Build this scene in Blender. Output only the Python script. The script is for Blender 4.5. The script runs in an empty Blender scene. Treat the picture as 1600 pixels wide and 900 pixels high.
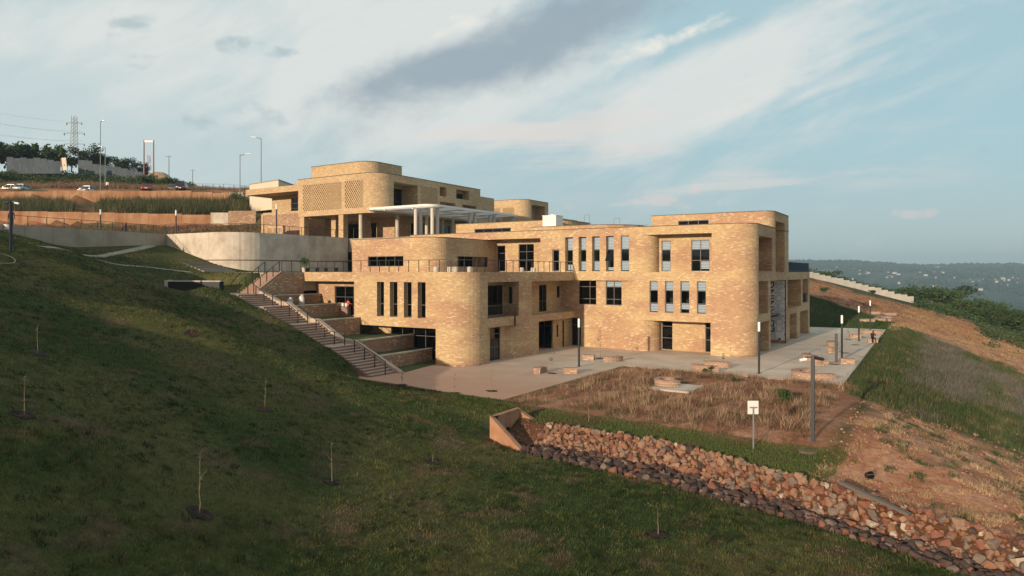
import bpy, bmesh, math, random
import numpy as np
from mathutils import Vector, Matrix, noise as mnoise

random.seed(7); np.random.seed(7)
SC = bpy.context.scene
COL = SC.collection

# ------------------------------------------------------------------ camera
# world axes follow the building grid; the plaza is z = 0; the drone hovers 7.8 m above it
FPX, CAMH, HOR = 1070.0, 7.8, 425.0
CA, SA = 0.846, 0.533
cam_d = bpy.data.cameras.new('camera')
cam = bpy.data.objects.new('camera', cam_d); COL.objects.link(cam)
cam.location = (0, 0, CAMH)
cam.rotation_euler = (math.radians(90), 0, math.atan2(SA, CA))
cam_d.sensor_width = 36.0
cam_d.lens = FPX / 1600 * 36.0
cam_d.shift_y = -25.0 / 1600
cam_d.clip_start = 0.1
cam_d.clip_end = 20000
SC.camera = cam

# ------------------------------------------------------------------ sun and exposure
SUN_EL = math.radians(10.5)
SUN_AZ = (-0.06, -1.0)
_l = math.hypot(*SUN_AZ)
sdir = Vector((SUN_AZ[0]/_l*math.cos(SUN_EL), SUN_AZ[1]/_l*math.cos(SUN_EL), math.sin(SUN_EL)))
sun_d = bpy.data.lights.new('sun', 'SUN')
sun_d.energy = 4.8
sun_d.color = (1.0, 0.80, 0.58)
sun_d.angle = math.radians(0.6)
sun = bpy.data.objects.new('sun', sun_d); COL.objects.link(sun)
sun.rotation_euler = (-sdir).to_track_quat('-Z', 'Y').to_euler()
sun.location = (-20, -100, 60)

SC.view_settings.view_transform = 'Standard'
SC.view_settings.look = 'None'
SC.view_settings.exposure = 0.15
SC.view_settings.gamma = 1.0
SC.view_settings.use_curve_mapping = False
SC.cycles.max_bounces = 6; SC.cycles.diffuse_bounces = 3; SC.cycles.glossy_bounces = 3; SC.cycles.volume_bounces = 0; SC.cycles.transparent_max_bounces = 10

# ------------------------------------------------------------------ world: Nishita sky with cloud layers
W = bpy.data.worlds.new('World'); SC.world = W; W.use_nodes = True
nt = W.node_tree; nt.nodes.clear()
def N(t, **kw):
    n = nt.nodes.new(t)
    for k, v in kw.items(): setattr(n, k, v)
    return n
def L(a, b): nt.links.new(a, b)
def cdir(px, py):                       # compass direction of a spot of sky
    r = (px-800)/FPX; u = (HOR-py)/FPX
    v = Vector((r*CA-SA, r*SA+CA, u)); return v.normalized()
out = N('ShaderNodeOutputWorld'); bg = N('ShaderNodeBackground'); bg.inputs['Strength'].default_value = 0.1
L(bg.outputs[0], out.inputs['Surface'])
sky = N('ShaderNodeTexSky', sky_type='NISHITA'); sky.sun_disc = False
sky.sun_elevation = SUN_EL; sky.sun_rotation = math.radians(183.4)
sky.altitude = 1500; sky.air_density = 1.0; sky.dust_density = 2.2; sky.ozone_density = 1.6
tc = N('ShaderNodeTexCoord')
sep = N('ShaderNodeSeparateXYZ'); L(tc.outputs['Generated'], sep.inputs[0])
def math_(op, a, b=None, c=None, clamp=False):
    n = N('ShaderNodeMath', operation=op); n.use_clamp = clamp
    for i, v in enumerate((a, b, c)):
        if v is None: continue
        if isinstance(v, (int, float)): n.inputs[i].default_value = v
        else: L(v, n.inputs[i])
    return n.outputs[0]
def ramp(x, lo, hi, a=0.0, b=1.0):
    n = N('ShaderNodeMapRange'); n.interpolation_type = 'SMOOTHSTEP'
    L(x, n.inputs[0])
    for i, v in enumerate((lo, hi, a, b)): n.inputs[i+1].default_value = v
    return n.outputs[0]
def mix(f, a, b):
    n = N('ShaderNodeMix', data_type='RGBA'); n.clamp_factor = True
    for s, v in ((n.inputs[0], f), (n.inputs[6], a), (n.inputs[7], b)):
        if isinstance(v, (int, float)): s.default_value = v
        elif isinstance(v, tuple): s.default_value = (*v, 1)
        else: L(v, s)
    return n.outputs[2]
zc = math_('MAXIMUM', sep.outputs[2], 0.0)
def add(*a):
    r = a[0]
    for b in a[1:]: r = math_('ADD', r, b)
    return r
def mul(a, b): return math_('MULTIPLY', a, b)
# compass frame: how far right of and how high above the view's compass bearing a spot of sky lies
fw = math_('MAXIMUM', add(mul(sep.outputs[0], -SA), mul(sep.outputs[1], CA)), 0.12)
rx = math_('DIVIDE', add(mul(sep.outputs[0], CA), mul(sep.outputs[1], SA)), fw)
uz = math_('DIVIDE', sep.outputs[2], fw)
comb = N('ShaderNodeCombineXYZ'); L(rx, comb.inputs[0]); L(uz, comb.inputs[1])
def cn(scale, rot, sx, sy, off, detail=7, rough=0.58, dist=0.25):
    mp = N('ShaderNodeMapping'); mp.vector_type = 'TEXTURE'; mp.inputs['Rotation'].default_value = (0, 0, math.radians(rot))
    mp.inputs['Scale'].default_value = (sx, sy, 1); mp.inputs['Location'].default_value = (off, off*0.7, 0)
    L(comb.outputs[0], mp.inputs[0])
    n = N('ShaderNodeTexNoise'); n.inputs['Scale'].default_value = scale; n.inputs['Detail'].default_value = detail
    n.inputs['Roughness'].default_value = rough; n.inputs['Distortion'].default_value = dist
    L(mp.outputs[0], n.inputs['Vector']); return math_('MULTIPLY_ADD', n.outputs[0], 1.9, -0.45)
def blob(px, py, w, h, rot=0):          # soft ellipse of sky, sizes in the same units
    mp = N('ShaderNodeMapping'); mp.vector_type = 'TEXTURE'
    mp.inputs['Location'].default_value = ((px-800)/FPX, (HOR-py)/FPX, 0); mp.inputs['Rotation'].default_value = (0, 0, math.radians(rot)); mp.inputs['Scale'].default_value = (w/FPX, h/FPX, 1)
    L(comb.outputs[0], mp.inputs[0])
    vm = N('ShaderNodeVectorMath', operation='LENGTH'); L(mp.outputs[0], vm.inputs[0])
    return ramp(vm.outputs['Value'], 0.1, 1.0, 1.0, 0.0)
base = N('ShaderNodeMix', data_type='RGBA'); base.blend_type = 'MULTIPLY'; base.inputs[0].default_value = 1
L(sky.outputs[0], base.inputs[6]); base.inputs[7].default_value = (0.86, 1.0, 0.92, 1)
col = base.outputs[2]
# general veil: pale teal high up, greyer blue towards the horizon
hz_ = ramp(uz, 0.0, 0.22)
veilc = mix(hz_, (4.5, 5.3, 5.6), (4.1, 5.85, 6.3))
col = mix(0.82, col, veilc)
left = ramp(rx, 0.15, -0.55)
col = mix(mul(left, 0.8), col, (5.6, 6.4, 6.4))
# broad pale cloud sheet
n2b = cn(7.0, 15, 1.0, 0.5, 6.6, 8, 0.62, 0.3)
n1 = cn(2.6, 24, 1.0, 0.42, 3.1)
sheet_ = ramp(add(mul(n1, 0.8), 0.1, mul(blob(640, 70, 620, 230, 8), 0.42), mul(blob(1080, 150, 420, 90, 24), 0.30), mul(blob(1250, 60, 420, 90, 28), 0.26), mul(blob(200, 110, 480, 220, 0), 0.20), mul(blob(980, 190, 820, 150, 6), 0.17), mul(n2b, 0.22), -0.11), 0.58, 1.0)
col = mix(mul(sheet_, 0.85), col, (7.05, 7.25, 7.0))
# fine diagonal streaks
n2 = cn(5.0, 22, 1.3, 0.22, 8.0, 8)
stk = mul(ramp(n2, 0.42, 0.85), add(mul(blob(1150, 170, 560, 160, 18), 0.75), mul(blob(420, 90, 420, 200, 0), 0.45), 0.10))
col = mix(mul(stk, 0.7), col, (7.6, 7.4, 7.0))
# warm low bands behind the roofs
n6 = cn(4.0, 4, 1.2, 0.16, 14.0, 6)
bn_ = mul(ramp(add(n6, mul(blob(800, 212, 260, 34, 2), 0.25)), 0.50, 0.85), add(mul(blob(830, 215, 420, 90, 2), 1.0), mul(blob(1250, 260, 560, 80, 6), 0.8)))
col = mix(mul(bn_, 0.8), col, (7.3, 6.75, 6.35))
# bright sunlit rims
n7 = cn(9.0, 20, 1.0, 0.7, 2.2, 8)
rim_ = ramp(add(mul(n7, 0.6), 0.16, mul(blob(975, 85, 130, 34, 20), 0.36), mul(blob(1110, 40, 170, 46, 25), 0.26), mul(blob(690, 40, 120, 50, 10), 0.26)), 0.72, 0.95)
col = mix(mul(rim_, 0.85), col, (8.4, 8.0, 7.3))
# grey cloud with darker belly
n3 = cn(4.2, 20, 1.0, 0.55, 5.3, 8, 0.6, 0.3)
n3b = cn(11.0, 10, 1.0, 0.7, 1.7, 8, 0.65, 0.2)
gk = ramp(add(mul(n3, 0.75), mul(n3b, 0.42), -0.21, mul(blob(690, 108, 280, 66, 10), 0.46), mul(blob(850, 60, 300, 95, 14), 0.58), mul(blob(980, 5, 260, 70, 12), 0.46), mul(blob(600, 180, 380, 130, 12), 0.22), mul(blob(1290, -12, 120, 40, 0), 0.45)), 0.52, 1.30)
col = mix(mul(gk, 0.92), col, (2.9, 3.65, 4.25))
n4 = cn(10.0, 0, 1.0, 0.7, 17.0, 7)
pf = ramp(add(mul(n4, 0.8), 0.0, mul(blob(356, 70, 80, 40, 10), 0.27), mul(blob(325, 109, 60, 24), 0.25), mul(blob(322, 172, 80, 42, 8), 0.26), mul(blob(390, 165, 70, 30, -8), 0.25), mul(blob(440, 80, 60, 22, 12), 0.22), mul(blob(430, 205, 200, 50, 5), 0.16), mul(blob(170, 60, 130, 60, 5), 0.17)), 0.62, 0.86)
col = mix(mul(pf, 0.72), col, (3.7, 4.7, 5.05))
# cumulus tops far off, close to the horizon
n5 = cn(22.0, 0, 1.0, 0.8, 9.0, 7, 0.6, 0.1)
ck = ramp(add(mul(n5, 0.5), 0.15, mul(blob(1084, 293, 26, 20), 0.48), mul(blob(1010, 312, 70, 18, 6), 0.36), mul(blob(1060, 318, 150, 24), 0.26), mul(blob(910, 322, 90, 22), 0.28), mul(blob(1430, 334, 100, 22, 4), 0.40), mul(blob(1340, 352, 60, 12), 0.2)), 0.66, 0.84)
col = mix(mul(ck, 0.62), col, (7.0, 6.2, 6.1))
ck2 = ramp(add(mul(n5, 0.5), 0.15, mul(blob(1084, 291, 18, 14), 0.5), mul(blob(1010, 306, 50, 8, 8), 0.3)), 0.80, 0.95)
col = mix(mul(ck2, 0.8), col, (8.6, 7.6, 6.9))
# the evening side of the sky, round the low sun, is warm with haze
ws = ramp(add(mul(sep.outputs[0], SUN_AZ[0]/_l), mul(sep.outputs[1], SUN_AZ[1]/_l)), -0.35, 0.95)
col = mix(mul(ws, 0.88), col, (4.2, 3.05, 3.1))
L(col, bg.inputs['Color'])
# ------------------------------------------------------------------ scene helpers
def at(px, py, d):                      # a point d metres ahead of the drone
    r = (px-800)/FPX
    return Vector(((r*CA-SA)*d, (r*SA+CA)*d, CAMH-(py-HOR)/FPX*d))
def tag(o, label=None, cat=None, group=None, kind=None):
    if label: o['label'] = label
    if cat: o['category'] = cat
    if group: o['group'] = group
    if kind: o['kind'] = kind
    return o
def thing(name, label, cat, loc=(0, 0, 0), rz=0.0, group=None):
    o = bpy.data.objects.new(name, None); COL.objects.link(o)
    o.empty_display_size = 0.3
    o.location = loc; o.rotation_euler = (0, 0, rz)
    return tag(o, label, cat, group)
def copy_tree(o, parent=None):
    c = o.copy(); COL.objects.link(c)
    if parent is not None: c.parent = parent
    for ch in list(o.children): copy_tree(ch, c)
    return c
def wloc(o):
    v = Vector((0, 0, 0))
    while o is not None:
        v += o.location; o = o.parent
    return v

class MB:
    def __init__(s): s.v = []; s.f = []; s.uv = []; s.mi = []; s.m = 0
    def auto(s, P):
        a, b, c = P[0], P[1], P[2]
        n = (Vector(b)-Vector(a)).cross(Vector(c)-Vector(a))
        if n.length < 1e-12 and len(P) > 3: n = (Vector(P[2])-Vector(P[0])).cross(Vector(P[3])-Vector(P[0]))
        if n.length > 0: n.normalize()
        if abs(n.z) > 0.7: return [(p[0], p[1]) for p in P]
        t = Vector((-n.y, n.x, 0)); t.normalize()
        return [(p[0]*t.x+p[1]*t.y, p[2]) for p in P]
    def face(s, P, uv=None):
        i = len(s.v); s.v += [tuple(p) for p in P]; s.f.append(tuple(range(i, i+len(P))))
        s.uv += (uv or s.auto(P)); s.mi.append(s.m)
    def box(s, x0, x1, y0, y1, z0, z1):
        s.obox((x0, y0), (1, 0), x1-x0, y1-y0, z0, z1)
    def obox(s, o, d, lx, ly, z0, z1):   # box whose long side runs along unit vector d from o; ly to its left
        ox, oy = o; dx, dy = d; nx, ny = -dy, dx
        c = [(ox, oy), (ox+dx*lx, oy+dy*lx), (ox+dx*lx+nx*ly, oy+dy*lx+ny*ly), (ox+nx*ly, oy+ny*ly)]
        s.prism(c, z0, z1)
    def prism(s, c, z0, z1, top=True, bottom=True):
        n = len(c); ar = sum(c[i][0]*c[(i+1) % n][1]-c[(i+1) % n][0]*c[i][1] for i in range(n))
        if ar < 0: c = c[::-1]
        u = 0
        for i in range(n):
            a, b = c[i], c[(i+1) % n]; l = math.hypot(b[0]-a[0], b[1]-a[1])
            s.face([(*a, z0), (*b, z0), (*b, z1), (*a, z1)], [(u, z0), (u+l, z0), (u+l, z1), (u, z1)]); u += l
        if top: s.face([(*p, z1) for p in c])
        if bottom: s.face([(*p, z0) for p in c[::-1]])
    def slab(s, c, zt, zb):              # prism with a height per corner
        n = len(c)
        for i in range(n):
            j = (i+1) % n
            s.face([(*c[i], zb[i]), (*c[j], zb[j]), (*c[j], zt[j]), (*c[i], zt[i])])
        s.face([(*c[i], zt[i]) for i in range(n)]); s.face([(*c[i], zb[i]) for i in range(n)][::-1])
    def tube(s, a, b, r, n=8, r2=None, cap=True):
        a, b = Vector(a), Vector(b); r2 = r if r2 is None else r2
        d = (b-a).normalized(); up = Vector((0, 0, 1)) if abs(d.z) < .95 else Vector((1, 0, 0))
        x = d.cross(up).normalized(); y = d.cross(x)
        A = [a+(x*math.cos(t)+y*math.sin(t))*r for t in [2*math.pi*k/n for k in range(n)]]
        B = [b+(x*math.cos(t)+y*math.sin(t))*r2 for t in [2*math.pi*k/n for k in range(n)]]
        for k in range(n): s.face([A[k], B[k], B[(k+1) % n], A[(k+1) % n]])
        if cap: s.face(A); s.face(B[::-1])
    def pipe(s, pts, r, n=6):
        for a, b in zip(pts[:-1], pts[1:]): s.tube(a, b, r, n)
    def lathe(s, prof, n=16, o=(0, 0, 0)):
        for (r0, z0), (r1, z1) in zip(prof[:-1], prof[1:]):
            for k in range(n):
                t0, t1 = 2*math.pi*k/n, 2*math.pi*(k+1)/n
                P = [(o[0]+r0*math.cos(t0), o[1]+r0*math.sin(t0), o[2]+z0), (o[0]+r0*math.cos(t1), o[1]+r0*math.sin(t1), o[2]+z0),
                     (o[0]+r1*math.cos(t1), o[1]+r1*math.sin(t1), o[2]+z1), (o[0]+r1*math.cos(t0), o[1]+r1*math.sin(t0), o[2]+z1)]
                if r0 < 1e-6: P = [P[0], P[2], P[3]]
                elif r1 < 1e-6: P = P[:3]
                s.face(P)
    def bar(s, a, b, w, h):              # rectangular bar along any direction
        a, b = Vector(a), Vector(b); d = (b-a).normalized()
        up = Vector((0, 0, 1)) if abs(d.z) < .95 else Vector((0, 1, 0))
        x = d.cross(up).normalized()*(w/2); y = x.cross(d).normalized()*(h/2)
        A = [a+x+y, a-x+y, a-x-y, a+x-y]; B = [p+(b-a) for p in A]
        for k in range(4): s.face([A[k], A[(k+1) % 4], B[(k+1) % 4], B[k]])
        s.face(A[::-1]); s.face(B)
    def mesh(s, name, mats, smooth=False, merge=False):
        me = bpy.data.meshes.new(name); me.from_pydata(s.v, [], s.f)
        ul = me.uv_layers.new(name='UVMap'); ul.data.foreach_set('uv', np.array(s.uv, dtype=np.float32).ravel())
        if not isinstance(mats, (list, tuple)): mats = [mats]
        for m in mats: me.materials.append(m)
        if len(mats) > 1: me.polygons.foreach_set('material_index', s.mi)
        if merge or smooth:
            bm = bmesh.new(); bm.from_mesh(me); bmesh.ops.remove_doubles(bm, verts=bm.verts, dist=1e-4); bm.to_mesh(me); bm.free()
        if smooth:
            me.polygons.foreach_set('use_smooth', [True]*len(me.polygons))
            me.set_sharp_from_angle(angle=math.radians(40))
        me.update(); return me
    def build(s, name, mats, parent=None, smooth=False, world=False, merge=False):
        me = s.mesh(name, mats, smooth, merge)
        o = bpy.data.objects.new(name, me); COL.objects.link(o)
        if parent is not None:
            o.parent = parent
            if world: o.location = -wloc(parent)
        return o
def link(name, me, parent=None, loc=(0, 0, 0), rot=(0, 0, 0), sc=1.0):
    o = bpy.data.objects.new(name, me); COL.objects.link(o)
    if parent is not None: o.parent = parent
    o.location = loc; o.rotation_euler = rot; o.scale = (sc, sc, sc) if isinstance(sc, (int, float)) else sc
    return o

def arc(cx, cy, r, a0, a1, n=10):
    return [(cx+r*math.cos(math.radians(a0+(a1-a0)*k/n)), cy+r*math.sin(math.radians(a0+(a1-a0)*k/n))) for k in range(n+1)]
def offset(path, d, closed):             # shift a path to its right (outwards) by d
    n = len(path); res = []
    for i in range(n):
        p = Vector(path[i])
        a = Vector(path[i-1]) if (closed or i > 0) else None
        b = Vector(path[(i+1) % n]) if (closed or i < n-1) else None
        ns = []
        for s, e in ((a, p), (p, b)):
            if s is None or e is None or (e-s).length < 1e-9: continue
            t = (e-s).normalized(); ns.append(Vector((t.y, -t.x)))
        m = ns[0] if len(ns) == 1 else (ns[0]+ns[1])
        m = m.normalized(); k = 1/max(0.4, m.dot(ns[0]))
        q = p+m*d*k; res.append((q.x, q.y))
    return res
def sweep(mb, path, o0, o1, z0, z1, closed=True):
    A = offset(path, o0, closed); B = offset(path, -o1, closed); n = len(path)
    for i in range(n if closed else n-1):
        j = (i+1) % n
        mb.face([(*A[i], z0), (*A[j], z0), (*A[j], z1), (*A[i], z1)])
        mb.face([(*B[j], z0), (*B[i], z0), (*B[i], z1), (*B[j], z1)])
        mb.face([(*A[i], z1), (*A[j], z1), (*B[j], z1), (*B[i], z1)])
        mb.face([(*A[j], z0), (*A[i], z0), (*B[i], z0), (*B[j], z0)])
    if not closed:
        for i, f in ((0, 1), (n-1, -1)):
            P = [(*A[i], z0), (*A[i], z1), (*B[i], z1), (*B[i], z0)]; mb.face(P[::f])
def arclen(path):
    s = [0.0]
    for a, b in zip(path[:-1], path[1:]): s.append(s[-1]+math.hypot(b[0]-a[0], b[1]-a[1]))
    return s
def s_of(path, S, p):
    best = (1e9, 0)
    for i in range(len(path)-1):
        a, b = Vector(path[i]), Vector(path[i+1]); l = (b-a).length
        if l < 1e-9: continue
        t = max(0, min(1, (Vector(p)-a).dot(b-a)/l/l)); q = a+(b-a)*t; d = (q-Vector(p)).length
        if d < best[0]: best = (d, S[i]+t*l)
    return best[1]
def p_of(path, S, s):
    for i in range(len(path)-1):
        if s <= S[i+1]+1e-9:
            l = S[i+1]-S[i]; t = 0 if l < 1e-9 else (s-S[i])/l
            return (path[i][0]+(path[i+1][0]-path[i][0])*t, path[i][1]+(path[i+1][1]-path[i][1])*t)
    return path[-1]
def wall(mb, path, z0, z1, ops=(), closed=True, u0=0.0):
    """vertical skin along a path (outside to the right), cut by openings (A, B, za, zb, depth)"""
    if closed: path = list(path)+[path[0]]
    S = arclen(path); bs = set(S); bz = {z0, z1}; oo = []
    for (A, B, za, zb, dep) in ops:
        a, b = s_of(path, S, A), s_of(path, S, B)
        if a > b: a, b = b, a
        za, zb = max(za, z0), min(zb, z1); oo.append((a, b, za, zb, dep)); bs |= {a, b}; bz |= {za, zb}
    bs = sorted(bs); bz = sorted(bz)
    bs = [b for i, b in enumerate(bs) if i == 0 or b-bs[i-1] > 1e-6]; bz = [b for i, b in enumerate(bz) if i == 0 or b-bz[i-1] > 1e-6]
    for sa, sb in zip(bs[:-1], bs[1:]):
        P, Q = p_of(path, S, sa), p_of(path, S, sb); m = (sa+sb)/2
        for za, zb in zip(bz[:-1], bz[1:]):
            zm = (za+zb)/2
            if any(o[0] < m < o[1] and o[2] < zm < o[3] for o in oo): continue
            mb.face([(*P, za), (*Q, za), (*Q, zb), (*P, zb)], [(u0+sa, za), (u0+sb, za), (u0+sb, zb), (u0+sa, zb)])
    for (a, b, za, zb, dep) in oo:
        P, Q = Vector(p_of(path, S, a)), Vector(p_of(path, S, b)); t = (Q-P).normalized(); n = Vector((t.y, -t.x))
        p, q = P-n*dep, Q-n*dep
        mb.face([(*P, za), (*P, zb), (*p, zb), (*p, za)], [(u0+a, za), (u0+a, zb), (u0+a+dep, zb), (u0+a+dep, za)])
        mb.face([(*Q, zb), (*Q, za), (*q, za), (*q, zb)], [(u0+b, zb), (u0+b, za), (u0+b-dep, za), (u0+b-dep, zb)])
        if za > z0+1e-6: mb.face([(*P, za), (*p, za), (*q, za), (*Q, za)])
        if zb < z1-1e-6: mb.face([(*P, zb), (*Q, zb), (*q, zb), (*p, zb)])
def backwall(mb, A, B, za, zb, dep, ops=(), u0=0.0):
    """the wall at the back of a niche; A to B runs with the outside on its right"""
    P, Q = Vector(A), Vector(B); t = (Q-P).normalized(); n = Vector((t.y, -t.x))
    p, q = P-n*dep, Q-n*dep
    wall(mb, [tuple(p), tuple(q)], za, zb, ops, closed=False, u0=u0)
    return tuple(p), tuple(q)

# ------------------------------------------------------------------ materials (procedural)
MATS = {}
def newmat(name):
    m = bpy.data.materials.new(name); m.use_nodes = True
    t = m.node_tree; b = t.nodes['Principled BSDF']; MATS[name] = m
    return m, t, b
def C3(c): return (*c, 1.0) if len(c) == 3 else c
def plain(name, c, rough=0.6, metal=0.0, emit=None):
    m, t, b = newmat(name)
    b.inputs['Base Color'].default_value = C3(c); b.inputs['Roughness'].default_value = rough; b.inputs['Metallic'].default_value = metal
    if emit: b.inputs['Emission Color'].default_value = C3(emit[0]); b.inputs['Emission Strength'].default_value = emit[1]
    return m
def noisy(name, cols, scale=1.0, rough=0.85, bump=0.0, bscale=None, detail=6, stretch=(1, 1, 1), spec=0.3, streak=None, dist=0.02):
    """cols: list of (position, colour) over a noise value"""
    m, t, b = newmat(name); nd = t.nodes; lk = t.links
    tc = nd.new('ShaderNodeTexCoord'); g = nd.new('ShaderNodeNewGeometry')
    mp = nd.new('ShaderNodeMapping'); mp.inputs['Scale'].default_value = stretch; lk.new(g.outputs['Position'], mp.inputs[0])
    n = nd.new('ShaderNodeTexNoise'); n.inputs['Scale'].default_value = scale; n.inputs['Detail'].default_value = detail; n.inputs['Roughness'].default_value = 0.62
    lk.new(mp.outputs[0], n.inputs['Vector'])
    r = nd.new('ShaderNodeValToRGB'); e = r.color_ramp.elements
    while len(e) < len(cols): e.new(0.5)
    for k, (p, c) in enumerate(cols): e[k].position = p; e[k].color = C3(c)
    lk.new(n.outputs[0], r.inputs[0]); colr = r.outputs[0]
    if streak:                           # runs of dirt down a wall
        sc, colour, lo, hi, amt = streak
        mp2 = nd.new('ShaderNodeMapping'); mp2.inputs['Scale'].default_value = sc; lk.new(g.outputs['Position'], mp2.inputs[0])
        n2 = nd.new('ShaderNodeTexNoise'); n2.inputs['Scale'].default_value = 1; n2.inputs['Detail'].default_value = 5; lk.new(mp2.outputs[0], n2.inputs['Vector'])
        mr = nd.new('ShaderNodeMapRange'); mr.inputs[1].default_value = lo; mr.inputs[2].default_value = hi; mr.inputs[4].default_value = amt; lk.new(n2.outputs[0], mr.inputs[0])
        mx = nd.new('ShaderNodeMix'); mx.data_type = 'RGBA'; lk.new(mr.outputs[0], mx.inputs[0]); lk.new(colr, mx.inputs[6]); mx.inputs[7].default_value = C3(colour); colr = mx.outputs[2]
    lk.new(colr, b.inputs['Base Color']); b.inputs['Roughness'].default_value = rough; b.inputs['Specular IOR Level'].default_value = spec
    if bump:
        n3 = nd.new('ShaderNodeTexNoise'); n3.inputs['Scale'].default_value = bscale or scale*4; n3.inputs['Detail'].default_value = 8
        lk.new(g.outputs['Position'], n3.inputs['Vector'])
        bp = nd.new('ShaderNodeBump'); bp.inputs['Strength'].default_value = bump; bp.inputs['Distance'].default_value = dist
        lk.new(n3.outputs[0], bp.inputs['Height']); lk.new(bp.outputs[0], b.inputs['Normal'])
    return m
def brick(name, cols, warm, cool, bw=0.27, rh=0.105, mortar=(0.37, 0.28, 0.21), ms=0.013, amt=0.8):
    m, t, b = newmat(name); nd = t.nodes; lk = t.links
    uv = nd.new('ShaderNodeUVMap'); uv.uv_map = 'UVMap'
    bt = nd.new('ShaderNodeTexBrick'); bt.inputs['Color1'].default_value = (0, 0, 0, 1); bt.inputs['Color2'].default_value = (1, 1, 1, 1)
    bt.inputs['Mortar'].default_value = (0.4, 0.4, 0.4, 1); bt.inputs['Scale'].default_value = 1; bt.inputs['Mortar Size'].default_value = ms
    bt.inputs['Mortar Smooth'].default_value = 0.2; bt.inputs['Brick Width'].default_value = bw; bt.inputs['Row Height'].default_value = rh; bt.offset = 0.5
    lk.new(uv.outputs[0], bt.inputs['Vector'])
    r = nd.new('ShaderNodeValToRGB'); e = r.color_ramp.elements
    while len(e) < len(cols): e.new(0.5)
    for k, (p, c) in enumerate(cols): e[k].position = p; e[k].color = C3(c)
    def mth(op, a, b=None):
        q = nd.new('ShaderNodeMath'); q.operation = op
        for i_, v_ in enumerate((a, b)):
            if v_ is None: continue
            if isinstance(v_, (int, float)): q.inputs[i_].default_value = v_
            else: lk.new(v_, q.inputs[i_])
        return q.outputs[0]
    sx = nd.new('ShaderNodeSeparateXYZ'); lk.new(uv.outputs[0], sx.inputs[0])
    row = mth('FLOOR', mth('DIVIDE', sx.outputs[1], rh)); cl_ = mth('FLOOR', mth('ADD', mth('DIVIDE', sx.outputs[0], bw), mth('MULTIPLY', mth('MODULO', row, 2.0), 0.5)))
    cv = nd.new('ShaderNodeCombineXYZ'); lk.new(cl_, cv.inputs[0]); lk.new(row, cv.inputs[1])
    wn = nd.new('ShaderNodeTexWhiteNoise'); wn.noise_dimensions = '2D'; lk.new(cv.outputs[0], wn.inputs['Vector']); rnd_ = wn.outputs['Value']
    lk.new(rnd_, r.inputs[0])
    # batches of brick: broad bands and drifts of warmer or paler colour
    g = nd.new('ShaderNodeNewGeometry'); mp = nd.new('ShaderNodeMapping'); mp.inputs['Scale'].default_value = (0.16, 0.16, 0.45); lk.new(g.outputs['Position'], mp.inputs[0])
    n = nd.new('ShaderNodeTexNoise'); n.inputs['Scale'].default_value = 1; n.inputs['Detail'].default_value = 3; n.inputs['Roughness'].default_value = 0.55; lk.new(mp.outputs[0], n.inputs['Vector'])
    mr = nd.new('ShaderNodeMapRange'); mr.inputs[1].default_value = 0.41; mr.inputs[2].default_value = 0.57; lk.new(n.outputs[0], mr.inputs[0])
    tint = nd.new('ShaderNodeMix'); tint.data_type = 'RGBA'; lk.new(mr.outputs[0], tint.inputs[0]); tint.inputs[6].default_value = C3(cool); tint.inputs[7].default_value = C3(warm)
    mu = nd.new('ShaderNodeMix'); mu.data_type = 'RGBA'; mu.blend_type = 'MULTIPLY'; mu.inputs[0].default_value = amt
    lk.new(r.outputs[0], mu.inputs[6]); lk.new(tint.outputs[2], mu.inputs[7])
    # clusters of very pale bricks
    n2 = nd.new('ShaderNodeTexNoise'); n2.inputs['Scale'].default_value = 1.1; n2.inputs['Detail'].default_value = 3; lk.new(g.outputs['Position'], n2.inputs['Vector'])
    ad = nd.new('ShaderNodeMath'); ad.operation = 'MULTIPLY_ADD'; lk.new(n2.outputs[0], ad.inputs[0]); ad.inputs[1].default_value = 0.9
    lk.new(rnd_, ad.inputs[2])
    pr = nd.new('ShaderNodeMapRange'); pr.inputs[1].default_value = 1.34; pr.inputs[2].default_value = 1.44; pr.inputs[4].default_value = 0.65; lk.new(ad.outputs[0], pr.inputs[0])
    pm = nd.new('ShaderNodeMix'); pm.data_type = 'RGBA'; lk.new(pr.outputs[0], pm.inputs[0]); lk.new(mu.outputs[2], pm.inputs[6]); pm.inputs[7].default_value = (0.74, 0.61, 0.40, 1)
    mo = nd.new('ShaderNodeMix'); mo.data_type = 'RGBA'; lk.new(bt.outputs['Fac'], mo.inputs[0]); lk.new(pm.outputs[2], mo.inputs[6]); mo.inputs[7].default_value = C3(mortar)
    lk.new(mo.outputs[2], b.inputs['Base Color']); b.inputs['Roughness'].default_value = 0.9; b.inputs['Specular IOR Level'].default_value = 0.2
    n3 = nd.new('ShaderNodeTexNoise'); n3.inputs['Scale'].default_value = 14; n3.inputs['Detail'].default_value = 4; lk.new(g.outputs['Position'], n3.inputs['Vector'])
    hm = nd.new('ShaderNodeMath'); hm.operation = 'MULTIPLY_ADD'; lk.new(bt.outputs['Fac'], hm.inputs[0]); hm.inputs[1].default_value = -1.0; lk.new(n3.outputs[0], hm.inputs[2])
    bp = nd.new('ShaderNodeBump'); bp.inputs['Strength'].default_value = 0.5; bp.inputs['Distance'].default_value = 0.012
    lk.new(hm.outputs[0], bp.inputs['Height']); lk.new(bp.outputs[0], b.inputs['Normal'])
    return m
BR = [(0.0, (0.45, 0.285, 0.168)), (0.3, (0.51, 0.335, 0.19)), (0.7, (0.555, 0.38, 0.215)), (1.0, (0.61, 0.445, 0.26))]
M_brick = brick('tan_brick', BR, (1.08, 1.14, 1.0), (0.86, 0.745, 0.73), amt=1.0)
BR2 = [(0.0, (0.44, 0.30, 0.16)), (0.5, (0.53, 0.38, 0.20)), (1.0, (0.62, 0.47, 0.26))]
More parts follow.
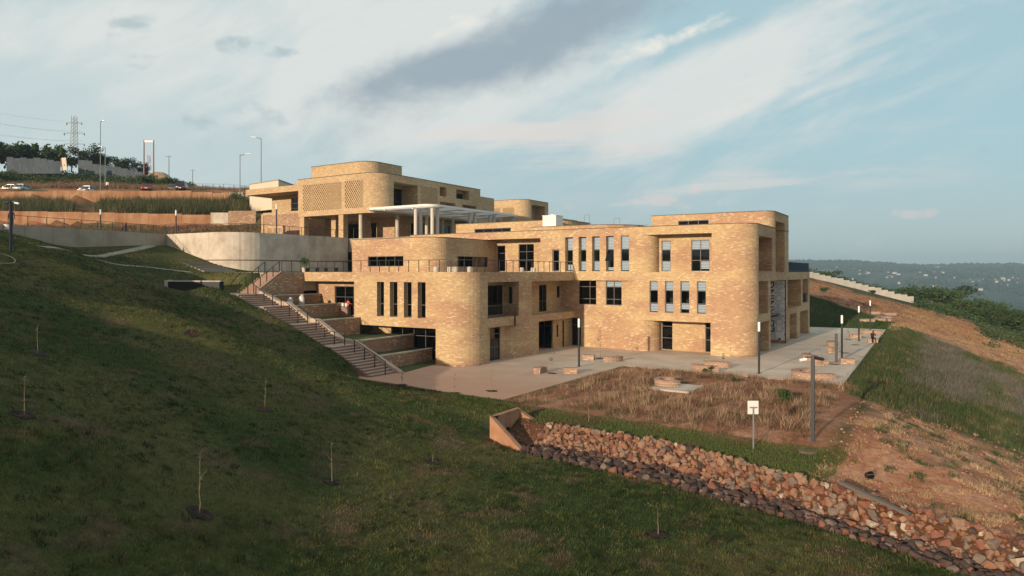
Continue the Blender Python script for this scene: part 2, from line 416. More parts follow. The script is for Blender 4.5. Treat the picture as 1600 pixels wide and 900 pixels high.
M_brick2 = brick('pale_brick', BR2, (1.08, 1.06, 1.0), (0.92, 0.86, 0.82), amt=0.6)
BR3 = [(0.0, (0.27, 0.15, 0.09)), (0.5, (0.36, 0.21, 0.125)), (1.0, (0.46, 0.30, 0.18))]
M_brick3 = brick('brown_brick', BR3, (1.0, 1.0, 1.0), (0.85, 0.8, 0.8))
BR4 = [(0.0, (0.30, 0.165, 0.11)), (0.5, (0.42, 0.26, 0.18)), (1.0, (0.56, 0.41, 0.30))]
M_brick4 = brick('terracotta_brick', BR4, (1.0, 1.0, 1.0), (0.9, 0.88, 0.86), bw=0.24, rh=0.085)
M_coping = noisy('coping_cement', [(0.3, (0.10, 0.075, 0.055)), (0.7, (0.17, 0.13, 0.10))], 1.2, 0.9)
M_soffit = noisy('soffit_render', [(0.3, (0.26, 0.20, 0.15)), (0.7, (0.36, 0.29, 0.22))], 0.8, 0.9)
M_conc = noisy('concrete', [(0.28, (0.38, 0.315, 0.25)), (0.5, (0.53, 0.465, 0.375)), (0.72, (0.64, 0.575, 0.48))], 0.7, 0.88, 0.15, 9,
               streak=((0.55, 0.55, 0.06), (0.33, 0.21, 0.13), 0.58, 0.75, 0.6))
M_concd = noisy('concrete_grey', [(0.3, (0.29, 0.245, 0.19)), (0.7, (0.42, 0.365, 0.29))], 0.5, 0.9, 0.1, 9, streak=((0.7, 0.7, 0.08), (0.20, 0.145, 0.10), 0.55, 0.75, 0.6))
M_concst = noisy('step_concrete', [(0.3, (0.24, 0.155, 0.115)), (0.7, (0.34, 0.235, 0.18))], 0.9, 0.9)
M_orange = noisy('soil_stained_concrete', [(0.25, (0.24, 0.115, 0.058)), (0.5, (0.35, 0.19, 0.10)), (0.75, (0.46, 0.31, 0.19))], 0.5, 0.9, 0, streak=((0.9, 0.9, 0.06), (0.25, 0.11, 0.055), 0.48, 0.66, 0.75))
M_plaza = noisy('plaza_concrete', [(0.28, (0.40, 0.36, 0.30)), (0.5, (0.48, 0.435, 0.365)), (0.75, (0.55, 0.50, 0.43))], 0.28, 0.85, 0.12, 12)
M_dark = plain('dark_metal', (0.030, 0.036, 0.042), 0.45, 0.3)
M_pole = plain('pole_metal', (0.022, 0.027, 0.034), 0.5, 0.2)
M_blue = plain('blue_metal', (0.025, 0.05, 0.10), 0.5, 0.2)
M_frame = plain('window_frame', (0.11, 0.105, 0.095), 0.5, 0.3)
M_white = plain('white_paint', (0.78, 0.76, 0.72), 0.5)
M_lamp = plain('lamp_diffuser', (0.82, 0.82, 0.80), 0.35)
M_blind = plain('blind_white', (0.62, 0.63, 0.68), 0.6)
M_galv = plain('galvanised', (0.34, 0.36, 0.37), 0.45, 0.5)
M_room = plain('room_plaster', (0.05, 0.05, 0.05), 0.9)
def glassmat(name, tint, refl=1.0):
    m = bpy.data.materials.new(name); m.use_nodes = True; t = m.node_tree; t.nodes.clear()
    o = t.nodes.new('ShaderNodeOutputMaterial'); mx = t.nodes.new('ShaderNodeMixShader')
    tr = t.nodes.new('ShaderNodeBsdfTransparent'); tr.inputs[0].default_value = C3(tint)
    gl = t.nodes.new('ShaderNodeBsdfGlossy'); gl.inputs['Roughness'].default_value = 0.03; gl.inputs[0].default_value = (0.9, 0.95, 1, 1)
    fr = t.nodes.new('ShaderNodeFresnel'); fr.inputs[0].default_value = 1.5
    t.links.new(fr.outputs[0], mx.inputs[0]); t.links.new(tr.outputs[0], mx.inputs[1]); t.links.new(gl.outputs[0], mx.inputs[2]); t.links.new(mx.outputs[0], o.inputs[0])
    return m
M_glass = glassmat('tinted_glass', (0.86, 0.90, 0.92))
M_glassd = glassmat('dark_glass', (0.16, 0.19, 0.20))
def attrmat(name, rough=0.8, trans=0.0, attr='Col', spec=0.15):
    m, t, b = newmat(name)
    a = t.nodes.new('ShaderNodeAttribute'); a.attribute_name = attr
    t.links.new(a.outputs['Color'], b.inputs['Base Color']); b.inputs['Roughness'].default_value = rough
    b.inputs['Specular IOR Level'].default_value = spec
    if trans:
        tr = t.nodes.new('ShaderNodeBsdfTranslucent'); t.links.new(a.outputs['Color'], tr.inputs[0])
        mx = t.nodes.new('ShaderNodeMixShader'); mx.inputs[0].default_value = trans
        t.links.new(b.outputs[0], mx.inputs[1]); t.links.new(tr.outputs[0], mx.inputs[2])
        t.links.new(mx.outputs[0], t.nodes['Material Output'].inputs[0])
    return m
M_blade = attrmat('blade', 0.8, 0.25)
M_leaf = attrmat('leaf', 0.6, 0.2)
# ------------------------------------------------------------------ the ground
_perm = np.random.RandomState(3).rand(256, 256)
def vnoise(x, y):
    x = np.asarray(x, float); y = np.asarray(y, float)
    xi = np.floor(x).astype(int); yi = np.floor(y).astype(int); fx = x-xi; fy = y-yi
    fx = fx*fx*(3-2*fx); fy = fy*fy*(3-2*fy)
    g = lambda a, b: _perm[a & 255, b & 255]
    return (g(xi, yi)*(1-fx)+g(xi+1, yi)*fx)*(1-fy)+(g(xi, yi+1)*(1-fx)+g(xi+1, yi+1)*fx)*fy
def fbm(x, y, o=4):
    r = 0; a = 0.5; t = 0
    for k in range(o): r = r+a*vnoise(x*2**k+17.3*k, y*2**k+9.1*k); t += a; a *= 0.5
    return r/t
def sst(a, b, x):
    t = np.clip((x-a)/(b-a), 0, 1); return t*t*(3-2*t)
def lerp(a, b, t): return a+(b-a)*t
TOE_Y = [-40, 0, 10, 20, 30, 37, 60]; TOE_X = [-4, -8, -14, -21, -27.5, -35.5, -36]
DT_X = [-30, -18, -11, -5, 2.3, 8, 30]; DT_Y = [31, 31.0, 31.6, 30.2, 28.2, 26.6, 21]      # far top edge of the ditch
DN_X = [-30, -17.6, -9.5, -3.8, 0.3, 6, 30]; DN_Y = [28.6, 27.9, 28.1, 27.4, 26.3, 24.4, 18]  # near edge
def ditch_q(x, y):
    yt = np.interp(x, DT_X, DT_Y); yn = np.interp(x, DN_X, DN_Y); return (y-yn)/(yt-yn)
def upper(D):
    return np.interp(D, [60, 96, 112, 113.6, 114.2, 126.5, 128.5, 129.2, 148, 182, 215, 300, 600], [12.0, 12.1, 15.2, 15.4, 16.8, 19.8, 20.0, 22.9, 26.5, 34, 36.5, 24, 0])
def H(x, y):
    x = np.asarray(x, float); y = np.asarray(y, float)
    toe = np.interp(y, TOE_Y, TOE_X)
    t = toe-x
    soft = np.sqrt(np.maximum(t, -40)**2+6.0); tp = np.where(t > -40, (t+soft)/2, 0)-0.15
    B = np.interp(tp, [0, 36, 49, 80], [0, 9.3, 11.75, 14])
    A = np.interp(x, [-100, -80, -68, -61, -53, -44.5, -36.5, -30], [13, 11.0, 7.85, 5.95, 5.65, 3.2, 0.0, 0])
    hill = lerp(B, A, np.where(x < -62, sst(29, 47, y), lerp(sst(25, 38, y), sst(29, 47, y), sst(-54, -62, x))))
    # undulation of the lawn
    und = (fbm(x*0.11, y*0.11, 3)-0.5)*0.9*sst(1, 8, t)*sst(40, 33, y)+(fbm(x*0.5+40, y*0.5, 3)-0.5)*0.16*sst(-10, 2, t)*sst(38, 35, y)
    # base south and north of the ditch
    zb = -0.06*np.maximum(0, x+24)-0.42*sst(-24, -17, x)
    zn = -0.05*np.maximum(0, x+20)*sst(38, 30, y)
    q = ditch_q(x, y)
    prof = np.interp(q, [-0.1, 0.0, 0.07, 0.54, 1.0, 1.05], [0, 0.0, -0.3, -0.3, 1, 1])
    zd = np.where(prof < 0, zb+prof*0.4*sst(-21, -18, x), lerp(zb, zn, prof))
    xr = np.interp(y, [20, 28, 36, 48, 400], [12, 6, -1.5, -5.2, -5.4])
    r = x-xr; rr = (r+np.sqrt(r*r+1.2))/2
    right = -0.33*np.minimum(rr, 60)
    z = zd+hill+und+right*sst(24, 34, y)
    bump = (fbm(x*0.35, y*0.35, 4)-0.5)*0.5*sst(0.5, 4, r)+(fbm(x*1.1+5, y*1.1, 2)-0.5)*0.28*sst(-1, 1, r)*sst(26, 32, y)*sst(120, 60, y)
    z = z+bump
    # hillside beyond the plaza
    NN = np.clip(-0.29*(x+6.5), -30, 11)+(fbm(x*0.08, y*0.08, 3)-0.5)*1.2
    z = np.where(x > -62, lerp(z, NN, sst(106, 124, y)), z)
    z = z+0.75*np.exp(-((y-36.2)/2.6)**2)*sst(-57, -54, x)*sst(-35.5, -38.5, x)
    z = lerp(z, 7.72, sst(40.3, 42.4, y)*sst(60, 55, y)*sst(-54.7, -55.6, x)*sst(-68.5, -66, x))
    # long mound across the lawn
    rx_, ry_ = np.interp(x, [-46, -40, -33, -26, -20], [0, 1, 1, 0.5, 0]), np.interp(x, [-46, -40, -33, -26, -20], [19, 23.5, 29, 31.2, 30.5])
    z = z+1.0*rx_*np.exp(-((y-ry_)/2.7)**2)
    # sunk under the stairs and planters
    st = sst(36.7, 37.5, y)*sst(47, 45, y)*sst(-55.0, -54.2, x)*sst(-35.5, -36.4, x)
    z = lerp(z, z-1.5, st)
    und_b = sst(43, 45, y)*sst(104, 100, y)*sst(-66.5, -65, x)*sst(-36, -37, x); z = lerp(z, np.minimum(z, -0.3), und_b)
    z = np.where((y > 60) & (y < 118) & (x < -36) & (x > -66), -0.4, z)
    flat = sst(34.2, 36.2, y)*sst(106, 103, y)*sst(-37.5, -36, x)*sst(-5.8, -6.8, x)
    z = lerp(z, -0.06, flat*(z > -0.5))
    # terraces high on the left
    D = -SA*x+CA*y
    lim = np.interp(y, [20, 29.6, 48.6, 49.5, 50.5, 400], [-79, -79, -84, -80, -71, -70])
    up = sst(0, -2.2, x-lim)
    ag = (CA*x+SA*y)/np.maximum(D, 1); fac = np.interp(ag, [-0.36, -0.27], [1, 0]); U = 12+(upper(D)-12)*fac
    U = np.where(U > 24, 24+(U-24)*np.interp(ag, [-0.62, -0.54, -0.44, -0.36], [1, 0.85, 0.5, 0.25]), U)
    z = np.where(x < -62, lerp(z, U+(fbm(x*0.3, y*0.3, 3)-0.5)*0.5*sst(98, 104, D)+(fbm(x*0.02, y*0.02, 3)-0.5)*5*sst(170, 260, D)*fac, up), z)
    # valley and the far ridge
    fall = np.interp(D, [170, 215, 420, 900, 1300], [0, 4, 40, 86, 92])
    Dn = np.maximum(D, 1); X = CA*x+SA*y; ang = X/Dn
    ridge = np.interp(D, [1300, 1700, 2400, 3300, 4200], [-84, -62, -8, 58, 40])-40*(ang-0.42)+(fbm(x*0.0016, y*0.0016, 5)-0.5)*44
    near = z-fall*sst(150, 260, D)*(ang > -0.5)
    z = np.where(D > 900, lerp(near, np.maximum(ridge, -95), sst(900, 1500, D)), near)
    return z
def gp(px, py, d0=9.0, d1=420.0):        # where a line of sight meets the ground
    r = (px-800)/FPX; u = (HOR-py)/FPX
    d = np.arange(d0, d1, 0.05); xs = (r*CA-SA)*d; ys = (r*SA+CA)*d; zs = CAMH+u*d
    hh = H(xs, ys); i = np.argmax(zs < hh)
    if not (zs < hh).any(): i = len(d)-1
    return Vector((xs[i], ys[i], hh[i])), d[i]
def hz(x, y): return float(H(np.array([x]), np.array([y]))[0])

def axis(lo, hi, step, far_lo, far_hi, g=1.22):
    a = list(np.arange(lo, hi+1e-6, step)); s = step
    while a[-1] < far_hi: s *= g; a.append(a[-1]+s)
    s = step; b = [lo]
    while b[-1] > far_lo: s *= g; b.append(b[-1]-s)
    return np.array(b[:0:-1]+a)
def groundcol(x, y, z):
    """earth, turf and straw colours of the ground, plus painted shade in the ditch bed"""
    n = fbm(x*0.22, y*0.22, 4); n2 = fbm(x*0.9+50, y*0.9, 3); n3 = fbm(x*0.06+9, y*0.06, 3)
    lawn = lerp(np.array([0.042, 0.060, 0.016])[None], np.array([0.092, 0.090, 0.032])[None], sst(0.35, 0.65, n)[:, None])
    bare = np.array([0.135, 0.085, 0.055])[None]
    lawn = lerp(lawn, bare, (sst(0.64, 0.76, n2)*0.6)[:, None])
    soil = lerp(np.array([0.38, 0.165, 0.09])[None], np.array([0.50, 0.265, 0.155])[None], sst(0.3, 0.7, n2)[:, None])
    red = lerp(np.array([0.34, 0.145, 0.075])[None], np.array([0.46, 0.24, 0.135])[None], sst(0.3, 0.7, n2)[:, None])
    scrub = lerp(np.array([0.045, 0.065, 0.025])[None], np.array([0.12, 0.10, 0.05])[None], sst(0.4, 0.7, n)[:, None])
    far = lerp(np.array([0.035, 0.055, 0.028])[None], np.array([0.13, 0.11, 0.07])[None], sst(0.48, 0.75, fbm(x*0.011, y*0.011, 5))[:, None])
    c = np.repeat(lawn, 1, 0).copy()
    def put(m, k):
        nonlocal c; m = np.clip(m, 0, 1)[:, None]; c = lerp(c, k, m)
    D = -SA*x+CA*y
    wob = (n-0.5)*3
    put(sst(-23.5, -22.5, x)*sst(-4.0, -5.0, x)*sst(33.2, 34.4, y)*sst(54, 53, y), soil*0.8)
    rs = sst(-4.6, -3.2, x+wob*0.5)*sst(ditch_q(x, y)*0+0.8, 1.1, ditch_q(x, y))
    put(rs, soil)
    put(sst(-5.8, -4.8, x)*sst(48, 51, y+wob)*sst(112, 92, y+wob*3+np.maximum(0, x+2)*0.6), scrub*1.1)
    put(sst(-6.2, -3.6, x)*sst(96, 110, y+wob*3+np.maximum(0, x+2)*1.2), soil)
    put(sst(122, 130, y+wob-(x+15)*1.4*0)*sst(-62, -60, x), red)
    put(sst(165, 178, y+wob*4), scrub)
    put(sst(-72, -80, x)*sst(88, 96, D), lerp(red*0.75, scrub, sst(0.42, 0.58, n)[:, None]))
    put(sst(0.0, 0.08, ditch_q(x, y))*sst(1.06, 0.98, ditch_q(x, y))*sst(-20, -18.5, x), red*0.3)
    put(sst(0.0, 0.06, ditch_q(x, y))*sst(0.6, 0.5, ditch_q(x, y))*sst(-20, -18.5, x), red*0.14)  # bed soil darkened further: the near bank's shade put into its colour
    put(sst(230, 330, D), far)
    return c
def make_ground():
    xs = axis(-112, 22, 0.62, -6500, 6500); ys = axis(2, 118, 0.62, -1500, 6500); ys = np.concatenate([ys[ys < 24], np.arange(24, 33.2, 0.24), ys[ys > 33.3]])
    X, Y = np.meshgrid(xs, ys); x = X.ravel(); y = Y.ravel(); z = H(x, y)
    nx, ny = len(xs), len(ys)
    idx = np.arange(nx*ny).reshape(ny, nx)
    f = np.stack([idx[:-1, :-1], idx[:-1, 1:], idx[1:, 1:], idx[1:, :-1]], -1).reshape(-1, 4)
    me = bpy.data.meshes.new('ground')
    me.vertices.add(nx*ny); me.vertices.foreach_set('co', np.stack([x, y, z], 1).ravel())
    me.loops.add(f.size); me.loops.foreach_set('vertex_index', f.ravel())
    me.polygons.add(len(f)); me.polygons.foreach_set('loop_start', np.arange(0, f.size, 4)); me.polygons.foreach_set('use_smooth', np.ones(len(f), bool))
    me.update(calc_edges=True)
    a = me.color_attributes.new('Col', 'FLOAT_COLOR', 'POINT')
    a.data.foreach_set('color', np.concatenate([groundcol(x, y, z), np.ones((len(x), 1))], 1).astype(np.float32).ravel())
    m, t, b = newmat('ground_earth'); nd = t.nodes; lk = t.links
    at_ = nd.new('ShaderNodeAttribute'); at_.attribute_name = 'Col'
    g = nd.new('ShaderNodeNewGeometry')
    n = nd.new('ShaderNodeTexNoise'); n.inputs['Scale'].default_value = 3.2; n.inputs['Detail'].default_value = 9; n.inputs['Roughness'].default_value = 0.7; lk.new(g.outputs['Position'], n.inputs['Vector'])
    mr = nd.new('ShaderNodeMapRange'); mr.inputs[1].default_value = 0.3; mr.inputs[2].default_value = 0.7; mr.inputs[3].default_value = 0.62; mr.inputs[4].default_value = 1.4; lk.new(n.outputs[0], mr.inputs[0])
    mx = nd.new('ShaderNodeMix'); mx.data_type = 'RGBA'; mx.blend_type = 'MULTIPLY'; mx.inputs[0].default_value = 1
    lk.new(at_.outputs['Color'], mx.inputs[6]); lk.new(mr.outputs[0], mx.inputs[7]); lk.new(mx.outputs[2], b.inputs['Base Color'])
    b.inputs['Roughness'].default_value = 0.95; b.inputs['Specular IOR Level'].default_value = 0.1
    bp = nd.new('ShaderNodeBump'); bp.inputs['Strength'].default_value = 0.9; bp.inputs['Distance'].default_value = 0.14; lk.new(n.outputs[0], bp.inputs['Height']); lk.new(bp.outputs[0], b.inputs['Normal'])
    me.materials.append(m)
    o = bpy.data.objects.new('ground', me); COL.objects.link(o); o['kind'] = 'structure'
make_ground()

# plaza: one cast slab round the front building, dusty with red soil towards the lawn
def make_plaza():
    mb = MB()
    mb.prism([(-37.6, 36.6), (-34, 36.2), (-31, 35.9), (-27.5, 35.3), (-24.7, 35.0), (-22.7, 34.9), (-22.6, 44), (-22.5, 53.2), (-14, 52.8), (-5.9, 52.3), (-6.3, 80), (-6.6, 105.8), (-20, 104.2), (-33, 103), (-44, 102), (-44, 64), (-36, 47), (-36.5, 40)], -0.35, 0.02)
    m, t, b = newmat('plaza_slab'); nd = t.nodes; lk = t.links
    g = nd.new('ShaderNodeNewGeometry')
    def nz(s, d, dist=0):
        n = nd.new('ShaderNodeTexNoise'); n.inputs['Scale'].default_value = s; n.inputs['Detail'].default_value = d; n.inputs['Distortion'].default_value = dist; lk.new(g.outputs['Position'], n.inputs['Vector']); return n.outputs[0]
    r = nd.new('ShaderNodeValToRGB'); e = r.color_ramp.elements; e[0].position = 0.3; e[0].color = (0.49, 0.39, 0.295, 1); e[1].position = 0.72; e[1].color = (0.66, 0.55, 0.435, 1); lk.new(nz(0.4, 9), r.inputs[0])
    # red dust trodden in from the lawn side and along the bed
    sp = nd.new('ShaderNodeSeparateXYZ'); lk.new(g.outputs['Position'], sp.inputs[0])
    a = nd.new('ShaderNodeMath'); a.operation = 'MULTIPLY_ADD'; lk.new(nz(0.45, 6, 0.5), a.inputs[0]); a.inputs[1].default_value = 9.0; lk.new(sp.outputs[1], a.inputs[2])
    mr = nd.new('ShaderNodeMapRange'); mr.inputs[1].default_value = 57; mr.inputs[2].default_value = 43; mr.inputs[4].default_value = 0.9; lk.new(a.outputs[0], mr.inputs[0])
    x = nd.new('ShaderNodeMix'); x.data_type = 'RGBA'; lk.new(mr.outputs[0], x.inputs[0]); lk.new(r.outputs[0], x.inputs[6]); x.inputs[7].default_value = (0.46, 0.255, 0.165, 1)
    # sawn joints every 3 m
    bt = nd.new('ShaderNodeTexBrick'); bt.offset = 0; bt.inputs['Scale'].default_value = 1; bt.inputs['Brick Width'].default_value = 3; bt.inputs['Row Height'].default_value = 3; bt.inputs['Mortar Size'].default_value = 0.02; bt.inputs['Mortar Smooth'].default_value = 0.6
    lk.new(g.outputs['Position'], bt.inputs['Vector'])
    jm = nd.new('ShaderNodeMath'); jm.operation = 'MULTIPLY'; lk.new(bt.outputs['Fac'], jm.inputs[0]); jm.inputs[1].default_value = 0.35
    j = nd.new('ShaderNodeMix'); j.data_type = 'RGBA'; lk.new(jm.outputs[0], j.inputs[0]); lk.new(x.outputs[2], j.inputs[6]); j.inputs[7].default_value = (0.2, 0.16, 0.13, 1)
    lk.new(j.outputs[2], b.inputs['Base Color']); b.inputs['Roughness'].default_value = 0.85; b.inputs['Specular IOR Level'].default_value = 0.25
    bp = nd.new('ShaderNodeBump'); bp.inputs['Strength'].default_value = 0.25; bp.inputs['Distance'].default_value = 0.02; lk.new(nz(6, 8), bp.inputs['Height']); lk.new(bp.outputs[0], b.inputs['Normal'])
    o = mb.build('plaza', m); o['kind'] = 'structure'
make_plaza()
# ------------------------------------------------------------------ windows, rails
def window(par, A, B, z0, z1, cols=(), rows=(), blinds=(), fr=0.055, glass=None, name='window', bcov=None, nodoor=True):
    """frame with a pane in each cell; A to B runs with the outside on its right; blinds: (from, to) heights 0..1 inside"""
    A, B = Vector(A), Vector(B); w = (B-A).length; t = (B-A).normalized(); n = Vector((t.y, -t.x)); h = z1-z0
    glass = glass or M_glass
    def bx(mb, u0, u1, v0, v1, d0, d1):
        o = A+t*u0+n*d0; c = [A+t*u0+n*d0, A+t*u1+n*d0, A+t*u1+n*d1, A+t*u0+n*d1]
        mb.prism([tuple(p) for p in c], z0+v0, z0+v1)
    mb = MB(); us = [0]+[c*w for c in cols]+[w]; vs = [0]+[r*h for r in rows]+[h]
    bx(mb, 0, fr, 0, h, -0.05, 0.03); bx(mb, w-fr, w, 0, h, -0.05, 0.03)
    bx(mb, fr, w-fr, 0, fr, -0.05, 0.03); bx(mb, fr, w-fr, h-fr, h, -0.05, 0.03)
    for u in us[1:-1]: bx(mb, u-fr/2, u+fr/2, fr, h-fr, -0.045, 0.025)
    for v in vs[1:-1]: bx(mb, fr, w-fr, v-fr/2, v+fr/2, -0.04, 0.02)
    f = mb.build(name, M_frame, par, world=True)
    for i in range(len(us)-1):
        for j in range(len(vs)-1):
            p = MB(); bx(p, us[i]+fr*0.5, us[i+1]-fr*0.5, vs[j]+fr*0.5, vs[j+1]-fr*0.5, -0.012, 0.0)
            p.build('pane', glass, f, world=True)
    for bl in blinds:
        p = MB(); c0, c1 = (bl[2], bl[3]) if len(bl) > 2 else (0, 1)
        v = bl[0]*h+0.02
        while v < bl[1]*h-0.05:
            bx(p, c0*w+fr*0.6, c1*w-fr*0.6, v, v+0.125, -0.085, -0.07); v += 0.15
        p.build('blind', M_blind, f, world=True)
    return f
def openwin(par, mb_ops, A, B, z0, z1, dep, **kw):
    """register an opening in a wall and set a window at the back of its reveal"""
    mb_ops.append((A, B, z0, z1, dep))
    P, Q = Vector(A), Vector(B); t = (Q-P).normalized(); n = Vector((t.y, -t.x))
    return window(par, tuple(P-n*dep), tuple(Q-n*dep), z0, z1, **kw)
def railing(par, pts, h=1.02, step=1.1, r=0.022, mids=(), post=0.045, mat=None, ends=True):
    """posts and a top rail along a line of floor points"""
    mat = mat or M_dark; V = [Vector(p) for p in pts]
    mb = MB()
    for a, b in zip(V[:-1], V[1:]):
        mb.bar(a+Vector((0, 0, h)), b+Vector((0, 0, h)), 0.05, 0.045)
        for m_ in mids: mb.bar(a+Vector((0, 0, h*m_)), b+Vector((0, 0, h*m_)), 0.02, 0.02)
    rail = mb.build('rail', mat, par, world=True)
    L_ = [0]
    for a, b in zip(V[:-1], V[1:]): L_.append(L_[-1]+(b-a).length)
    k = max(1, round(L_[-1]/step)); pm = MB(); pm.box(-post/2, post/2, -post/2, post/2, -0.02, h); me = pm.mesh('post', mat)
    for i in range(k+1):
        s = L_[-1]*i/k; j = 0
        while j < len(V)-2 and s > L_[j+1]: j += 1
        p = V[j]+(V[j+1]-V[j])*((s-L_[j])/max(1e-6, L_[j+1]-L_[j]))
        link('post', me, par, p-wloc(par))
def ngon(mb, path, z, up=True):
    P = [(*p, z) for p in path]; mb.face(P if up else P[::-1])

# ------------------------------------------------------------------ the front building
FB = thing('brick_building', 'three storey tan brick building with rounded corners and slot windows facing the paved plaza', 'building', (-30, 64, 0))
Z0, Z1, ZB, Z2, ZT, ZR = 0.0, 3.05, 6.93, 7.8, 11.45, 12.25
cA = arc(-34.9, 47.2, 2.2, -90, 0, 10)                    # rounded corner of the projecting wing
cB = arc(-16.5, 66.0, 2.0, -90, 0, 10)                    # rounded corner at the plaza end
taper = [(-27.8, 64.4), (-27.2, 64.36), (-26.7, 64.22), (-26.2, 64.08), (-25.6, 64.0)]
# ground storey
gpath = [(-46, 47), (-35.9, 47), (-35.9, 45.02)]+arc(-34.9, 47.2, 2.18, -90, 0, 10)+[(-32.72, 48.15), (-33.3, 48.15), (-33.3, 51.7), (-33.02, 52.1), (-32.84, 52.6), (-32.74, 53.2), (-32.7, 53.8), (-32.7, 56.7), (-36.2, 56.7), (-36.2, 61.0), (-33.5, 61.0), (-33.5, 64.9), (-32.05, 64.9), (-32.05, 64.4)]+taper+arc(-25.6, 65.7, 1.7, -90, 0, 8)+[(-23.9, 66), (-18.4, 66), (-18.4, 64)]+cB
gpath = [p for i, p in enumerate(gpath) if i == 0 or math.hypot(p[0]-gpath[i-1][0], p[1]-gpath[i-1][1]) > 1e-4]
gpath += [(-14.5, 94.5), (-46, 94.5)]
gops = []
openwin(FB, gops, (-42.7, 47), (-36.0, 47), 0.08, 2.95, 0.12, cols=(0.2, 0.4, 0.6, 0.8), rows=(0.3, 0.72), glass=M_glassd, name='glazed_front')
openwin(FB, gops, (-33.3, 49.25), (-33.3, 50.9), 0.04, 2.95, 0.1, cols=(0.5,), rows=(0.4, 0.8), glass=M_glassd, name='door')
openwin(FB, gops, (-36.2, 56.9), (-36.2, 60.8), 0.04, 2.9, 0.1, cols=(0.25, 0.5, 0.75), rows=(0.75,), glass=M_glassd, name='door')
openwin(FB, gops, (-35.6, 61), (-33.65, 61), 0.04, 2.9, 0.12, cols=(0.5,), rows=(0.78,), glass=M_glassd, name='door')
openwin(FB, gops, (-33.5, 61.75), (-33.5, 62.15), 1.1, 2.4, 0.1, glass=M_glassd)
openwin(FB, gops, (-33.4, 64.9), (-32.15, 64.9), 0.04, 2.95, 0.1, cols=(0.5,), rows=(0.75,), glass=M_glassd, name='door')
openwin(FB, gops, (-23.85, 66), (-22.75, 66), 0.06, 2.98, 0.1, rows=(0.4, 0.8), glass=M_glassd)
openwin(FB, gops, (-19.5, 66), (-18.45, 66), 0.06, 2.98, 0.1, rows=(0.4, 0.8), glass=M_glassd)
niche_g = [((-14.5, 66.0), (-14.5, 70.3), 0.0, 3.05, 2.6), ((-14.5, 81.1), (-14.5, 85.4), 0.0, 3.05, 2.4), ((-14.5, 87.6), (-14.5, 93.4), 0.0, 3.05, 2.4)]
mb = MB(); wall(mb, gpath, Z0, Z1, gops+niche_g+[((-14.5, 71.15), (-14.5, 79.0), 0.0, 3.05, 3.4)])
for A, B, a, b, d in niche_g: backwall(mb, A, B, a, b, d)
backwall(mb, (-14.5, 71.15), (-14.5, 79.0), 0, 3.05, 3.4)
mb.build('wall', M_brick, FB, world=True)
# open door leaf by the courtyard entrance
mb = MB(); mb.obox((-33.35, 63.0), (0.55, 0.835), 0.04, 1.05, 0.06, 2.75)
mb.build('door_leaf', M_dark, FB, world=True)
# first storey
fpath = [(-52, 46.6), (-45.3, 46.6), (-45.3, 45)]+cA+[(-32.7, 64.4)]+taper+cB+[(-14.5, 94.5), (-52, 94.5)]
fops = []
for a, b in ((-42.51, -41.67), (-40.99, -40.11), (-39.38, -38.51), (-37.84, -36.97)):
    openwin(FB, fops, (a, 45), (b, 45), 3.88, ZB, 0.46, rows=(0.36,), fr=0.07, glass=M_glassd)
openwin(FB, fops, (-49.5, 46.6), (-45.9, 46.6), 3.75, 6.45, 0.15, cols=(0.36, 0.66), rows=(0.62,), glass=M_glassd, name='glazed_door')
bal1 = ((-32.7, 48.05), (-32.7, 53.1), 3.84, 6.93, 1.7); bal2 = ((-32.7, 55.4), (-32.7, 64.36), 3.7, 6.93, 1.7)
fops += [bal1, bal2]
for a, b, bl in ((-32.3, -30.3, 0.28), (-29.23, -27.48, 0.25)):
    openwin(FB, fops, (a, 64.4), (b, 64.4), 4.42, ZB, 0.12, cols=(0.62,) if b < -30 else (0.5,), rows=(0.24, 0.74), blinds=((0.75, 1.0),), glass=M_glassd if b < -30 else M_glass)
wb = ((0.70, 1.0), (0.02, 0.30))
for k, (a, b) in enumerate(((-24.38, -23.53), (-22.82, -21.99), (-21.29, -20.42), (-19.69, -18.84))):
    openwin(FB, fops, (a, 64), (b, 64), 3.86, ZB, 0.16, rows=(0.30, 0.70), blinds=((0.71, 0.99), (0.03+0.09*(k == 2), 0.29)), name='window')
niche_f = [((-14.5, 66.0), (-14.5, 70.0), 3.8, 6.93, 2.6), ((-14.5, 71.15), (-14.5, 79.0), 3.05, 6.93, 3.4), ((-14.5, 79.9), (-14.5, 88.3), 3.72, 6.93, 2.6), ((-14.5, 89.4), (-14.5, 93.3), 4.0, 6.93, 2.0)]
mb = MB(); wall(mb, fpath, Z1, ZB, fops+niche_f)
for A, B, a, b, d in niche_f: backwall(mb, A, B, a, b, d)
bo = []
p, q = (-34.4, 48.05), (-34.4, 53.1)
openwin(FB, bo, (-34.4, 50.2), (-34.4, 53.0), 3.9, 6.6, 0.05, cols=(0.72,), rows=(0.33,), glass=M_glassd, name='door')
window(FB, (-33.75, 53.07), (-33.4, 53.07), 4.9, 6.45, glass=M_glassd)
wall(mb, [p, q], 3.84, 6.93, bo, closed=False)
bo = []
p, q = (-34.4, 55.4), (-34.4, 64.36)
openwin(FB, bo, (-34.4, 59.7), (-34.4, 61.25), 3.78, 6.5, 0.05, cols=(0.5,), rows=(0.4,), glass=M_glassd, name='door')
openwin(FB, bo, (-34.4, 63.45), (-34.4, 64.1), 5.1, 6.35, 0.05, glass=M_glassd)
wall(mb, [p, q], 3.7, 6.93, bo, closed=False)
mb.build('wall', M_brick, FB, world=True)
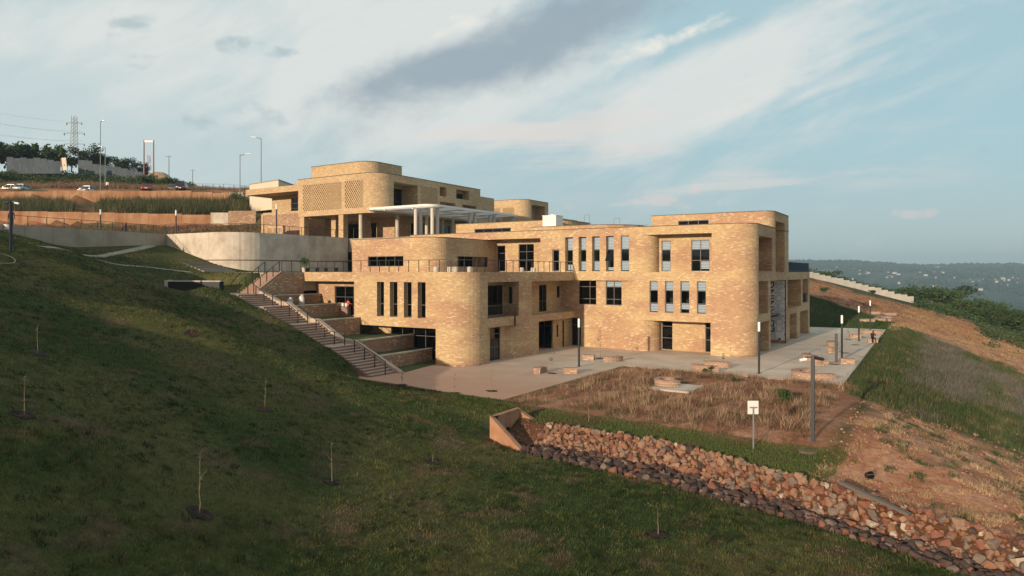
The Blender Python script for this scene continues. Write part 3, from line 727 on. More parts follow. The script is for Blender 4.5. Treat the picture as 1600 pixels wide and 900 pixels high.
# floors and soffits: one slab underside per storey
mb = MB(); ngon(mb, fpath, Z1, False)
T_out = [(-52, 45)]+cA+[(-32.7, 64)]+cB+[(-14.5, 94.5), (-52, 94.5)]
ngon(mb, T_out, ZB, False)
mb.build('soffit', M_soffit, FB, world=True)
mb = MB(); wall(mb, T_out, ZB, Z2)
mb.build('ledge', M_brick, FB, world=True)
mb = MB(); ngon(mb, offset(T_out, -0.02, True), Z2-0.01)
ngon(mb, [(-45, 48), (-33, 48), (-33, 66), (-15, 66), (-15, 94), (-45, 94)], 3.3)
mb.build('floor', M_concd, FB, world=True)
# inner partition so that rooms have a back wall
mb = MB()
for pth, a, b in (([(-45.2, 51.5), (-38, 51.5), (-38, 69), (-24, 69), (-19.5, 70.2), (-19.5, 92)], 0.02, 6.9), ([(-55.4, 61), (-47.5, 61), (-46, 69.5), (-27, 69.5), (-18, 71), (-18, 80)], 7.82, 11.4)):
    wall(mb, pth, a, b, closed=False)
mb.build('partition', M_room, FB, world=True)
# second storey with the recessed terrace front
spath = [(-43.8, 66), (-36.7, 66), (-36.7, 64)]+arc(-25.4, 65.4, 1.4, -90, 0, 8)+[(-24.0, 65.6), (-18.3, 65.6), (-18.3, 64)]+cB+[(-14.5, 73.5), (-17.1, 73.5), (-17.1, 78.2), (-14.5, 78.2), (-14.5, 80.4), (-43.8, 80.4)]
sops = []
openwin(FB, sops, (-43.6, 66), (-42.5, 66), 7.86, 10.85, 0.15, rows=(0.7,), glass=M_glassd)
openwin(FB, sops, (-40.7, 66), (-38.7, 66), 7.86, 10.95, 0.15, cols=(0.5,), rows=(0.42, 0.72), blinds=((0.74, 0.98, 0.5, 1),), name='glazed_door', glass=M_glassd)
openwin(FB, sops, (-35.25, 64), (-34.4, 64), 7.86, 10.2, 0.12, rows=(0.45,), glass=M_glassd, fr=0.11, name='door')
for k, (a, b) in enumerate(((-33.71, -32.8), (-32.13, -31.25), (-30.59, -29.73), (-29.02, -28.17), (-27.41, -26.52))):
    openwin(FB, sops, (a, 64), (b, 64), 7.87, ZT, (0.5, 0.5, 0.42, 0.38, 0.14)[k], rows=(0.29, 0.62), blinds=((0.63, 0.99), (0.03, (0.2, 0.27, 0.27, 0.1, 0.27)[k])))
openwin(FB, sops, (-23.75, 65.6), (-22.8, 65.6), 7.87, 10.9, 0.1, rows=(0.33, 0.70), blinds=((0.71, 0.99), (0.02, 0.32)))
openwin(FB, sops, (-20.75, 65.6), (-18.95, 65.6), 7.87, 10.9, 0.1, cols=(0.5,), rows=(0.35, 0.70), blinds=((0.71, 0.99), (0.07, 0.33, 0.5, 1)))
niche_s = [((-14.5, 66.0), (-14.5, 71.8), 7.88, 11.2, 2.6)]
mb = MB(); wall(mb, spath, Z2, ZT, sops+niche_s)
for A, B, a, b, d in niche_s: backwall(mb, A, B, a, b, d)
mb.build('wall', M_brick, FB, world=True)
# top-hung casement left open in the fourth slot window
mb = MB(); mb.slab([(-28.97, 63.62), (-28.22, 63.62), (-28.22, 64.34), (-28.97, 64.34)], [8.95, 8.95, 10.0, 10.0], [8.92, 8.92, 9.97, 9.97])
mb.build('open_casement', M_glassd, FB, world=True)
# roof band
rpath = [(-55.0, 64)]+cB+[(-14.5, 73.5), (-17.1, 73.5), (-17.1, 78.2), (-14.5, 78.2), (-14.5, 80.4), (-55.0, 80.4)]
mb = MB(); wall(mb, rpath, ZT, ZR); mb.build('roof_band', M_brick, FB, world=True)
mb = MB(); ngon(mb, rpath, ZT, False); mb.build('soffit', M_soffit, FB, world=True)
mb = MB(); ngon(mb, offset(rpath, -0.05, True), ZR-0.02); mb.build('roof', M_concd, FB, world=True)
# terrace room with its rounded corner
room = [(-55.7, 55), (-45.8, 55)]+arc(-45.8, 57, 2.0, -90, 0, 10)[1:]+[(-43.8, 66.3), (-55.7, 66.3)]
rops = []
openwin(FB, rops, (-53.3, 55), (-48.2, 55), 8.4, 9.5, 0.12, cols=(0.25, 0.5, 0.75), blinds=((0.1, 0.95, 0.5, 0.75),), glass=M_glassd)
openwin(FB, rops, (-43.8, 58.6), (-43.8, 64.4), 8.35, 9.5, 0.12, cols=(0.25, 0.5, 0.75), glass=M_glassd)
mb = MB(); wall(mb, room, Z2, 11.38, rops); mb.build('wall', M_brick, FB, world=True)
mb = MB(); ngon(mb, room, 11.36); mb.build('roof', M_concd, FB, world=True)
# roof rooms
rb1 = [(-27.2, 72), (-15.9, 72)]+arc(-15.9, 73.4, 1.4, -90, 0, 8)[1:]+[(-14.5, 80.4), (-27.2, 80.4)]
o1 = []; openwin(FB, o1, (-24.2, 72), (-20.9, 72), 12.3, 13.3, 0.12, cols=(0.33, 0.66), blinds=((0.05, 0.95, 0.34, 0.66),), glass=M_glassd)
mb = MB(); wall(mb, rb1, ZR-0.03, 13.95, o1+[((-14.5, 73.5), (-14.5, 78.2), ZR-0.03, 13.05, 2.6)])
backwall(mb, (-14.5, 73.5), (-14.5, 78.2), ZR-0.03, 13.05, 2.6); mb.build('roof_room', M_brick, FB, world=True)
mb = MB(); ngon(mb, rb1, 13.93); mb.build('roof', M_concd, FB, world=True)
rb2 = [(-53.3, 70.5), (-40.5, 70.5)]+arc(-40.5, 73.5, 3.0, -90, 0, 8)[1:]+[(-37.5, 78), (-53.3, 78)]
o2 = []; openwin(FB, o2, (-50.0, 70.5), (-44.6, 70.5), 12.35, 13.2, 0.12, cols=(0.25, 0.5, 0.75), blinds=((0.05, 0.95, 0.0, 0.25), (0.05, 0.95, 0.5, 0.75)), glass=M_glassd)
mb = MB(); wall(mb, rb2, ZR-0.03, 13.9, o2); mb.build('roof_room', M_brick, FB, world=True)
mb = MB(); ngon(mb, rb2, 13.88); mb.build('roof', M_concd, FB, world=True)
rb3 = [(-39.2, 66.0), (-33.5, 65.8), (-31.5, 66.0), (-30.0, 66.5), (-28.6, 67.5), (-27.6, 69.2), (-27.6, 71.9), (-39.2, 70.4)]
mb = MB(); wall(mb, rb3, ZR-0.03, 12.78); ngon(mb, rb3, 12.77); mb.build('roof_kerb', M_brick, FB, world=True)
# copings
mb = MB()
for pth, z in ((rpath, ZR), (rb1, 13.95), (rb2, 13.9), (rb3, 12.78), (room, 11.38)):
    sweep(mb, pth, 0.035, 0.28, z, z+0.06)
mb.build('coping', M_coping, FB, world=True)
# plinth course of soldier bricks round the two cylinder corners
for pth in (arc(-34.9, 47.2, 2.24, -90, 0, 10), arc(-16.5, 66.0, 2.05, -90, 0, 10)):
    mb = MB(); sweep(mb, pth, 0.0, 0.06, 0.0, 0.16, closed=False); mb.build('plinth', M_brick3, FB, world=True)
# balcony rails inside the two niches, drain pipe
mb = MB()
for (x, y0, y1, z) in ((-32.8, 48.1, 53.05, 3.86),):
    mb.bar((x, y0, z+1.0), (x, y1, z+1.0), 0.04, 0.04); mb.bar((x, y0, z+0.1), (x, y1, z+0.1), 0.03, 0.03)
    k = 0
    while y0+k*0.11 < y1: mb.bar((x, y0+k*0.11, z), (x, y0+k*0.11, z+1.0), 0.014, 0.014); k += 1
mb.build('balustrade', M_dark, FB, world=True)
mb = MB(); mb.tube((-32.62, 52.3, 2.9), (-32.62, 52.3, 3.9), 0.06, 8); mb.build('drain_pipe', M_dark, FB, world=True)
# dark blue balustrade on the far terrace and in the last niche
mb = MB()
def bluebars(x0, y0, x1, y1, z):
    L_ = math.hypot(x1-x0, y1-y0); n = int(L_/0.38)
    mb.bar((x0, y0, z+1.1), (x1, y1, z+1.1), 0.06, 0.05); mb.bar((x0, y0, z+0.12), (x1, y1, z+0.12), 0.05, 0.05)
    for k in range(n+1): mb.bar((x0+(x1-x0)*k/n, y0+(y1-y0)*k/n, z), (x0+(x1-x0)*k/n, y0+(y1-y0)*k/n, z+1.1), 0.06, 0.10)
bluebars(-14.6, 80.5, -14.6, 94.3, Z2); bluebars(-14.7, 94.3, -30, 94.3, Z2); bluebars(-14.75, 91.2, -14.75, 93.2, 4.02)
mb.build('balustrade', M_blue, FB, world=True)
mb = MB(); mb.box(-15.5, -15.42, 81.6, 82.7, 1.3, 2.6); mb.build('window', M_glassd, FB, world=True)

# roof furniture
t = thing('water_tank', 'white box tank on the roof of the front building', 'tank', (-37.4, 68.0, 12.75))
mb = MB(); mb.box(-0.85, 0.85, -0.8, 0.8, 0, 1.35); mb.box(-0.9, 0.9, -0.85, 0.85, 1.35, 1.42); mb.build('body', M_white, t)
mb = MB(); mb.lathe([(0, 1.55), (0.25, 1.55), (0.25, 1.42)], 12); mb.build('lid', M_white, t)
hoopmb = MB(); hoopmb.pipe([(-0.35, 0, -0.4), (-0.35, 0, 0.9), (0.35, 0, 0.9), (0.35, 0, -0.4)], 0.03, 6); hoop = hoopmb.mesh('roof_ladder', M_galv)
for (x, y, z, lab) in ((-31.2, 71.7, 12.95, 'metal ladder hoop on the long roof beside the kerb'), (-29.0, 74.5, 12.3, 'small metal ladder hoop against the roof room wall'), (-37.7, 77.4, 14.05, 'metal ladder hoop behind the white roof tank')):
    tag(link('roof_ladder', hoop, None, (x, y, z)), lab, 'ladder')

# terrace railing
RT = thing('terrace_railing', 'dark metal railing along the edge of the brick terrace', 'railing', (-42, 45, 7.8))
pts = [(-52.1, 42.5, 7.8), (-52.1, 45.15, 7.8), (-34.9, 45.15, 7.8)]+[(x, y, 7.8) for x, y in arc(-34.9, 47.2, 2.05, -90, 0, 6)[1:]]+[(-32.85, 63.6, 7.8)]
railing(RT, pts, step=1.12)

# terrace stools and benches
stm = MB(); stm.lathe([(0.0, 0.02), (0.24, 0.0), (0.27, 0.22), (0.24, 0.46), (0, 0.47)], 14); stool = stm.mesh('stool', M_conc, smooth=True)
for k, p in enumerate(((-37.6, 47.2), (-36.6, 47.9), (-35.5, 47.2), (-34.5, 48.0), (-36.4, 59.6), (-35.6, 60.6))):
    tag(link('stool', stool, None, (p[0], p[1], 7.79)), 'round concrete stool on the terrace behind the dark railing', 'stool', 'concrete stools on the terrace')
for k, p in enumerate(((-52.2, 46.2), (-49.6, 46.2))):
    t = thing('terrace_bench', 'low dark bench on the terrace beside the potted shrub', 'bench', (p[0], p[1], 7.79), 0, 'low benches on the terrace')
    mb = MB(); mb.box(-0.9, 0.9, -0.22, 0.22, 0.36, 0.43); mb.build('seat', M_dark, t)
    for x in (-0.7, 0.7): mb = MB(); mb.box(x-0.06, x+0.06, -0.2, 0.2, 0, 0.36); mb.build('leg', M_dark, t)
# ------------------------------------------------------------------ banner at the plaza end
BN = thing('banner', 'tall white banner reading LEARNING COMMONS hung between brick piers', 'banner', (-15.9, 78.9, 0.35))
bm_ = MB(); bm_.box(-1.4, 1.3, -0.02, 0.0, 0, 6.5); bm_.build('sheet', plain('banner_sheet', (0.80, 0.82, 0.80), 0.7), BN)
M_ink = plain('banner_ink', (0.02, 0.025, 0.03), 0.7); M_line = plain('banner_line', (0.16, 0.30, 0.31), 0.7)
def text_mesh(txt, size, outline, mat, name, loc, parent, ex=1.0):
    cu = bpy.data.curves.new(name, 'FONT'); cu.body = txt; cu.size = size; cu.resolution_u = 3
    if outline: cu.fill_mode = 'NONE'; cu.bevel_depth = outline; cu.bevel_resolution = 0
    tmp = bpy.data.objects.new('tmp', cu); COL.objects.link(tmp)
    dg = bpy.context.evaluated_depsgraph_get(); me = bpy.data.meshes.new_from_object(tmp.evaluated_get(dg))
    bpy.data.objects.remove(tmp); me.materials.clear(); me.materials.append(mat); me.name = name
    w = max(v.co.x for v in me.vertices)-min(v.co.x for v in me.vertices); x0 = min(v.co.x for v in me.vertices)
    k = ex/w
    for v in me.vertices:                # reading upwards: text x runs up, text y runs to the left
        v.co = Vector((-v.co.y, v.co.z*0.3, (v.co.x-x0)*k))
    o = link(name, me, parent, loc); return o
text_mesh('LEARNING', 1.15, 0, M_ink, 'lettering', (0.2, -0.035, 0.9), BN, 5.5)
text_mesh('COMMONS', 1.2, 0.016, M_line, 'lettering', (1.12, -0.04, 0.85), BN, 5.5)
mb = MB()
for k in range(5): mb.bar((-0.25+k*0.16, -0.03, 0.02), (0.15+0.02*k, -0.03, 2.2-0.25*k), 0.03, 0.01)
mb.build('fan_lines', M_line, BN)
mb = MB(); mb.lathe([(0, 0), (0.12, 0.02), (0.12, 0.2), (0, 0.22)], 10, (0.75, -0.06, 0.02)); mb.build('weight', M_ink, BN)
mb = MB(); mb.tube((1.36, -0.05, -0.3), (1.36, -0.05, 6.6), 0.045, 8); mb.build('pole', M_dark, BN)
for z in (0.6, 1.9, 3.2, 4.5, 5.8):
    mb = MB(); mb.box(1.22, 1.34, -0.05, 0.0, z, z+0.1); mb.build('tie', M_dark, BN)

# ------------------------------------------------------------------ terrace platform and big retaining wall
mb = MB(); mb.prism([(-54.6, 42.6), (-52.02, 42.6), (-52.02, 54.9), (-45, 54.9), (-45, 66), (-68, 66), (-68, 47.5), (-60, 43.4)], 6.0, 7.77)
o = mb.build('terrace_floor', M_concd); o['kind'] = 'structure'
RW = thing('retaining_wall', 'tall pale concrete retaining wall with a curved sunlit end', 'wall', (-69, 52, 7))
cpath = [(-80.6, 48.4)]+arc(-72.2, 52.9, 4.2, -97, 0, 12)+[(-68.0, 66.4)]
cuts = arclen(cpath); tot = cuts[-1]; npan = 7
for k in range(npan):
    s0, s1 = tot*k/npan, tot*(k+1)/npan-0.025
    seg = [p_of(cpath, cuts, s0)]+[p for p, s in zip(cpath, cuts) if s0+0.05 < s < s1-0.05]+[p_of(cpath, cuts, s1)]
    mb = MB(); sweep(mb, seg, 0.0, 0.5, 5.5, 12.42, closed=False); mb.build('wall_panel', M_conc, RW, world=True)
mb = MB(); sweep(mb, cpath, 0.012, 0.1, 9.12, 9.24, closed=False); mb.build('pour_joint', M_coping, RW, world=True)
# paved upper level behind it
mb = MB(); mb.prism([(-80.3, 49.2)]+offset(arc(-72.2, 52.9, 4.2, -97, 0, 12), -0.45, False)+[(-68.45, 66.6), (-56, 66.6), (-56, 116), (-90, 116), (-90, 64), (-84, 49.2)], 10.5, 12.3)
o = mb.build('upper_plaza', M_concd); o['kind'] = 'structure'
# ramp with its low concrete wall
rw = [(-75.5, 26.0), (-76.5, 30.0), (-78.6, 40.0), (-80.6, 48.4)]
RM = thing('ramp_wall', 'low grey concrete wall in shade along the ramp above the lawn', 'wall', (-78, 38, 10))
cs = arclen(rw)
for k in range(8):
    a, b = cs[-1]*k/8, cs[-1]*(k+1)/8-0.02
    P, Q = p_of(rw, cs, a), p_of(rw, cs, b); za, zb = 12.35+0.1*k/8, 12.35+0.1*(k+1)/8
    d = (Vector(Q)-Vector(P)).normalized(); n = Vector((-d.y, d.x))*0.4
    mb = MB(); mb.slab([P, Q, tuple(Vector(Q)+n), tuple(Vector(P)+n)], [za, zb, zb, za], [9.0]*4); mb.build('wall_panel', M_concd, RM, world=True)
mb = MB(); mb.prism([(-75.7, 26), (-76.8, 30), (-78.9, 40), (-80.9, 48.9), (-88, 50), (-88, 26)], 10.0, 12.28)
o = mb.build('ramp', M_concd); o['kind'] = 'structure'
RR = thing('ramp_railing', 'dark metal railing on top of the ramp wall and upper plaza edge', 'railing', (-78, 38, 12.3))
railing(RR, [(-76.9, 30.2, 12.36), (-78.9, 40, 12.4), (-80.9, 48.5, 12.44), (-80.0, 49.0, 12.44)]+[(x, y, 12.42) for x, y in offset(arc(-72.2, 52.9, 4.2, -97, 0, 8), -0.2, False)]+[(-68.2, 66.2, 12.42)], h=1.0, step=1.9)
# path and side steps up the lawn to the ramp
SS = thing('side_steps', 'grey concrete steps running down beside the sunlit retaining wall', 'steps', (-74, 46.5, 8))
for k in range(18):
    x1 = -80.0+k*0.68; z = 10.65-k*0.158-(0.0 if k < 9 else 0.0)
    mb = MB(); mb.prism([(x1, 44.6+0.02*k), (x1+0.70, 44.6+0.02*k), (x1+0.70, 48.9), (x1, 48.9)], z-1.2, z); mb.build('step', M_concd, SS, world=True)
def strip(name, pts, w, mat, up=0.05, kind='structure'):
    mb = MB(); L_ = []
    fine = []
    for a, b in zip(pts[:-1], pts[1:]):
        n = max(1, int((b-a).length/0.8))
        fine += [a+(b-a)*k/n for k in range(n)]
    fine.append(pts[-1])
    for i, p in enumerate(fine):
        d = (fine[min(i+1, len(fine)-1)]-fine[max(i-1, 0)]); d.z = 0; d.normalize(); n = Vector((-d.y, d.x, 0))*w/2
        a, b = p+n, p-n; zm = hz(p.x, p.y)
        L_.append(((a.x, a.y, max(zm, hz(a.x, a.y))*0.5+hz(a.x, a.y)*0.5+up), (b.x, b.y, max(zm, hz(b.x, b.y))*0.5+hz(b.x, b.y)*0.5+up)))
    for (a, b), (c, d) in zip(L_[:-1], L_[1:]):
        mb.face([a, b, d, c]); lo = lambda p: (p[0], p[1], p[2]-0.3)
        mb.face([a, c, lo(c), lo(a)]); mb.face([d, b, lo(b), lo(d)])
    o = mb.build(name, mat); o['kind'] = kind; return o
strip('path', [Vector((-79.8, 46.2, 0)), Vector((-75.0, 39.5, 0)), Vector((-70.7, 33.5, 0)), Vector((-66.5, 28.5, 0))], 0.9, M_concd, 0.06)
strip('path', [Vector((-70.4, 33.6, 0)), Vector((-69.0, 39, 0)), Vector((-66.8, 45.4, 0))], 0.4, M_concd, 0.05)

# ------------------------------------------------------------------ outdoor stair with brick planters
ST = thing('staircase', 'long outdoor staircase with landings and centre handrail running down the lawn edge', 'staircase', (-44, 38.5, 0))
YS0, YS1 = 37.2, 39.85
prof = []                                # (x, z) of nosings from the bottom up
def flight(x0, x1, z0, z1, n):
    out = []
    for k in range(n): out.append((x0+(x1-x0)*k/n, x0+(x1-x0)*(k+1)/n, z0+(z1-z0)*(k+1)/n))
    return out
FL = [(-35.8, -40.3, 0.0, 2.0, 12), (-41.6, -44.5, 2.0, 3.55, 9), (-45.6, -48.2, 3.55, 4.9, 8), (-49.3, -51.6, 4.9, 5.85, 6)]
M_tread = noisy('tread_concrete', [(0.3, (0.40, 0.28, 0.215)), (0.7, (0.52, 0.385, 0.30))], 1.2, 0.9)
for (x0, x1, z0, z1, n) in FL:
    for (a, b, z) in flight(x0, x1, z0, z1, n):
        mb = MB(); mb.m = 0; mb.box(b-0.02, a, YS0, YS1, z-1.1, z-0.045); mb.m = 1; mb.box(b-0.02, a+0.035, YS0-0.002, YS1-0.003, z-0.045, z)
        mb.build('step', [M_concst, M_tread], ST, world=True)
for (a, b, z) in ((-41.6, -40.3, 2.0), (-45.6, -44.5, 3.55), (-49.3, -48.2, 4.9), (-57.0, -51.6, 5.85)):
    mb = MB(); mb.box(a, b, YS0, YS1, z-1.2, z+0.004); mb.build('landing', M_tread, ST, world=True)
for k in range(11):                      # last flight turns up to the terrace
    mb = MB(); mb.box(-54.6, -52.35, 39.87+k*0.25, 42.75, 5.85+k*0.174, 5.85+(k+1)*0.174); mb.build('step', M_concst, ST, world=True)
sx = [(-35.2, 0.05), (-35.8, 0.35), (-40.3, 2.3), (-41.6, 2.35), (-44.5, 3.85), (-45.6, 3.9), (-48.2, 5.2), (-49.3, 5.25), (-52.0, 6.15)]
mb = MB()
for (xa, za), (xb, zb) in zip(sx[:-1], sx[1:]):
    mb.slab([(xb, YS1+0.01), (xa, YS1+0.01), (xa, 40.3), (xb, 40.3)], [zb, za, za, zb], [zb-1.9, za-1.9, za-1.9, zb-1.9])
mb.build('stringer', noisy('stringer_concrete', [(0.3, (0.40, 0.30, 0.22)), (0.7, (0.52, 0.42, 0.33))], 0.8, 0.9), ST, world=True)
mb = MB(); mb.slab([(-52.35, 39.9), (-52.05, 39.9), (-52.05, 42.6), (-52.35, 42.6)], [6.2, 6.2, 7.95, 7.95], [4.6]*4); mb.build('stringer', M_concst, ST, world=True)
mb = MB(); mb.slab([(-52.06, 39.95), (-52.0, 39.95), (-52.0, 42.6), (-52.06, 42.6)], [6.0, 6.0, 7.7, 7.7], [4.6]*4); mb.box(-52.06, -52.0, 42.6, 45.0, 4.6, 7.7); mb.build('side_wall', M_brick3, ST, world=True)
hr = []
for (x0, x1, z0, z1, n) in FL: hr += [(x0-0.15, 38.75, z0+0.03), (x1+0.05, 38.75, z1)]
hr = [(-35.75, 38.75, 0.02)]+hr[1:]+[(-52.0, 38.75, 5.85)]
railing(ST, hr, h=1.0, step=1.15, post=0.06)
railing(ST, [(-52.45, 39.7, 5.85), (-52.45, 42.5, 7.78)], h=1.0, step=0.9, post=0.06); railing(ST, [(-54.5, 39.7, 5.85), (-54.5, 42.5, 7.78)], h=1.0, step=0.9, post=0.06)

M_turf = noisy('planter_turf', [(0.3, (0.045, 0.075, 0.022)), (0.7, (0.09, 0.12, 0.04))], 2.0, 0.95, 0.6, 20, dist=0.05)
PL = [(-52.0, -51.3, 5.70, 46.5, 'uppermost brick planter wall behind the white sacks'), (-51.3, -48.3, 4.85, 46.4, 'brick planter step below the white sacks beside the glazed door'),
      (-48.3, -44.55, 3.72, 45.0, 'brick planter step where the person in orange stands'), (-44.55, -39.9, 2.27, 46.9, 'long brick planter step below the slot windows'),
      (-39.9, -37.8, 1.15, 46.9, 'lowest brick planter step beside the glazed ground floor front')]
for (xa, xb, z, ye, lab) in PL:
    t = thing('brick_planter', lab, 'planter', (xb, 43, 0), 0, 'brick planters stepping down beside the stair')
    y1 = ye if xb > -45.2 else 46.5
    mb = MB(); mb.box(xb-0.3, xb, 40.32, y1 if xb != -44.55 else 44.98, -0.3 if xb > -45 else z-2.2, z-0.07); mb.build('wall', M_brick3, t, world=True)
    mb = MB(); mb.box(xb-0.34, xb+0.04, 40.31, y1+0.01 if xb != -44.55 else 44.97, z-0.07, z+0.02); mb.build('coping', M_conc, t, world=True)
    mb = MB(); mb.box(xa+0.01, xb-0.31, 40.33, (46.55 if xb < -45.2 else 46.9), z-1.3, z-0.06); mb.build('turf', M_turf, t, world=True)
mb = MB(); mb.prism([(-37.75, 40.4), (-35.3, 40.4), (-36.2, 45.0), (-35.95, 46.95), (-37.75, 46.95)], -0.2, 0.06)
o = mb.build('lawn_corner', M_turf); o['kind'] = 'structure'
# white sacks on the upper planter
sk = bmesh.new(); bmesh.ops.create_icosphere(sk, subdivisions=2, radius=0.5)
for v in sk.verts: v.co = Vector((v.co.x*0.8, v.co.y*0.6, v.co.z*(1.1 if v.co.z > 0 else 0.75)))*(1+0.18*mnoise.noise(v.co*3))
sme = bpy.data.meshes.new('sack'); sk.to_mesh(sme); sk.free(); sme.materials.append(plain('sack_white', (0.62, 0.60, 0.56), 0.8)); sme.polygons.foreach_set('use_smooth', [True]*len(sme.polygons))
tag(link('sack', sme, None, (-50.4, 43.4, 5.0), (0, 0, 0.4), (0.75, 0.75, 1.35)), 'tall white sack standing on the upper planter', 'sack')
tag(link('sack', sme, None, (-50.7, 42.3, 5.0), (0.2, 0, 1.2), (0.7, 0.7, 0.95)), 'low slumped white sack on the upper planter', 'sack')
# dark planted bed beside the stair top
DB = thing('planting_box', 'long black box bed with a timber rim at the head of the stair', 'planter', (-58, 38, 6))
mb = MB(); mb.prism([(-61.3, 37.0), (-56.3, 38.9), (-56.5, 39.5), (-61.5, 37.6)], 5.0, 6.9); mb.build('body', plain('black_liner', (0.005, 0.006, 0.009), 0.6), DB, world=True)
mb = MB(); mb.prism([(-61.4, 36.95), (-56.2, 38.93), (-56.45, 39.55), (-61.6, 37.6)], 6.9, 7.0); mb.prism([(-61.62, 36.85), (-61.3, 36.97), (-61.5, 37.6), (-61.8, 37.5)], 5.0, 7.05); mb.build('rim', M_conc, DB, world=True)

# ------------------------------------------------------------------ upper brick building
UB = thing('brick_building', 'upper brick building with perforated brick screens standing on square columns', 'building', (-70, 68, 12.3))
us0, us1, us2 = 12.3, 15.65, 20.95
cU = arc(-65.2, 69.0, 2.5, -90, 0, 10)
upath = [(-78.0, 66.5)]+cU+[(-62.7, 90.0), (-78.0, 90.0)]
uops = [((-77.0, 66.5), (-69.3, 66.5), 16.4, 20.1, 0.25), ((-68.7, 66.5), (-65.3, 66.5), 16.4, 20.1, 0.25)]
scr = [((-77.0, 66.5), (-69.3, 66.5)), ((-68.7, 66.5), (-65.3, 66.5))]
nu = [((-62.7, 69.6), (-62.7, 74.6), 15.9, 20.0, 3.0), ((-62.7, 79.6), (-62.7, 83.4), 16.2, 18.2, 1.6), ((-62.7, 85.2), (-62.7, 88.9), 16.2, 18.2, 1.6),
      ((-62.7, 79.6), (-62.7, 81.2), 19.0, 20.4, 1.2), ((-62.7, 83.6), (-62.7, 87.0), 19.0, 20.4, 1.2)]
scr2 = ((-62.7, 75.2), (-62.7, 79.0), 16.0, 20.0, 0.25)
mb = MB(); wall(mb, upath, us1, us2, uops+nu+[scr2])
for A, B, a, b, d in nu: backwall(mb, A, B, a, b, d)
for A, B, a, b, d in uops+[scr2]: backwall(mb, A, B, a, b, d+0.6)
mb.build('wall', M_brick2, UB, world=True)
mb = MB(); ngon(mb, upath, us1, False); mb.build('soffit', M_soffit, UB, world=True)
mb = MB(); ngon(mb, offset(upath, -0.05, True), us2-0.02); mb.build('roof', M_concd, UB, world=True)
def screen(par, A, B, z0, z1, dep, cw=0.38, ch=0.25):
    """hit-and-miss brickwork with real holes"""
    A, B = Vector(A), Vector(B); t = (B-A).normalized(); n = Vector((t.y, -t.x)); w = (B-A).length
    mb = MB(); rows = int((z1-z0)/ch); ch = (z1-z0)/rows; colsn = int(w/cw)
    for j in range(rows):
        z = z0+j*ch; off = (j % 2)*cw*0.5
        for i in range(-1, colsn+1):
            u0 = i*cw+off; u1 = u0+cw*0.62
            u0, u1 = max(0.0, u0), min(w, u1)
            if u1-u0 < 0.03: continue
            P = A+t*u0-n*0.02; Q = A+t*u1-n*0.02; p, q = P-n*dep, Q-n*dep; zz = z+ch-0.03
            mb.face([(*P, z), (*Q, z), (*Q, zz), (*P, zz)], [(u0+j*.7, z), (u1+j*.7, z), (u1+j*.7, zz), (u0+j*.7, zz)])
            mb.face([(*Q, z), (*q, z), (*q, zz), (*Q, zz)]); mb.face([(*p, z), (*P, z), (*P, zz), (*p, zz)])
            mb.face([(*P, z), (*p, z), (*q, z), (*Q, z)]); mb.face([(*P, zz), (*Q, zz), (*q, zz), (*p, zz)])
    for j in range(rows+1):              # thin bed courses
        z = z0+j*ch
        P, Q = A-n*0.04, B-n*0.04; p, q = P-n*(dep-0.04), Q-n*(dep-0.04)
        mb.face([(*P, z-0.03), (*Q, z-0.03), (*Q, z), (*P, z)]); mb.face([(*P, z), (*Q, z), (*q, z), (*p, z)]); mb.face([(*q, z-0.03), (*Q, z-0.03), (*P, z-0.03), (*p, z-0.03)])
    o = mb.build('screen', M_brick2, par, world=True); o['kind'] = 'stuff'
screen(UB, (-77.0, 66.5), (-69.3, 66.5), 16.4, 20.1, 0.22); screen(UB, (-68.7, 66.5), (-65.3, 66.5), 16.4, 20.1, 0.22); screen(UB, (-62.7, 75.2), (-62.7, 79.0), 16.0, 20.0, 0.22)
# dark glazing at the back of the open loggia
window(UB, (-65.65, 69.7), (-65.65, 74.5), 16.0, 19.6, cols=(0.25, 0.5, 0.75), rows=(0.5,), glass=M_glassd)
window(UB, (-63.85, 84.0), (-63.85, 86.8), 19.05, 20.0, cols=(0.5,), glass=M_glassd); window(UB, (-64.25, 80.0), (-64.25, 83.0), 16.3, 17.8, cols=(0.5,), glass=M_glassd); window(UB, (-64.25, 85.6), (-64.25, 88.6), 16.3, 17.8, cols=(0.5,), glass=M_glassd)
# set-back top room
tb = [(-77.3, 68.3), (-68.2, 68.3)]+arc(-68.2, 70.5, 2.2, -90, 0, 8)[1:]+[(-66.0, 75.0), (-77.3, 75.0)]
mb = MB(); wall(mb, tb, us2-0.03, 22.95); mb.build('top_room', M_brick2, UB, world=True)
mb = MB(); ngon(mb, tb, 22.93); mb.build('roof', M_concd, UB, world=True)
mb = MB(); sweep(mb, upath, 0.05, 0.3, us2, us2+0.07); sweep(mb, tb, 0.05, 0.3, 22.95, 23.02); mb.build('coping', M_coping, UB, world=True)
# lower tail roof
mb = MB(); wall(mb, [(-76, 90), (-62.7, 90), (-62.7, 94), (-76, 94)], us1, 19.9); ngon(mb, [(-76, 90), (-62.7, 90), (-62.7, 94), (-76, 94)], 19.9); mb.build('wall', M_brick2, UB, world=True)
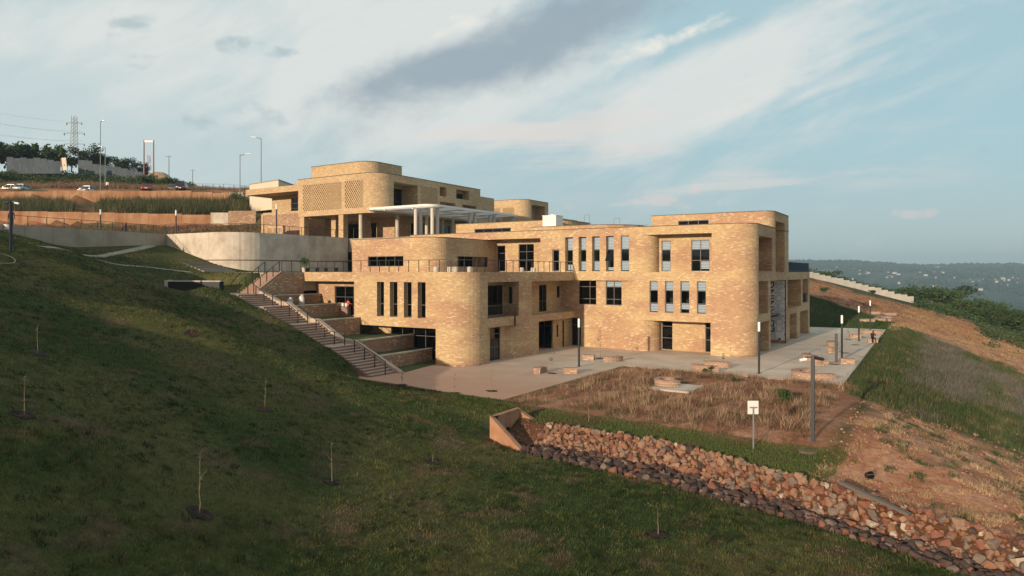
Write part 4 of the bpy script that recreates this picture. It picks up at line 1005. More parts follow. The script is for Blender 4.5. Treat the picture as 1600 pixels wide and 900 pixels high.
# columns and the shaded ground storey
cm = MB(); cm.box(-0.45, 0.45, -0.45, 0.45, 0, us1-us0); col_me = cm.mesh('column', M_brick2)
for x, y in ((-77.4, 67.1), (-73.6, 69.5), (-69.6, 67.1), (-69.6, 71.5)): link('column', col_me, UB, Vector((x, y, us0))-wloc(UB))
cm = MB(); cm.lathe([(0.27, 0), (0.27, us1-us0)], 14); cr_me = cm.mesh('column', M_conc, smooth=True)
for x, y in ((-66.6, 67.4), (-63.3, 71.0), (-63.3, 76.0), (-63.3, 81.0)): link('column', cr_me, UB, Vector((x, y, us0))-wloc(UB))
ug = [(-78.0, 74.0), (-66.0, 74.0), (-66.0, 90), (-78, 90)]; ugo = []
openwin(UB, ugo, (-76.0, 74), (-70.0, 74), 12.35, 15.0, 0.2, cols=(0.2, 0.4, 0.6, 0.8), rows=(0.75,), glass=M_glassd, name='glazed_front')
openwin(UB, ugo, (-66.0, 77), (-66.0, 80), 12.35, 15.0, 0.2, cols=(0.5,), glass=M_glassd, name='door'); openwin(UB, ugo, (-66.0, 83), (-66.0, 86.5), 12.35, 15.0, 0.2, cols=(0.5,), glass=M_glassd, name='door')
mb = MB(); wall(mb, ug, us0, us1, ugo); mb.build('wall', M_brick, UB, world=True)
mb = MB(); mb.box(-74.5, -70.2, 70.6, 70.9, us1-0.55, us1-0.02); mb.build('beam', M_brick2, UB, world=True)
# west link with its roof slab and dark glazing
lk_ = [(-90, 71.5), (-78.05, 71.5), (-78.05, 80), (-90, 80)]; lo_ = []
openwin(UB, lo_, (-85.5, 71.5), (-78.6, 71.5), 16.6, 19.2, 0.2, cols=(0.2, 0.4, 0.6, 0.8), rows=(0.4, 0.7), glass=M_glassd)
mb = MB(); wall(mb, lk_, 12.3, 19.7, lo_); mb.build('wall', M_brick2, UB, world=True)
mb = MB(); mb.prism([(-92, 68.2), (-78.03, 68.2), (-78.03, 80.5), (-92, 80.5)], 19.7, 20.6); mb.prism([(-84, 71), (-78.03, 71), (-78.03, 79), (-84, 79)], 20.6, 21.5); mb.build('roof_slab', M_brick2, UB, world=True)
# brick step walls at the foot of the link
for k, (x0, x1, y, z) in enumerate(((-86.5, -78.2, 67.2, 16.3), (-81.4, -78.2, 64.0, 14.0))):
    t = thing('garden_wall', ('brown brick garden wall under the dark link glazing', 'low brown brick garden wall beside the first square column')[k], 'wall', (x0, y, 12.3))
    mb = MB(); mb.box(x0, x1, y, y+0.4, 11.5, z); mb.build('wall', M_brick3, t, world=True)
    mb = MB(); mb.box(x0-0.05, x1+0.02, y-0.05, y+0.45, z, z+0.35); mb.build('coping', M_brick2, t, world=True)
    mb = MB(); mb.box(x0-0.45, x0-0.02, y-0.05, y+0.45, 11.5, z+0.2); mb.build('pier', M_brick2, t, world=True)

# third brick block further along the hill
TBk = thing('brick_building', 'small brick block with rounded corner and one deep balcony behind the white pergola', 'building', (-68, 108, 12.3))
tp = [(-76.5, 106)]+arc(-66.2, 108.2, 2.2, -90, 0, 8)+[(-64.0, 114.6), (-76.5, 114.6)]
tn = ((-64.0, 108.4), (-64.0, 113.3), 15.6, 20.2, 2.2)
tsc = [((-75.8, 106), (-69.4, 106), 15.2, 19.6, 0.25), ((-68.8, 106), (-66.3, 106), 15.2, 19.6, 0.25)]
mb = MB(); wall(mb, tp, 12.3, 21.0, [tn]+tsc); backwall(mb, *tn)
for s_ in tsc: backwall(mb, s_[0], s_[1], s_[2], s_[3], 0.8)
mb.build('wall', M_brick2, TBk, world=True)
for s_ in tsc: screen(TBk, s_[0], s_[1], s_[2], s_[3], 0.22, 0.34, 0.24)
window(TBk, (-66.15, 108.6), (-66.15, 110.6), 15.7, 19.4, cols=(0.5,), rows=(0.5,), glass=M_glassd)
mb = MB(); ngon(mb, tp, 20.98); mb.build('roof', M_concd, TBk, world=True)
mb = MB(); sweep(mb, tp, 0.05, 0.3, 21.0, 21.07); mb.build('coping', M_coping, TBk, world=True)
lw = [(-76, 114.7), (-62.6, 114.7), (-62.6, 124), (-76, 124)]
mb = MB(); wall(mb, lw, 10, 18.2); ngon(mb, lw, 18.2); mb.build('annex', M_brick2, TBk, world=True)

# cream block behind on the left
CB = thing('cream_building', 'plain cream flat roofed block behind the link of the upper building', 'building', tuple(at(420, 300, 122)))
a, b = at(390, 288, 122), at(435, 281.5, 116); c_ = at(468, 288, 126)
mb = MB(); dv = Vector((-0.62, 0.78, 0))*14
mb.prism([(a.x, a.y), (b.x, b.y), (c_.x, c_.y), (a.x+c_.x-b.x, a.y+c_.y-b.y)], 18.5, 23.35); mb.build('wall', plain('cream_render', (0.62, 0.55, 0.43), 0.85), CB, world=True)
mb = MB(); P4 = [(a.x, a.y), (b.x, b.y), (c_.x, c_.y), (a.x+c_.x-b.x, a.y+c_.y-b.y)]; mb.prism(offset(P4, 0.1, True), 23.35, 23.5); mb.build('roof', M_concd, CB, world=True)

# ------------------------------------------------------------------ pergola
PG = thing('pergola', 'white slatted pergola on paired columns beside the upper building', 'pergola', (-58, 75, 12.3))
zp = 15.85
x0, x1, y0, y1 = -63.9, -52.6, 65.2, 86.0
out_ = [(x0+1.0, y0)]+arc(x1-1.6, y0+1.6, 1.6, -90, 0, 6)+[(x1, y1-1), (x0, y1), (x0, y0+1.0)]
mb = MB(); sweep(mb, out_, 0.0, 0.28, zp, zp+0.28); mb.build('rim', M_white, PG, world=True)
for y in np.arange(y0+3.0, y1-1, 4.2):
    mb = MB(); mb.box(x0+0.29, x1-0.29, y-0.09, y+0.09, zp-0.02, zp+0.22); mb.build('beam', M_white, PG, world=True)
for x in (-60.6, -55.9):
    mb = MB(); mb.box(x-0.09, x+0.09, y0+0.3, y1-0.6, zp-0.22, zp-0.03); mb.build('beam', M_white, PG, world=True)
sl = MB(); sl.slab([(x0+0.3, -0.16), (x1-0.3, -0.16), (x1-0.3, 0.16), (x0+0.3, 0.16)], [0.02, 0.02, 0.14, 0.14], [0.0, 0.0, 0.12, 0.12]); sl_me = sl.mesh('slat', M_white)
for k in range(44): link('slat', sl_me, PG, Vector((0, y0+1.7+k*0.425, zp+0.06))-wloc(PG))
cm = MB(); cm.lathe([(0.23, 0), (0.23, zp-0.2-12.2)], 14); pc = cm.mesh('column', plain('column_cream', (0.58, 0.53, 0.45), 0.7), smooth=True)
for x, y in ((-55.8, 66.0), (-55.8, 66.9), (-53.4, 66.3), (-53.4, 67.3), (-53.4, 74.2), (-53.4, 75.4), (-53.4, 79.0), (-53.4, 80.0), (-60.6, 74), (-60.6, 80), (-53.4, 84.6), (-53.4, 85.2)): link('column', pc, PG, Vector((x, y, 12.25))-wloc(PG))
# ------------------------------------------------------------------ grass, straw and weeds: real blades, far too many to count
def blades(name, x, y, h, w, cols, lean=0.5, zoff=0.0, two=False, parent=None, zz=None):
    n = len(x); z = (H(x, y) if zz is None else zz)+zoff
    a = np.random.rand(n)*2*np.pi; l = np.random.rand(n)*lean*h; b = np.random.rand(n)*2*np.pi
    dx, dy = np.cos(a)*w/2, np.sin(a)*w/2
    tip = np.stack([x+np.cos(b)*l, y+np.sin(b)*l, z+h], 1)
    p0 = np.stack([x-dx, y-dy, z-0.02], 1); p1 = np.stack([x+dx, y+dy, z-0.02], 1)
    co = np.stack([p0, p1, tip], 1).reshape(-1, 3)
    me = bpy.data.meshes.new(name)
    me.vertices.add(3*n); me.vertices.foreach_set('co', co.astype(np.float32).ravel())
    me.loops.add(3*n); me.loops.foreach_set('vertex_index', np.arange(3*n, dtype=np.int32))
    me.polygons.add(n); me.polygons.foreach_set('loop_start', np.arange(0, 3*n, 3, dtype=np.int32))
    me.update(calc_edges=True)
    c = np.repeat(np.concatenate([cols, np.ones((n, 1))], 1), 3, 0)
    at_ = me.color_attributes.new('Col', 'FLOAT_COLOR', 'POINT'); at_.data.foreach_set('color', c.astype(np.float32).ravel())
    me.materials.append(M_blade)
    o = bpy.data.objects.new(name, me); COL.objects.link(o); o['kind'] = 'stuff'
    return o
def jit(c, n, s=0.25): return np.array(c)[None]*(1+(np.random.rand(n, 1)-0.5)*2*s)
def on_lawn(x, y):
    D = -SA*x+CA*y; q = ditch_q(x, y)
    m = (x > -77) & (q < np.where(x < -20, 99, 0.02)) & ~((x > -37.2) & (y > 36.3)) & ~((y > 36.9) & (x > -57.5)) & ~((y > 36.6) & (x < -56) & (x > -62) & (y < 40))
    m &= ~((y > np.interp(x, [-36, -31, -27.5, -24.7, -20], [36.6, 35.9, 35.3, 34.9, 34.9])) & (x > -37)) & (y < 47)
    m &= ~((y > 44.3) & (x < -66)) & ~((y > 43) & (x > -61))
    return m
def lawn_cols(x, y):
    n = len(x); k = fbm(x*0.22, y*0.22, 4)*0.6+fbm(x*1.7+3, y*1.7, 3)*0.4; k2 = fbm(x*0.9+50, y*0.9, 3); r = np.random.rand(n)
    g = lerp(jit((0.049, 0.078, 0.019), n), jit((0.132, 0.123, 0.040), n), np.clip(sst(0.35, 0.68, k)+(r-0.5)*0.6, 0, 1)[:, None])
    br = np.clip(sst(0.60, 0.74, k2)*0.7+(np.random.rand(n) < 0.10)*0.5, 0, 1)
    return lerp(g, jit((0.18, 0.12, 0.066), n), br[:, None])*(0.15+1.7*fbm(x*3.4+11, y*3.4, 2))[:, None]
def lawn():
    xs, ys, hs, ws = [], [], [], []
    for (d0, d1, dens, hh, ww) in ((9, 22, 520, 0.075, 0.020), (22, 36, 210, 0.085, 0.030), (36, 56, 90, 0.10, 0.05), (56, 84, 34, 0.12, 0.09)):
        ax = math.radians(39)
        area = math.tan(ax)*(d1*d1-d0*d0); n = int(area*dens)
        d = np.sqrt(np.random.rand(n)*(d1*d1-d0*d0)+d0*d0); t = (np.random.rand(n)*2-1)*math.tan(ax)
        x = (t*CA-SA)*d; y = (t*SA+CA)*d; m = on_lawn(x, y); x, y = x[m], y[m]
        xs.append(x); ys.append(y); k = fbm(x*0.5, y*0.5, 3)
        hs.append(hh*(0.5+np.random.rand(len(x))*0.9)*(0.6+0.9*k)); ws.append(np.full(len(x), ww))
    x, y, h, w = map(np.concatenate, (xs, ys, hs, ws))
    for q in PITS:
        v, d = gp(q[0], q[1]); m = ((x-v.x)/0.42)**2+((y-v.y)/0.42)**2 > 1; x, y, h, w = x[m], y[m], h[m], w[m]
    blades('lawn_grass', x, y, h, w, lawn_cols(x, y), 0.9)
    # coarser tufts and dry thatch that stand out of the mown turf
    d = np.sqrt(np.random.rand(9500)*(60*60-10*10)+100); t = (np.random.rand(9500)*2-1)*0.8; x = (t*CA-SA)*d; y = (t*SA+CA)*d; m = on_lawn(x, y) & (fbm(x*0.3+8, y*0.3, 3) > 0.40); x, y = x[m], y[m]; q = np.random.rand(len(x)) < 0.55
    tussocks('lawn_tufts', x[q], y[q], 26, 0.15, 0.16, 0.028, ((0.05, 0.085, 0.022), (0.14, 0.155, 0.055), (0.02, 0.034, 0.013), 0.35), 1.0)
    tussocks('lawn_thatch', x[~q], y[~q], 26, 0.06, 0.20, 0.03, ((0.18, 0.105, 0.062), (0.32, 0.205, 0.125), (0.05, 0.028, 0.02), 0.4), 2.2)
PITS = [(38, 650), (311, 804), (519, 754), (60, 553), (413, 641), (1028, 836), (676, 722), (299, 522)]
def box_pts(x0, x1, y0, y1, n): return x0+np.random.rand(n)*(x1-x0), y0+np.random.rand(n)*(y1-y0)
def tussocks(name, cx, cy, per, hgt, spread, w, cols, lean=0.9):
    n = len(cx)*per; ix = np.repeat(np.arange(len(cx)), per)
    sz = (0.6+np.random.rand(len(cx))*0.8)
    r = np.sqrt(np.random.rand(n))*spread*sz[ix]; a = np.random.rand(n)*2*np.pi
    x = cx[ix]+r*np.cos(a); y = cy[ix]+r*np.sin(a)
    h = hgt*sz[ix]*(0.35+0.75*np.random.rand(n)); tone = np.random.rand(len(cx))[ix]
    c = lerp(np.array(cols[0])[None], np.array(cols[1])[None], tone[:, None])*(1+(np.random.rand(n, 1)-0.5)*0.6)
    if len(cols) > 2: c = np.where((np.random.rand(len(cx))[ix] < cols[3])[:, None], jit(cols[2], n), c)
    return blades(name, x, y, h, np.full(n, w), c, lean)
lawn()
# strip of fresh turf between the dry bed and the ditch
x, y = box_pts(-27, -2.5, 29.5, 35.2, 60000)
m = (ditch_q(x, y) > 1.03) & (y < 34.3+np.where(x < -22.6, 0.5, 0)+(fbm(x, y, 2)-0.5)*0.6) & (x < -3.6-(34-y)*0.15+(fbm(y*0.7, x*0, 2)-0.5))
x, y = x[m], y[m]; n = len(x)
c = lerp(jit((0.085, 0.135, 0.035), n), jit((0.16, 0.18, 0.06), n), np.random.rand(n, 1)); c = lerp(c, jit((0.17, 0.12, 0.06), n), (sst(0.55, 0.72, fbm(x*0.5, y*0.5+20, 3))*0.8)[:, None])
blades('turf_grass', x, y, 0.08*(0.5+np.random.rand(n)), np.full(n, 0.035), c, 0.9)
# clods and pebbles on the bare soil
def clods(name, x, y, s0, s1, c0, c1, seed):
    rs = np.random.RandomState(seed); n = len(x); z = H(x, y); sz = s0+(s1-s0)*rs.rand(n)**3
    base = np.array([(1, 0, 0), (-1, 0, 0), (0, 1, 0), (0, -1, 0), (0, 0, 0.8), (0, 0, -0.8)], float); tri = np.array([(0, 2, 4), (2, 1, 4), (1, 3, 4), (3, 0, 4), (2, 0, 5), (1, 2, 5), (3, 1, 5), (0, 3, 5)])
    a = rs.rand(n)*6.28; R = np.stack([np.stack([np.cos(a), -np.sin(a), 0*a], 1), np.stack([np.sin(a), np.cos(a), 0*a], 1), np.stack([0*a, 0*a, 1+0*a], 1)], 1)
    co = np.einsum('nij,kj->nki', R, base)*(0.7+0.6*rs.rand(n, 6, 1))*sz[:, None, None]+np.stack([x, y, z], 1)[:, None]
    F_ = (tri[None]+6*np.arange(n)[:, None, None]).reshape(-1, 3)
    me = bpy.data.meshes.new(name); me.vertices.add(6*n); me.vertices.foreach_set('co', co.astype(np.float32).ravel()); me.loops.add(F_.size); me.loops.foreach_set('vertex_index', F_.ravel().astype(np.int32)); me.polygons.add(len(F_)); me.polygons.foreach_set('loop_start', np.arange(0, F_.size, 3, dtype=np.int32)); me.update(calc_edges=True)
    c = np.repeat(np.array(c0)+(np.array(c1)-np.array(c0))*rs.rand(n, 1), 6, 0); a_ = me.color_attributes.new('Col', 'FLOAT_COLOR', 'POINT'); a_.data.foreach_set('color', np.concatenate([c, np.ones((len(c), 1))], 1).astype(np.float32).ravel())
    me.materials.append(M_clod); o = bpy.data.objects.new(name, me); COL.objects.link(o); o['kind'] = 'stuff'
M_clod = attrmat('clod', 0.95)
x, y = box_pts(-4.6, 20, 27, 58, 9000); m = (ditch_q(x, y) > 1.05) & (fbm(x*0.6, y*0.6, 3) > 0.4); clods('soil_clods', x[m], y[m], 0.02, 0.13, (0.24, 0.105, 0.06), (0.40, 0.21, 0.13), 2)
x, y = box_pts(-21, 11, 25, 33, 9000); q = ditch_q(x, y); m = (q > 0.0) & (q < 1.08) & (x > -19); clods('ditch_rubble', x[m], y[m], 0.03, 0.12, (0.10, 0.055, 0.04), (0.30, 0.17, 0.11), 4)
# green verge round the bed and along the plaza edge
x, y = box_pts(-24, -3, 34, 112, 80000)
e1 = (np.abs(x+22.35+(fbm(y*0.8, y*0, 2)-0.5)*0.3) < 0.28) & (y < 53.2) & (y > 35); e2 = (np.abs(y-(53.2-(x+22.5)*0.054)+0.25) < 0.3) & (x < -5.8) & (x > -22.5)
e3 = (x > -6.2) & (x < -4.9+fbm(x*0, y*0.5, 2)) & (y > 52); e4 = (np.abs(x+5.6) < 0.7) & (y > 52)
m = e1 | e2 | e3 | e4; x, y = x[m], y[m]; n = len(x)
blades('verge_grass', x, y, 0.13*(0.5+np.random.rand(n)), np.full(n, 0.05), lerp(jit((0.055, 0.085, 0.025), n), jit((0.13, 0.12, 0.05), n), np.random.rand(n, 1)), 0.8)
# dry straw bed: tussocks
x, y = box_pts(-22.2, -5.6, 34.2, 52.9, 2600)
m = ~((x > -16.9) & (x < -13.8) & (y > 43.4) & (y < 46.6)); x, y = x[m], y[m]
k = fbm(x*0.35, y*0.35, 3); m = k > 0.26+np.random.rand(len(x))*0.42; x, y = x[m], y[m]
tussocks('dry_grass', x, y, 40, 0.30, 0.36, 0.022, ((0.17, 0.095, 0.06), (0.34, 0.205, 0.13), (0.10, 0.11, 0.045), 0.16), 1.5)
m = np.random.rand(len(x)) < 0.22; tussocks('dry_stalks', x[m], y[m], 20, 0.62, 0.30, 0.02, ((0.42, 0.28, 0.17), (0.60, 0.43, 0.28)), 0.9)
# straw tufts and weeds on the bare soil to the right
x, y = box_pts(-4.5, 24, 26, 62, 5200); m = (ditch_q(x, y) > 1.12) & (x > -4.2-(34-y)*0.1) & ~((y > 50) & (x > -4.6)); x, y = x[m], y[m]
k = fbm(x*0.4+7, y*0.4, 3); m = k > 0.30+np.random.rand(len(x))*0.42; x, y = x[m], y[m]
m = np.random.rand(len(x)) < 0.55; x, y = x[m], y[m]
tussocks('straw_tufts', x, y, 60, 0.20, 0.26, 0.022, ((0.44, 0.28, 0.15), (0.60, 0.44, 0.27), (0.10, 0.13, 0.05), 0.10), 1.8)
x, y = box_pts(-3.5, 18, 28, 50, 420); m = (ditch_q(x, y) > 1.2) & (fbm(x*0.3+2, y*0.3, 3) > 0.45); tussocks('soil_weeds', x[m], y[m], 50, 0.16, 0.24, 0.03, ((0.045, 0.085, 0.03), (0.09, 0.13, 0.045)), 1.2)
x, y = box_pts(-5.4, 34, 49, 112, 17000); k = fbm(x*0.16+3, y*0.10, 3); bnd_ = 108-np.maximum(0, x+2)*0.9+(k-0.5)*22
m = (y < bnd_) & (y > 50.5+(k-0.5)*5) & (x > -5.0); x, y, k = x[m], y[m], k[m]
pur = (sst(0.36, 0.58, fbm(x*0.22+31, y*0.09+5, 3)) > np.random.rand(len(x))) & (x > -3+2*np.random.rand(len(x))); n = len(x)
tussocks('green_weeds', x[~pur], y[~pur], 26, 0.42, 0.42, 0.045, ((0.055, 0.092, 0.032), (0.105, 0.13, 0.052), (0.26, 0.18, 0.10), 0.14))
tussocks('grey_weeds', x[pur], y[pur], 26, 0.48, 0.42, 0.042, ((0.15, 0.135, 0.115), (0.25, 0.215, 0.18), (0.09, 0.12, 0.05), 0.25))
x, y = box_pts(-9, 30, 88, 178, 9000); k = fbm(x*0.2, y*0.2, 3); m = (y > 104-np.maximum(0, x+2)*0.9+(k-0.5)*16) & (x > -6.4) & (k > 0.3+0.35*np.random.rand(len(x))); x, y = x[m], y[m]
tussocks('straw_tufts', x, y, 14, 0.22, 0.5, 0.06, ((0.40, 0.24, 0.12), (0.50, 0.36, 0.20), (0.10, 0.12, 0.04), 0.10), 1.6)
# clipped slope behind the plaza, scrub on the bank beyond
x, y = box_pts(-48, -6.5, 105, 131, 60000); m = (x < -6.5-(y-110)*0.06) & (y < 126+(fbm(x*0.3, y*0.3, 2)-0.5)*4); x, y = x[m], y[m]; n = len(x)
blades('slope_grass', x, y, 0.16*(0.5+np.random.rand(n)), np.full(n, 0.10), lerp(jit((0.040, 0.085, 0.022), n), jit((0.07, 0.105, 0.032), n), np.random.rand(n, 1)), 0.8)
x, y = box_pts(-50, 6, 128, 182, 3600); x = x; m = fbm(x*0.3, y*0.3, 2) > 0.42; x, y = x[m], y[m]
tussocks('bank_scrub', x, y, 12, 0.35, 0.6, 0.08, ((0.30, 0.15, 0.08), (0.38, 0.22, 0.12), (0.09, 0.10, 0.04), 0.14))
# tall grass on the terraces high up to the left
def band(px0, px1, d0, d1, n):
    px = px0+np.random.rand(n)*(px1-px0); d = d0+np.random.rand(n)*(d1-d0); r = (px-800)/FPX
    return (r*CA-SA)*d, (r*SA+CA)*d, px
x, y, px = band(-60, 385, 115.5, 127.5, 2600); m = (px < 95+20*np.random.rand(len(px))) | (px > 155); x, y = x[m], y[m]
tussocks('tall_grass', x, y, 26, 1.9, 0.75, 0.10, ((0.055, 0.075, 0.03), (0.12, 0.115, 0.055), (0.24, 0.17, 0.09), 0.10), 0.5)
x, y, px = band(-60, 420, 86, 113, 2600); m = x < -80; x, y = x[m], y[m]
tussocks('bank_grass', x, y, 14, 0.45, 0.6, 0.08, ((0.17, 0.105, 0.06), (0.24, 0.16, 0.09), (0.08, 0.09, 0.035), 0.2))
x, y, px = band(-60, 430, 138, 152, 2200)
tussocks('verge_straw', x, y, 16, 0.9, 0.8, 0.10, ((0.20, 0.12, 0.075), (0.28, 0.19, 0.115)), 0.7)
# ------------------------------------------------------------------ stone lined ditch
def rock_mesh(seed, flat=1.0):
    rnd = random.Random(seed); bm = bmesh.new()
    for _ in range(15):
        v = Vector((rnd.gauss(0, 1), rnd.gauss(0, 1), rnd.gauss(0, 1))).normalized()
        v = Vector((max(-.72, min(.72, v.x)), max(-.72, min(.72, v.y)), max(-.66, min(.66, v.z*flat))))*rnd.uniform(0.8, 1.0)
        bm.verts.new(v)
    bmesh.ops.convex_hull(bm, input=bm.verts[:]); 
    for v in [v for v in bm.verts if not v.link_faces]: bm.verts.remove(v)
    bmesh.ops.bevel(bm, geom=bm.edges[:], offset=0.09, segments=1, affect='EDGES', clamp_overlap=True)
    me = bpy.data.meshes.new('stone'); bm.to_mesh(me); bm.free(); return me
def rockmat(name, a, b):
    return noisy(name, [(0.25, a), (0.75, b)], 5.0, 0.9, 0.5, 18, dist=0.03)
RM_ = [rockmat('stone_ochre', (0.20, 0.098, 0.057), (0.33, 0.175, 0.10)), rockmat('stone_rust', (0.16, 0.066, 0.042), (0.27, 0.12, 0.075)), rockmat('stone_tan', (0.22, 0.13, 0.085), (0.35, 0.225, 0.15)),
       rockmat('stone_grey', (0.13, 0.092, 0.072), (0.24, 0.18, 0.14)), rockmat('stone_pale', (0.36, 0.28, 0.20), (0.55, 0.46, 0.35)), rockmat('stone_dark', (0.048, 0.030, 0.025), (0.115, 0.072, 0.056))]  # darkest one carries the bed's painted shade, a few lie on the bank
ROCK = []
for mi in range(6):
    for k in range(4):
        me = rock_mesh(mi*10+k); me.materials.append(RM_[mi]); ROCK.append(me)
DT = thing('stone_ditch', 'drainage ditch lined with rough red and grey stones between two lawns', 'ditch', (-8, 29, -1))
rnd = random.Random(5); spots = []
xx = -17.3
while xx < 12:                            # far bank: rows of set stones, bed: wet ones, dark with painted bank shade
    yt = float(np.interp(xx, DT_X, DT_Y)); yn = float(np.interp(xx, DN_X, DN_Y)); wid = yt-yn
    grow = sst(-18, -6, np.array(xx))*0.04+0.80
    q = 1.03
    while q > 0.04:
        bank = q > 0.60
        s = (rnd.uniform(0.12, 0.24) if rnd.random() < 0.78 else rnd.uniform(0.24, 0.38))*float(grow)*(1.0 if bank else 1.05)
        x = xx+rnd.uniform(-0.16, 0.16); y = yn+q*wid+rnd.uniform(-0.05, 0.05)
        if bank:
            mi = rnd.choices([0, 1, 2, 3, 4, 5], [5, 5, 4, 2, 0.35, 0.6] if xx < -6 else [3, 3.5, 4, 3, 0.8, 1.4])[0]
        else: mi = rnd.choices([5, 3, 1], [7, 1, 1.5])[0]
        spots.append((s, x, y, mi, bank)); q -= (s*0.98)/wid
    xx += rnd.uniform(0.18, 0.25)*float(grow)
spots.sort(key=lambda t: -t[0]*45/max(12, -SA*t[1]+CA*t[2]))
rest = MB()
def place(s, x, y, bank):
    n = Vector((0, -0.42, 0.9)) if bank else Vector((0, 0, 1)); z = hz(x, y)+s*(0.16 if bank else 0.30)
    return Vector((x, y, z)), (rnd.uniform(-0.5, 0.5)+(0.4 if bank else 0), rnd.uniform(-0.4, 0.4), rnd.uniform(0, 6.28)), (s*rnd.uniform(0.85, 1.25), s*rnd.uniform(0.85, 1.1), s*rnd.uniform(0.8, 1.15))
from mathutils import Euler
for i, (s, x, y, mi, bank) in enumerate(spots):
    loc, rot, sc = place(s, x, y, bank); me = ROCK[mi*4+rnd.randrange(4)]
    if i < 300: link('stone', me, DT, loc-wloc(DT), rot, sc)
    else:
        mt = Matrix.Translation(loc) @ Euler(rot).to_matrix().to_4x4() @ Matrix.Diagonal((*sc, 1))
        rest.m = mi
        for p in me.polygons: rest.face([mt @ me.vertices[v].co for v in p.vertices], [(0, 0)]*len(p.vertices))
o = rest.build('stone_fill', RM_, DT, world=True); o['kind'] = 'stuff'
mb = MB(); a, b = gp(1312, 768)[0], gp(1422, 822)[0]; mb.bar(a+Vector((0, 0, 0.35)), b+Vector((0, 0, 0.4)), 0.22, 0.10)
tag(mb.build('timber_board', plain('weathered_board', (0.13, 0.105, 0.085), 0.85)), 'weathered grey board lying across the ditch stones', 'board')

# concrete culvert headwall at the ditch head
CV = thing('culvert_headwall', 'soil stained concrete culvert headwall with two sloping wing walls', 'culvert', (-18.9, 30.0, -1))
M_cul = noisy('culvert_concrete', [(0.3, (0.33, 0.16, 0.088)), (0.7, (0.44, 0.25, 0.15))], 1.6, 0.9, 0.2, 10, streak=((1.5, 1.5, 0.3), (0.25, 0.11, 0.06), 0.5, 0.7, 0.6))
cz = -1.25
mb = MB(); wall(mb, [(-19.2, 29.0), (-19.2, 31.3)], cz, 0.55, [((-19.2, 29.75), (-19.2, 30.4), cz+0.25, cz+0.9, 0.5)], closed=False)
mb.box(-19.5, -19.22, 28.98, 31.32, cz, 0.55); mb = MB()
def headwall(mb):
    y0, y1, cy, cr = 28.95, 31.35, 30.05, 0.36; N_ = 20; zc_ = cz+0.62
    hole = [(cy+cr*math.cos(2*math.pi*k/N_), zc_+cr*math.sin(2*math.pi*k/N_)) for k in range(N_)]
    def outer(y, z):
        dy, dz = y-cy, z-zc_; k = min(((y1-cy)/dy if dy > 0 else (y0-cy)/dy) if abs(dy) > 1e-6 else 99, ((0.5-zc_)/dz if dz > 0 else (cz-zc_)/dz) if abs(dz) > 1e-6 else 99); return (cy+dy*k, zc_+dz*k)
    for x, f in ((-19.2, 1), (-19.48, -1)):
        for k in range(N_):
            a, b = hole[k], hole[(k+1) % N_]; A, B = outer(*a), outer(*b); P = [(x, *a), (x, *A), (x, *B), (x, *b)]; mb.face(P[::f])
    for k in range(N_):
        a, b = hole[k], hole[(k+1) % N_]; mb.face([(-19.2, *a), (-19.2, *b), (-19.48, *b), (-19.48, *a)])
    mb.face([(-19.2, y0, 0.5), (-19.2, y1, 0.5), (-19.48, y1, 0.5), (-19.48, y0, 0.5)])
headwall(mb); mb.build('back_wall', M_cul, CV, world=True)
mb = MB(); mb.slab([(-19.48, 31.2), (-16.7, 31.75), (-16.75, 32.0), (-19.48, 31.5)], [0.5, -1.05, -1.05, 0.5], [cz-0.3]*4); mb.build('wing_wall', M_cul, CV, world=True)
mb = MB(); mb.slab([(-19.48, 28.8), (-16.9, 28.05), (-16.85, 28.32), (-19.48, 29.1)], [0.5, -1.0, -1.0, 0.5], [cz-0.3]*4); mb.build('wing_wall', M_cul, CV, world=True)
mb = MB(); mb.prism([(-19.3, 29.0), (-16.8, 28.3), (-16.7, 31.8), (-19.3, 31.3)], cz-0.2, cz+0.03); mb.build('apron', M_cul, CV, world=True)
mb = MB(); mb.lathe([(0.34, 0), (0.34, 1.5), (0.0, 1.5)], 16); o = mb.build('pipe', plain('pipe_dark', (0.02, 0.02, 0.02), 0.9), CV, world=False); o.location = Vector((-19.25, 30.05, cz+0.62))-wloc(CV); o.rotation_euler = (0, math.radians(-90), 0)

# ------------------------------------------------------------------ plaza lamps
def lamp(loc, label, h=3.95, head=0.72, group='lamp posts with white heads'):
    t = thing('lamp_post', label, 'lamp post', loc, 0, group)
    mb = MB(); mb.lathe([(0, 0.0), (0.16, 0.0), (0.16, 0.03), (0.085, 0.04), (0.085, h-head), (0, h-head)], 14); mb.build('pole', M_pole, t, smooth=True)
    mb = MB(); mb.lathe([(0, h-head), (0.095, h-head), (0.095, h-0.03), (0.07, h), (0, h)], 14); mb.build('lamp_head', M_lamp, t, smooth=True)
def cctv(loc, label, h, d):
    t = thing('camera_post', label, 'camera post', loc)
    mb = MB(); mb.box(-0.08, 0.08, -0.08, 0.08, -0.3, h); mb.build('pole', M_pole, t)
    mb = MB(); mb.bar((0, 0, h-0.1), (d[0]*0.35, d[1]*0.35, h-0.1), 0.06, 0.06); mb.build('bracket', M_pole, t)
    mb = MB(); mb.tube((d[0]*0.3, d[1]*0.3, h-0.2), (d[0]*0.62, d[1]*0.62, h-0.25), 0.075, 10); mb.build('camera_body', M_lamp, t)
    mb = MB(); mb.tube((-d[0]*0.12, -d[1]*0.12, h-0.12), (-d[0]*0.5, -d[1]*0.5, h-0.2), 0.08, 10); mb.build('camera_body', M_pole, t)
lamp((-25.4, 50.66, 0.02), 'lamp post on the plaza in front of the shaded courtyard doors')
lamp((-11.96, 54.5, 0.02), 'lamp post on the plaza in front of the rounded building corner')
lamp((-7.61, 66.9, 0.02), 'lamp post standing close beside a thick dark bollard post')
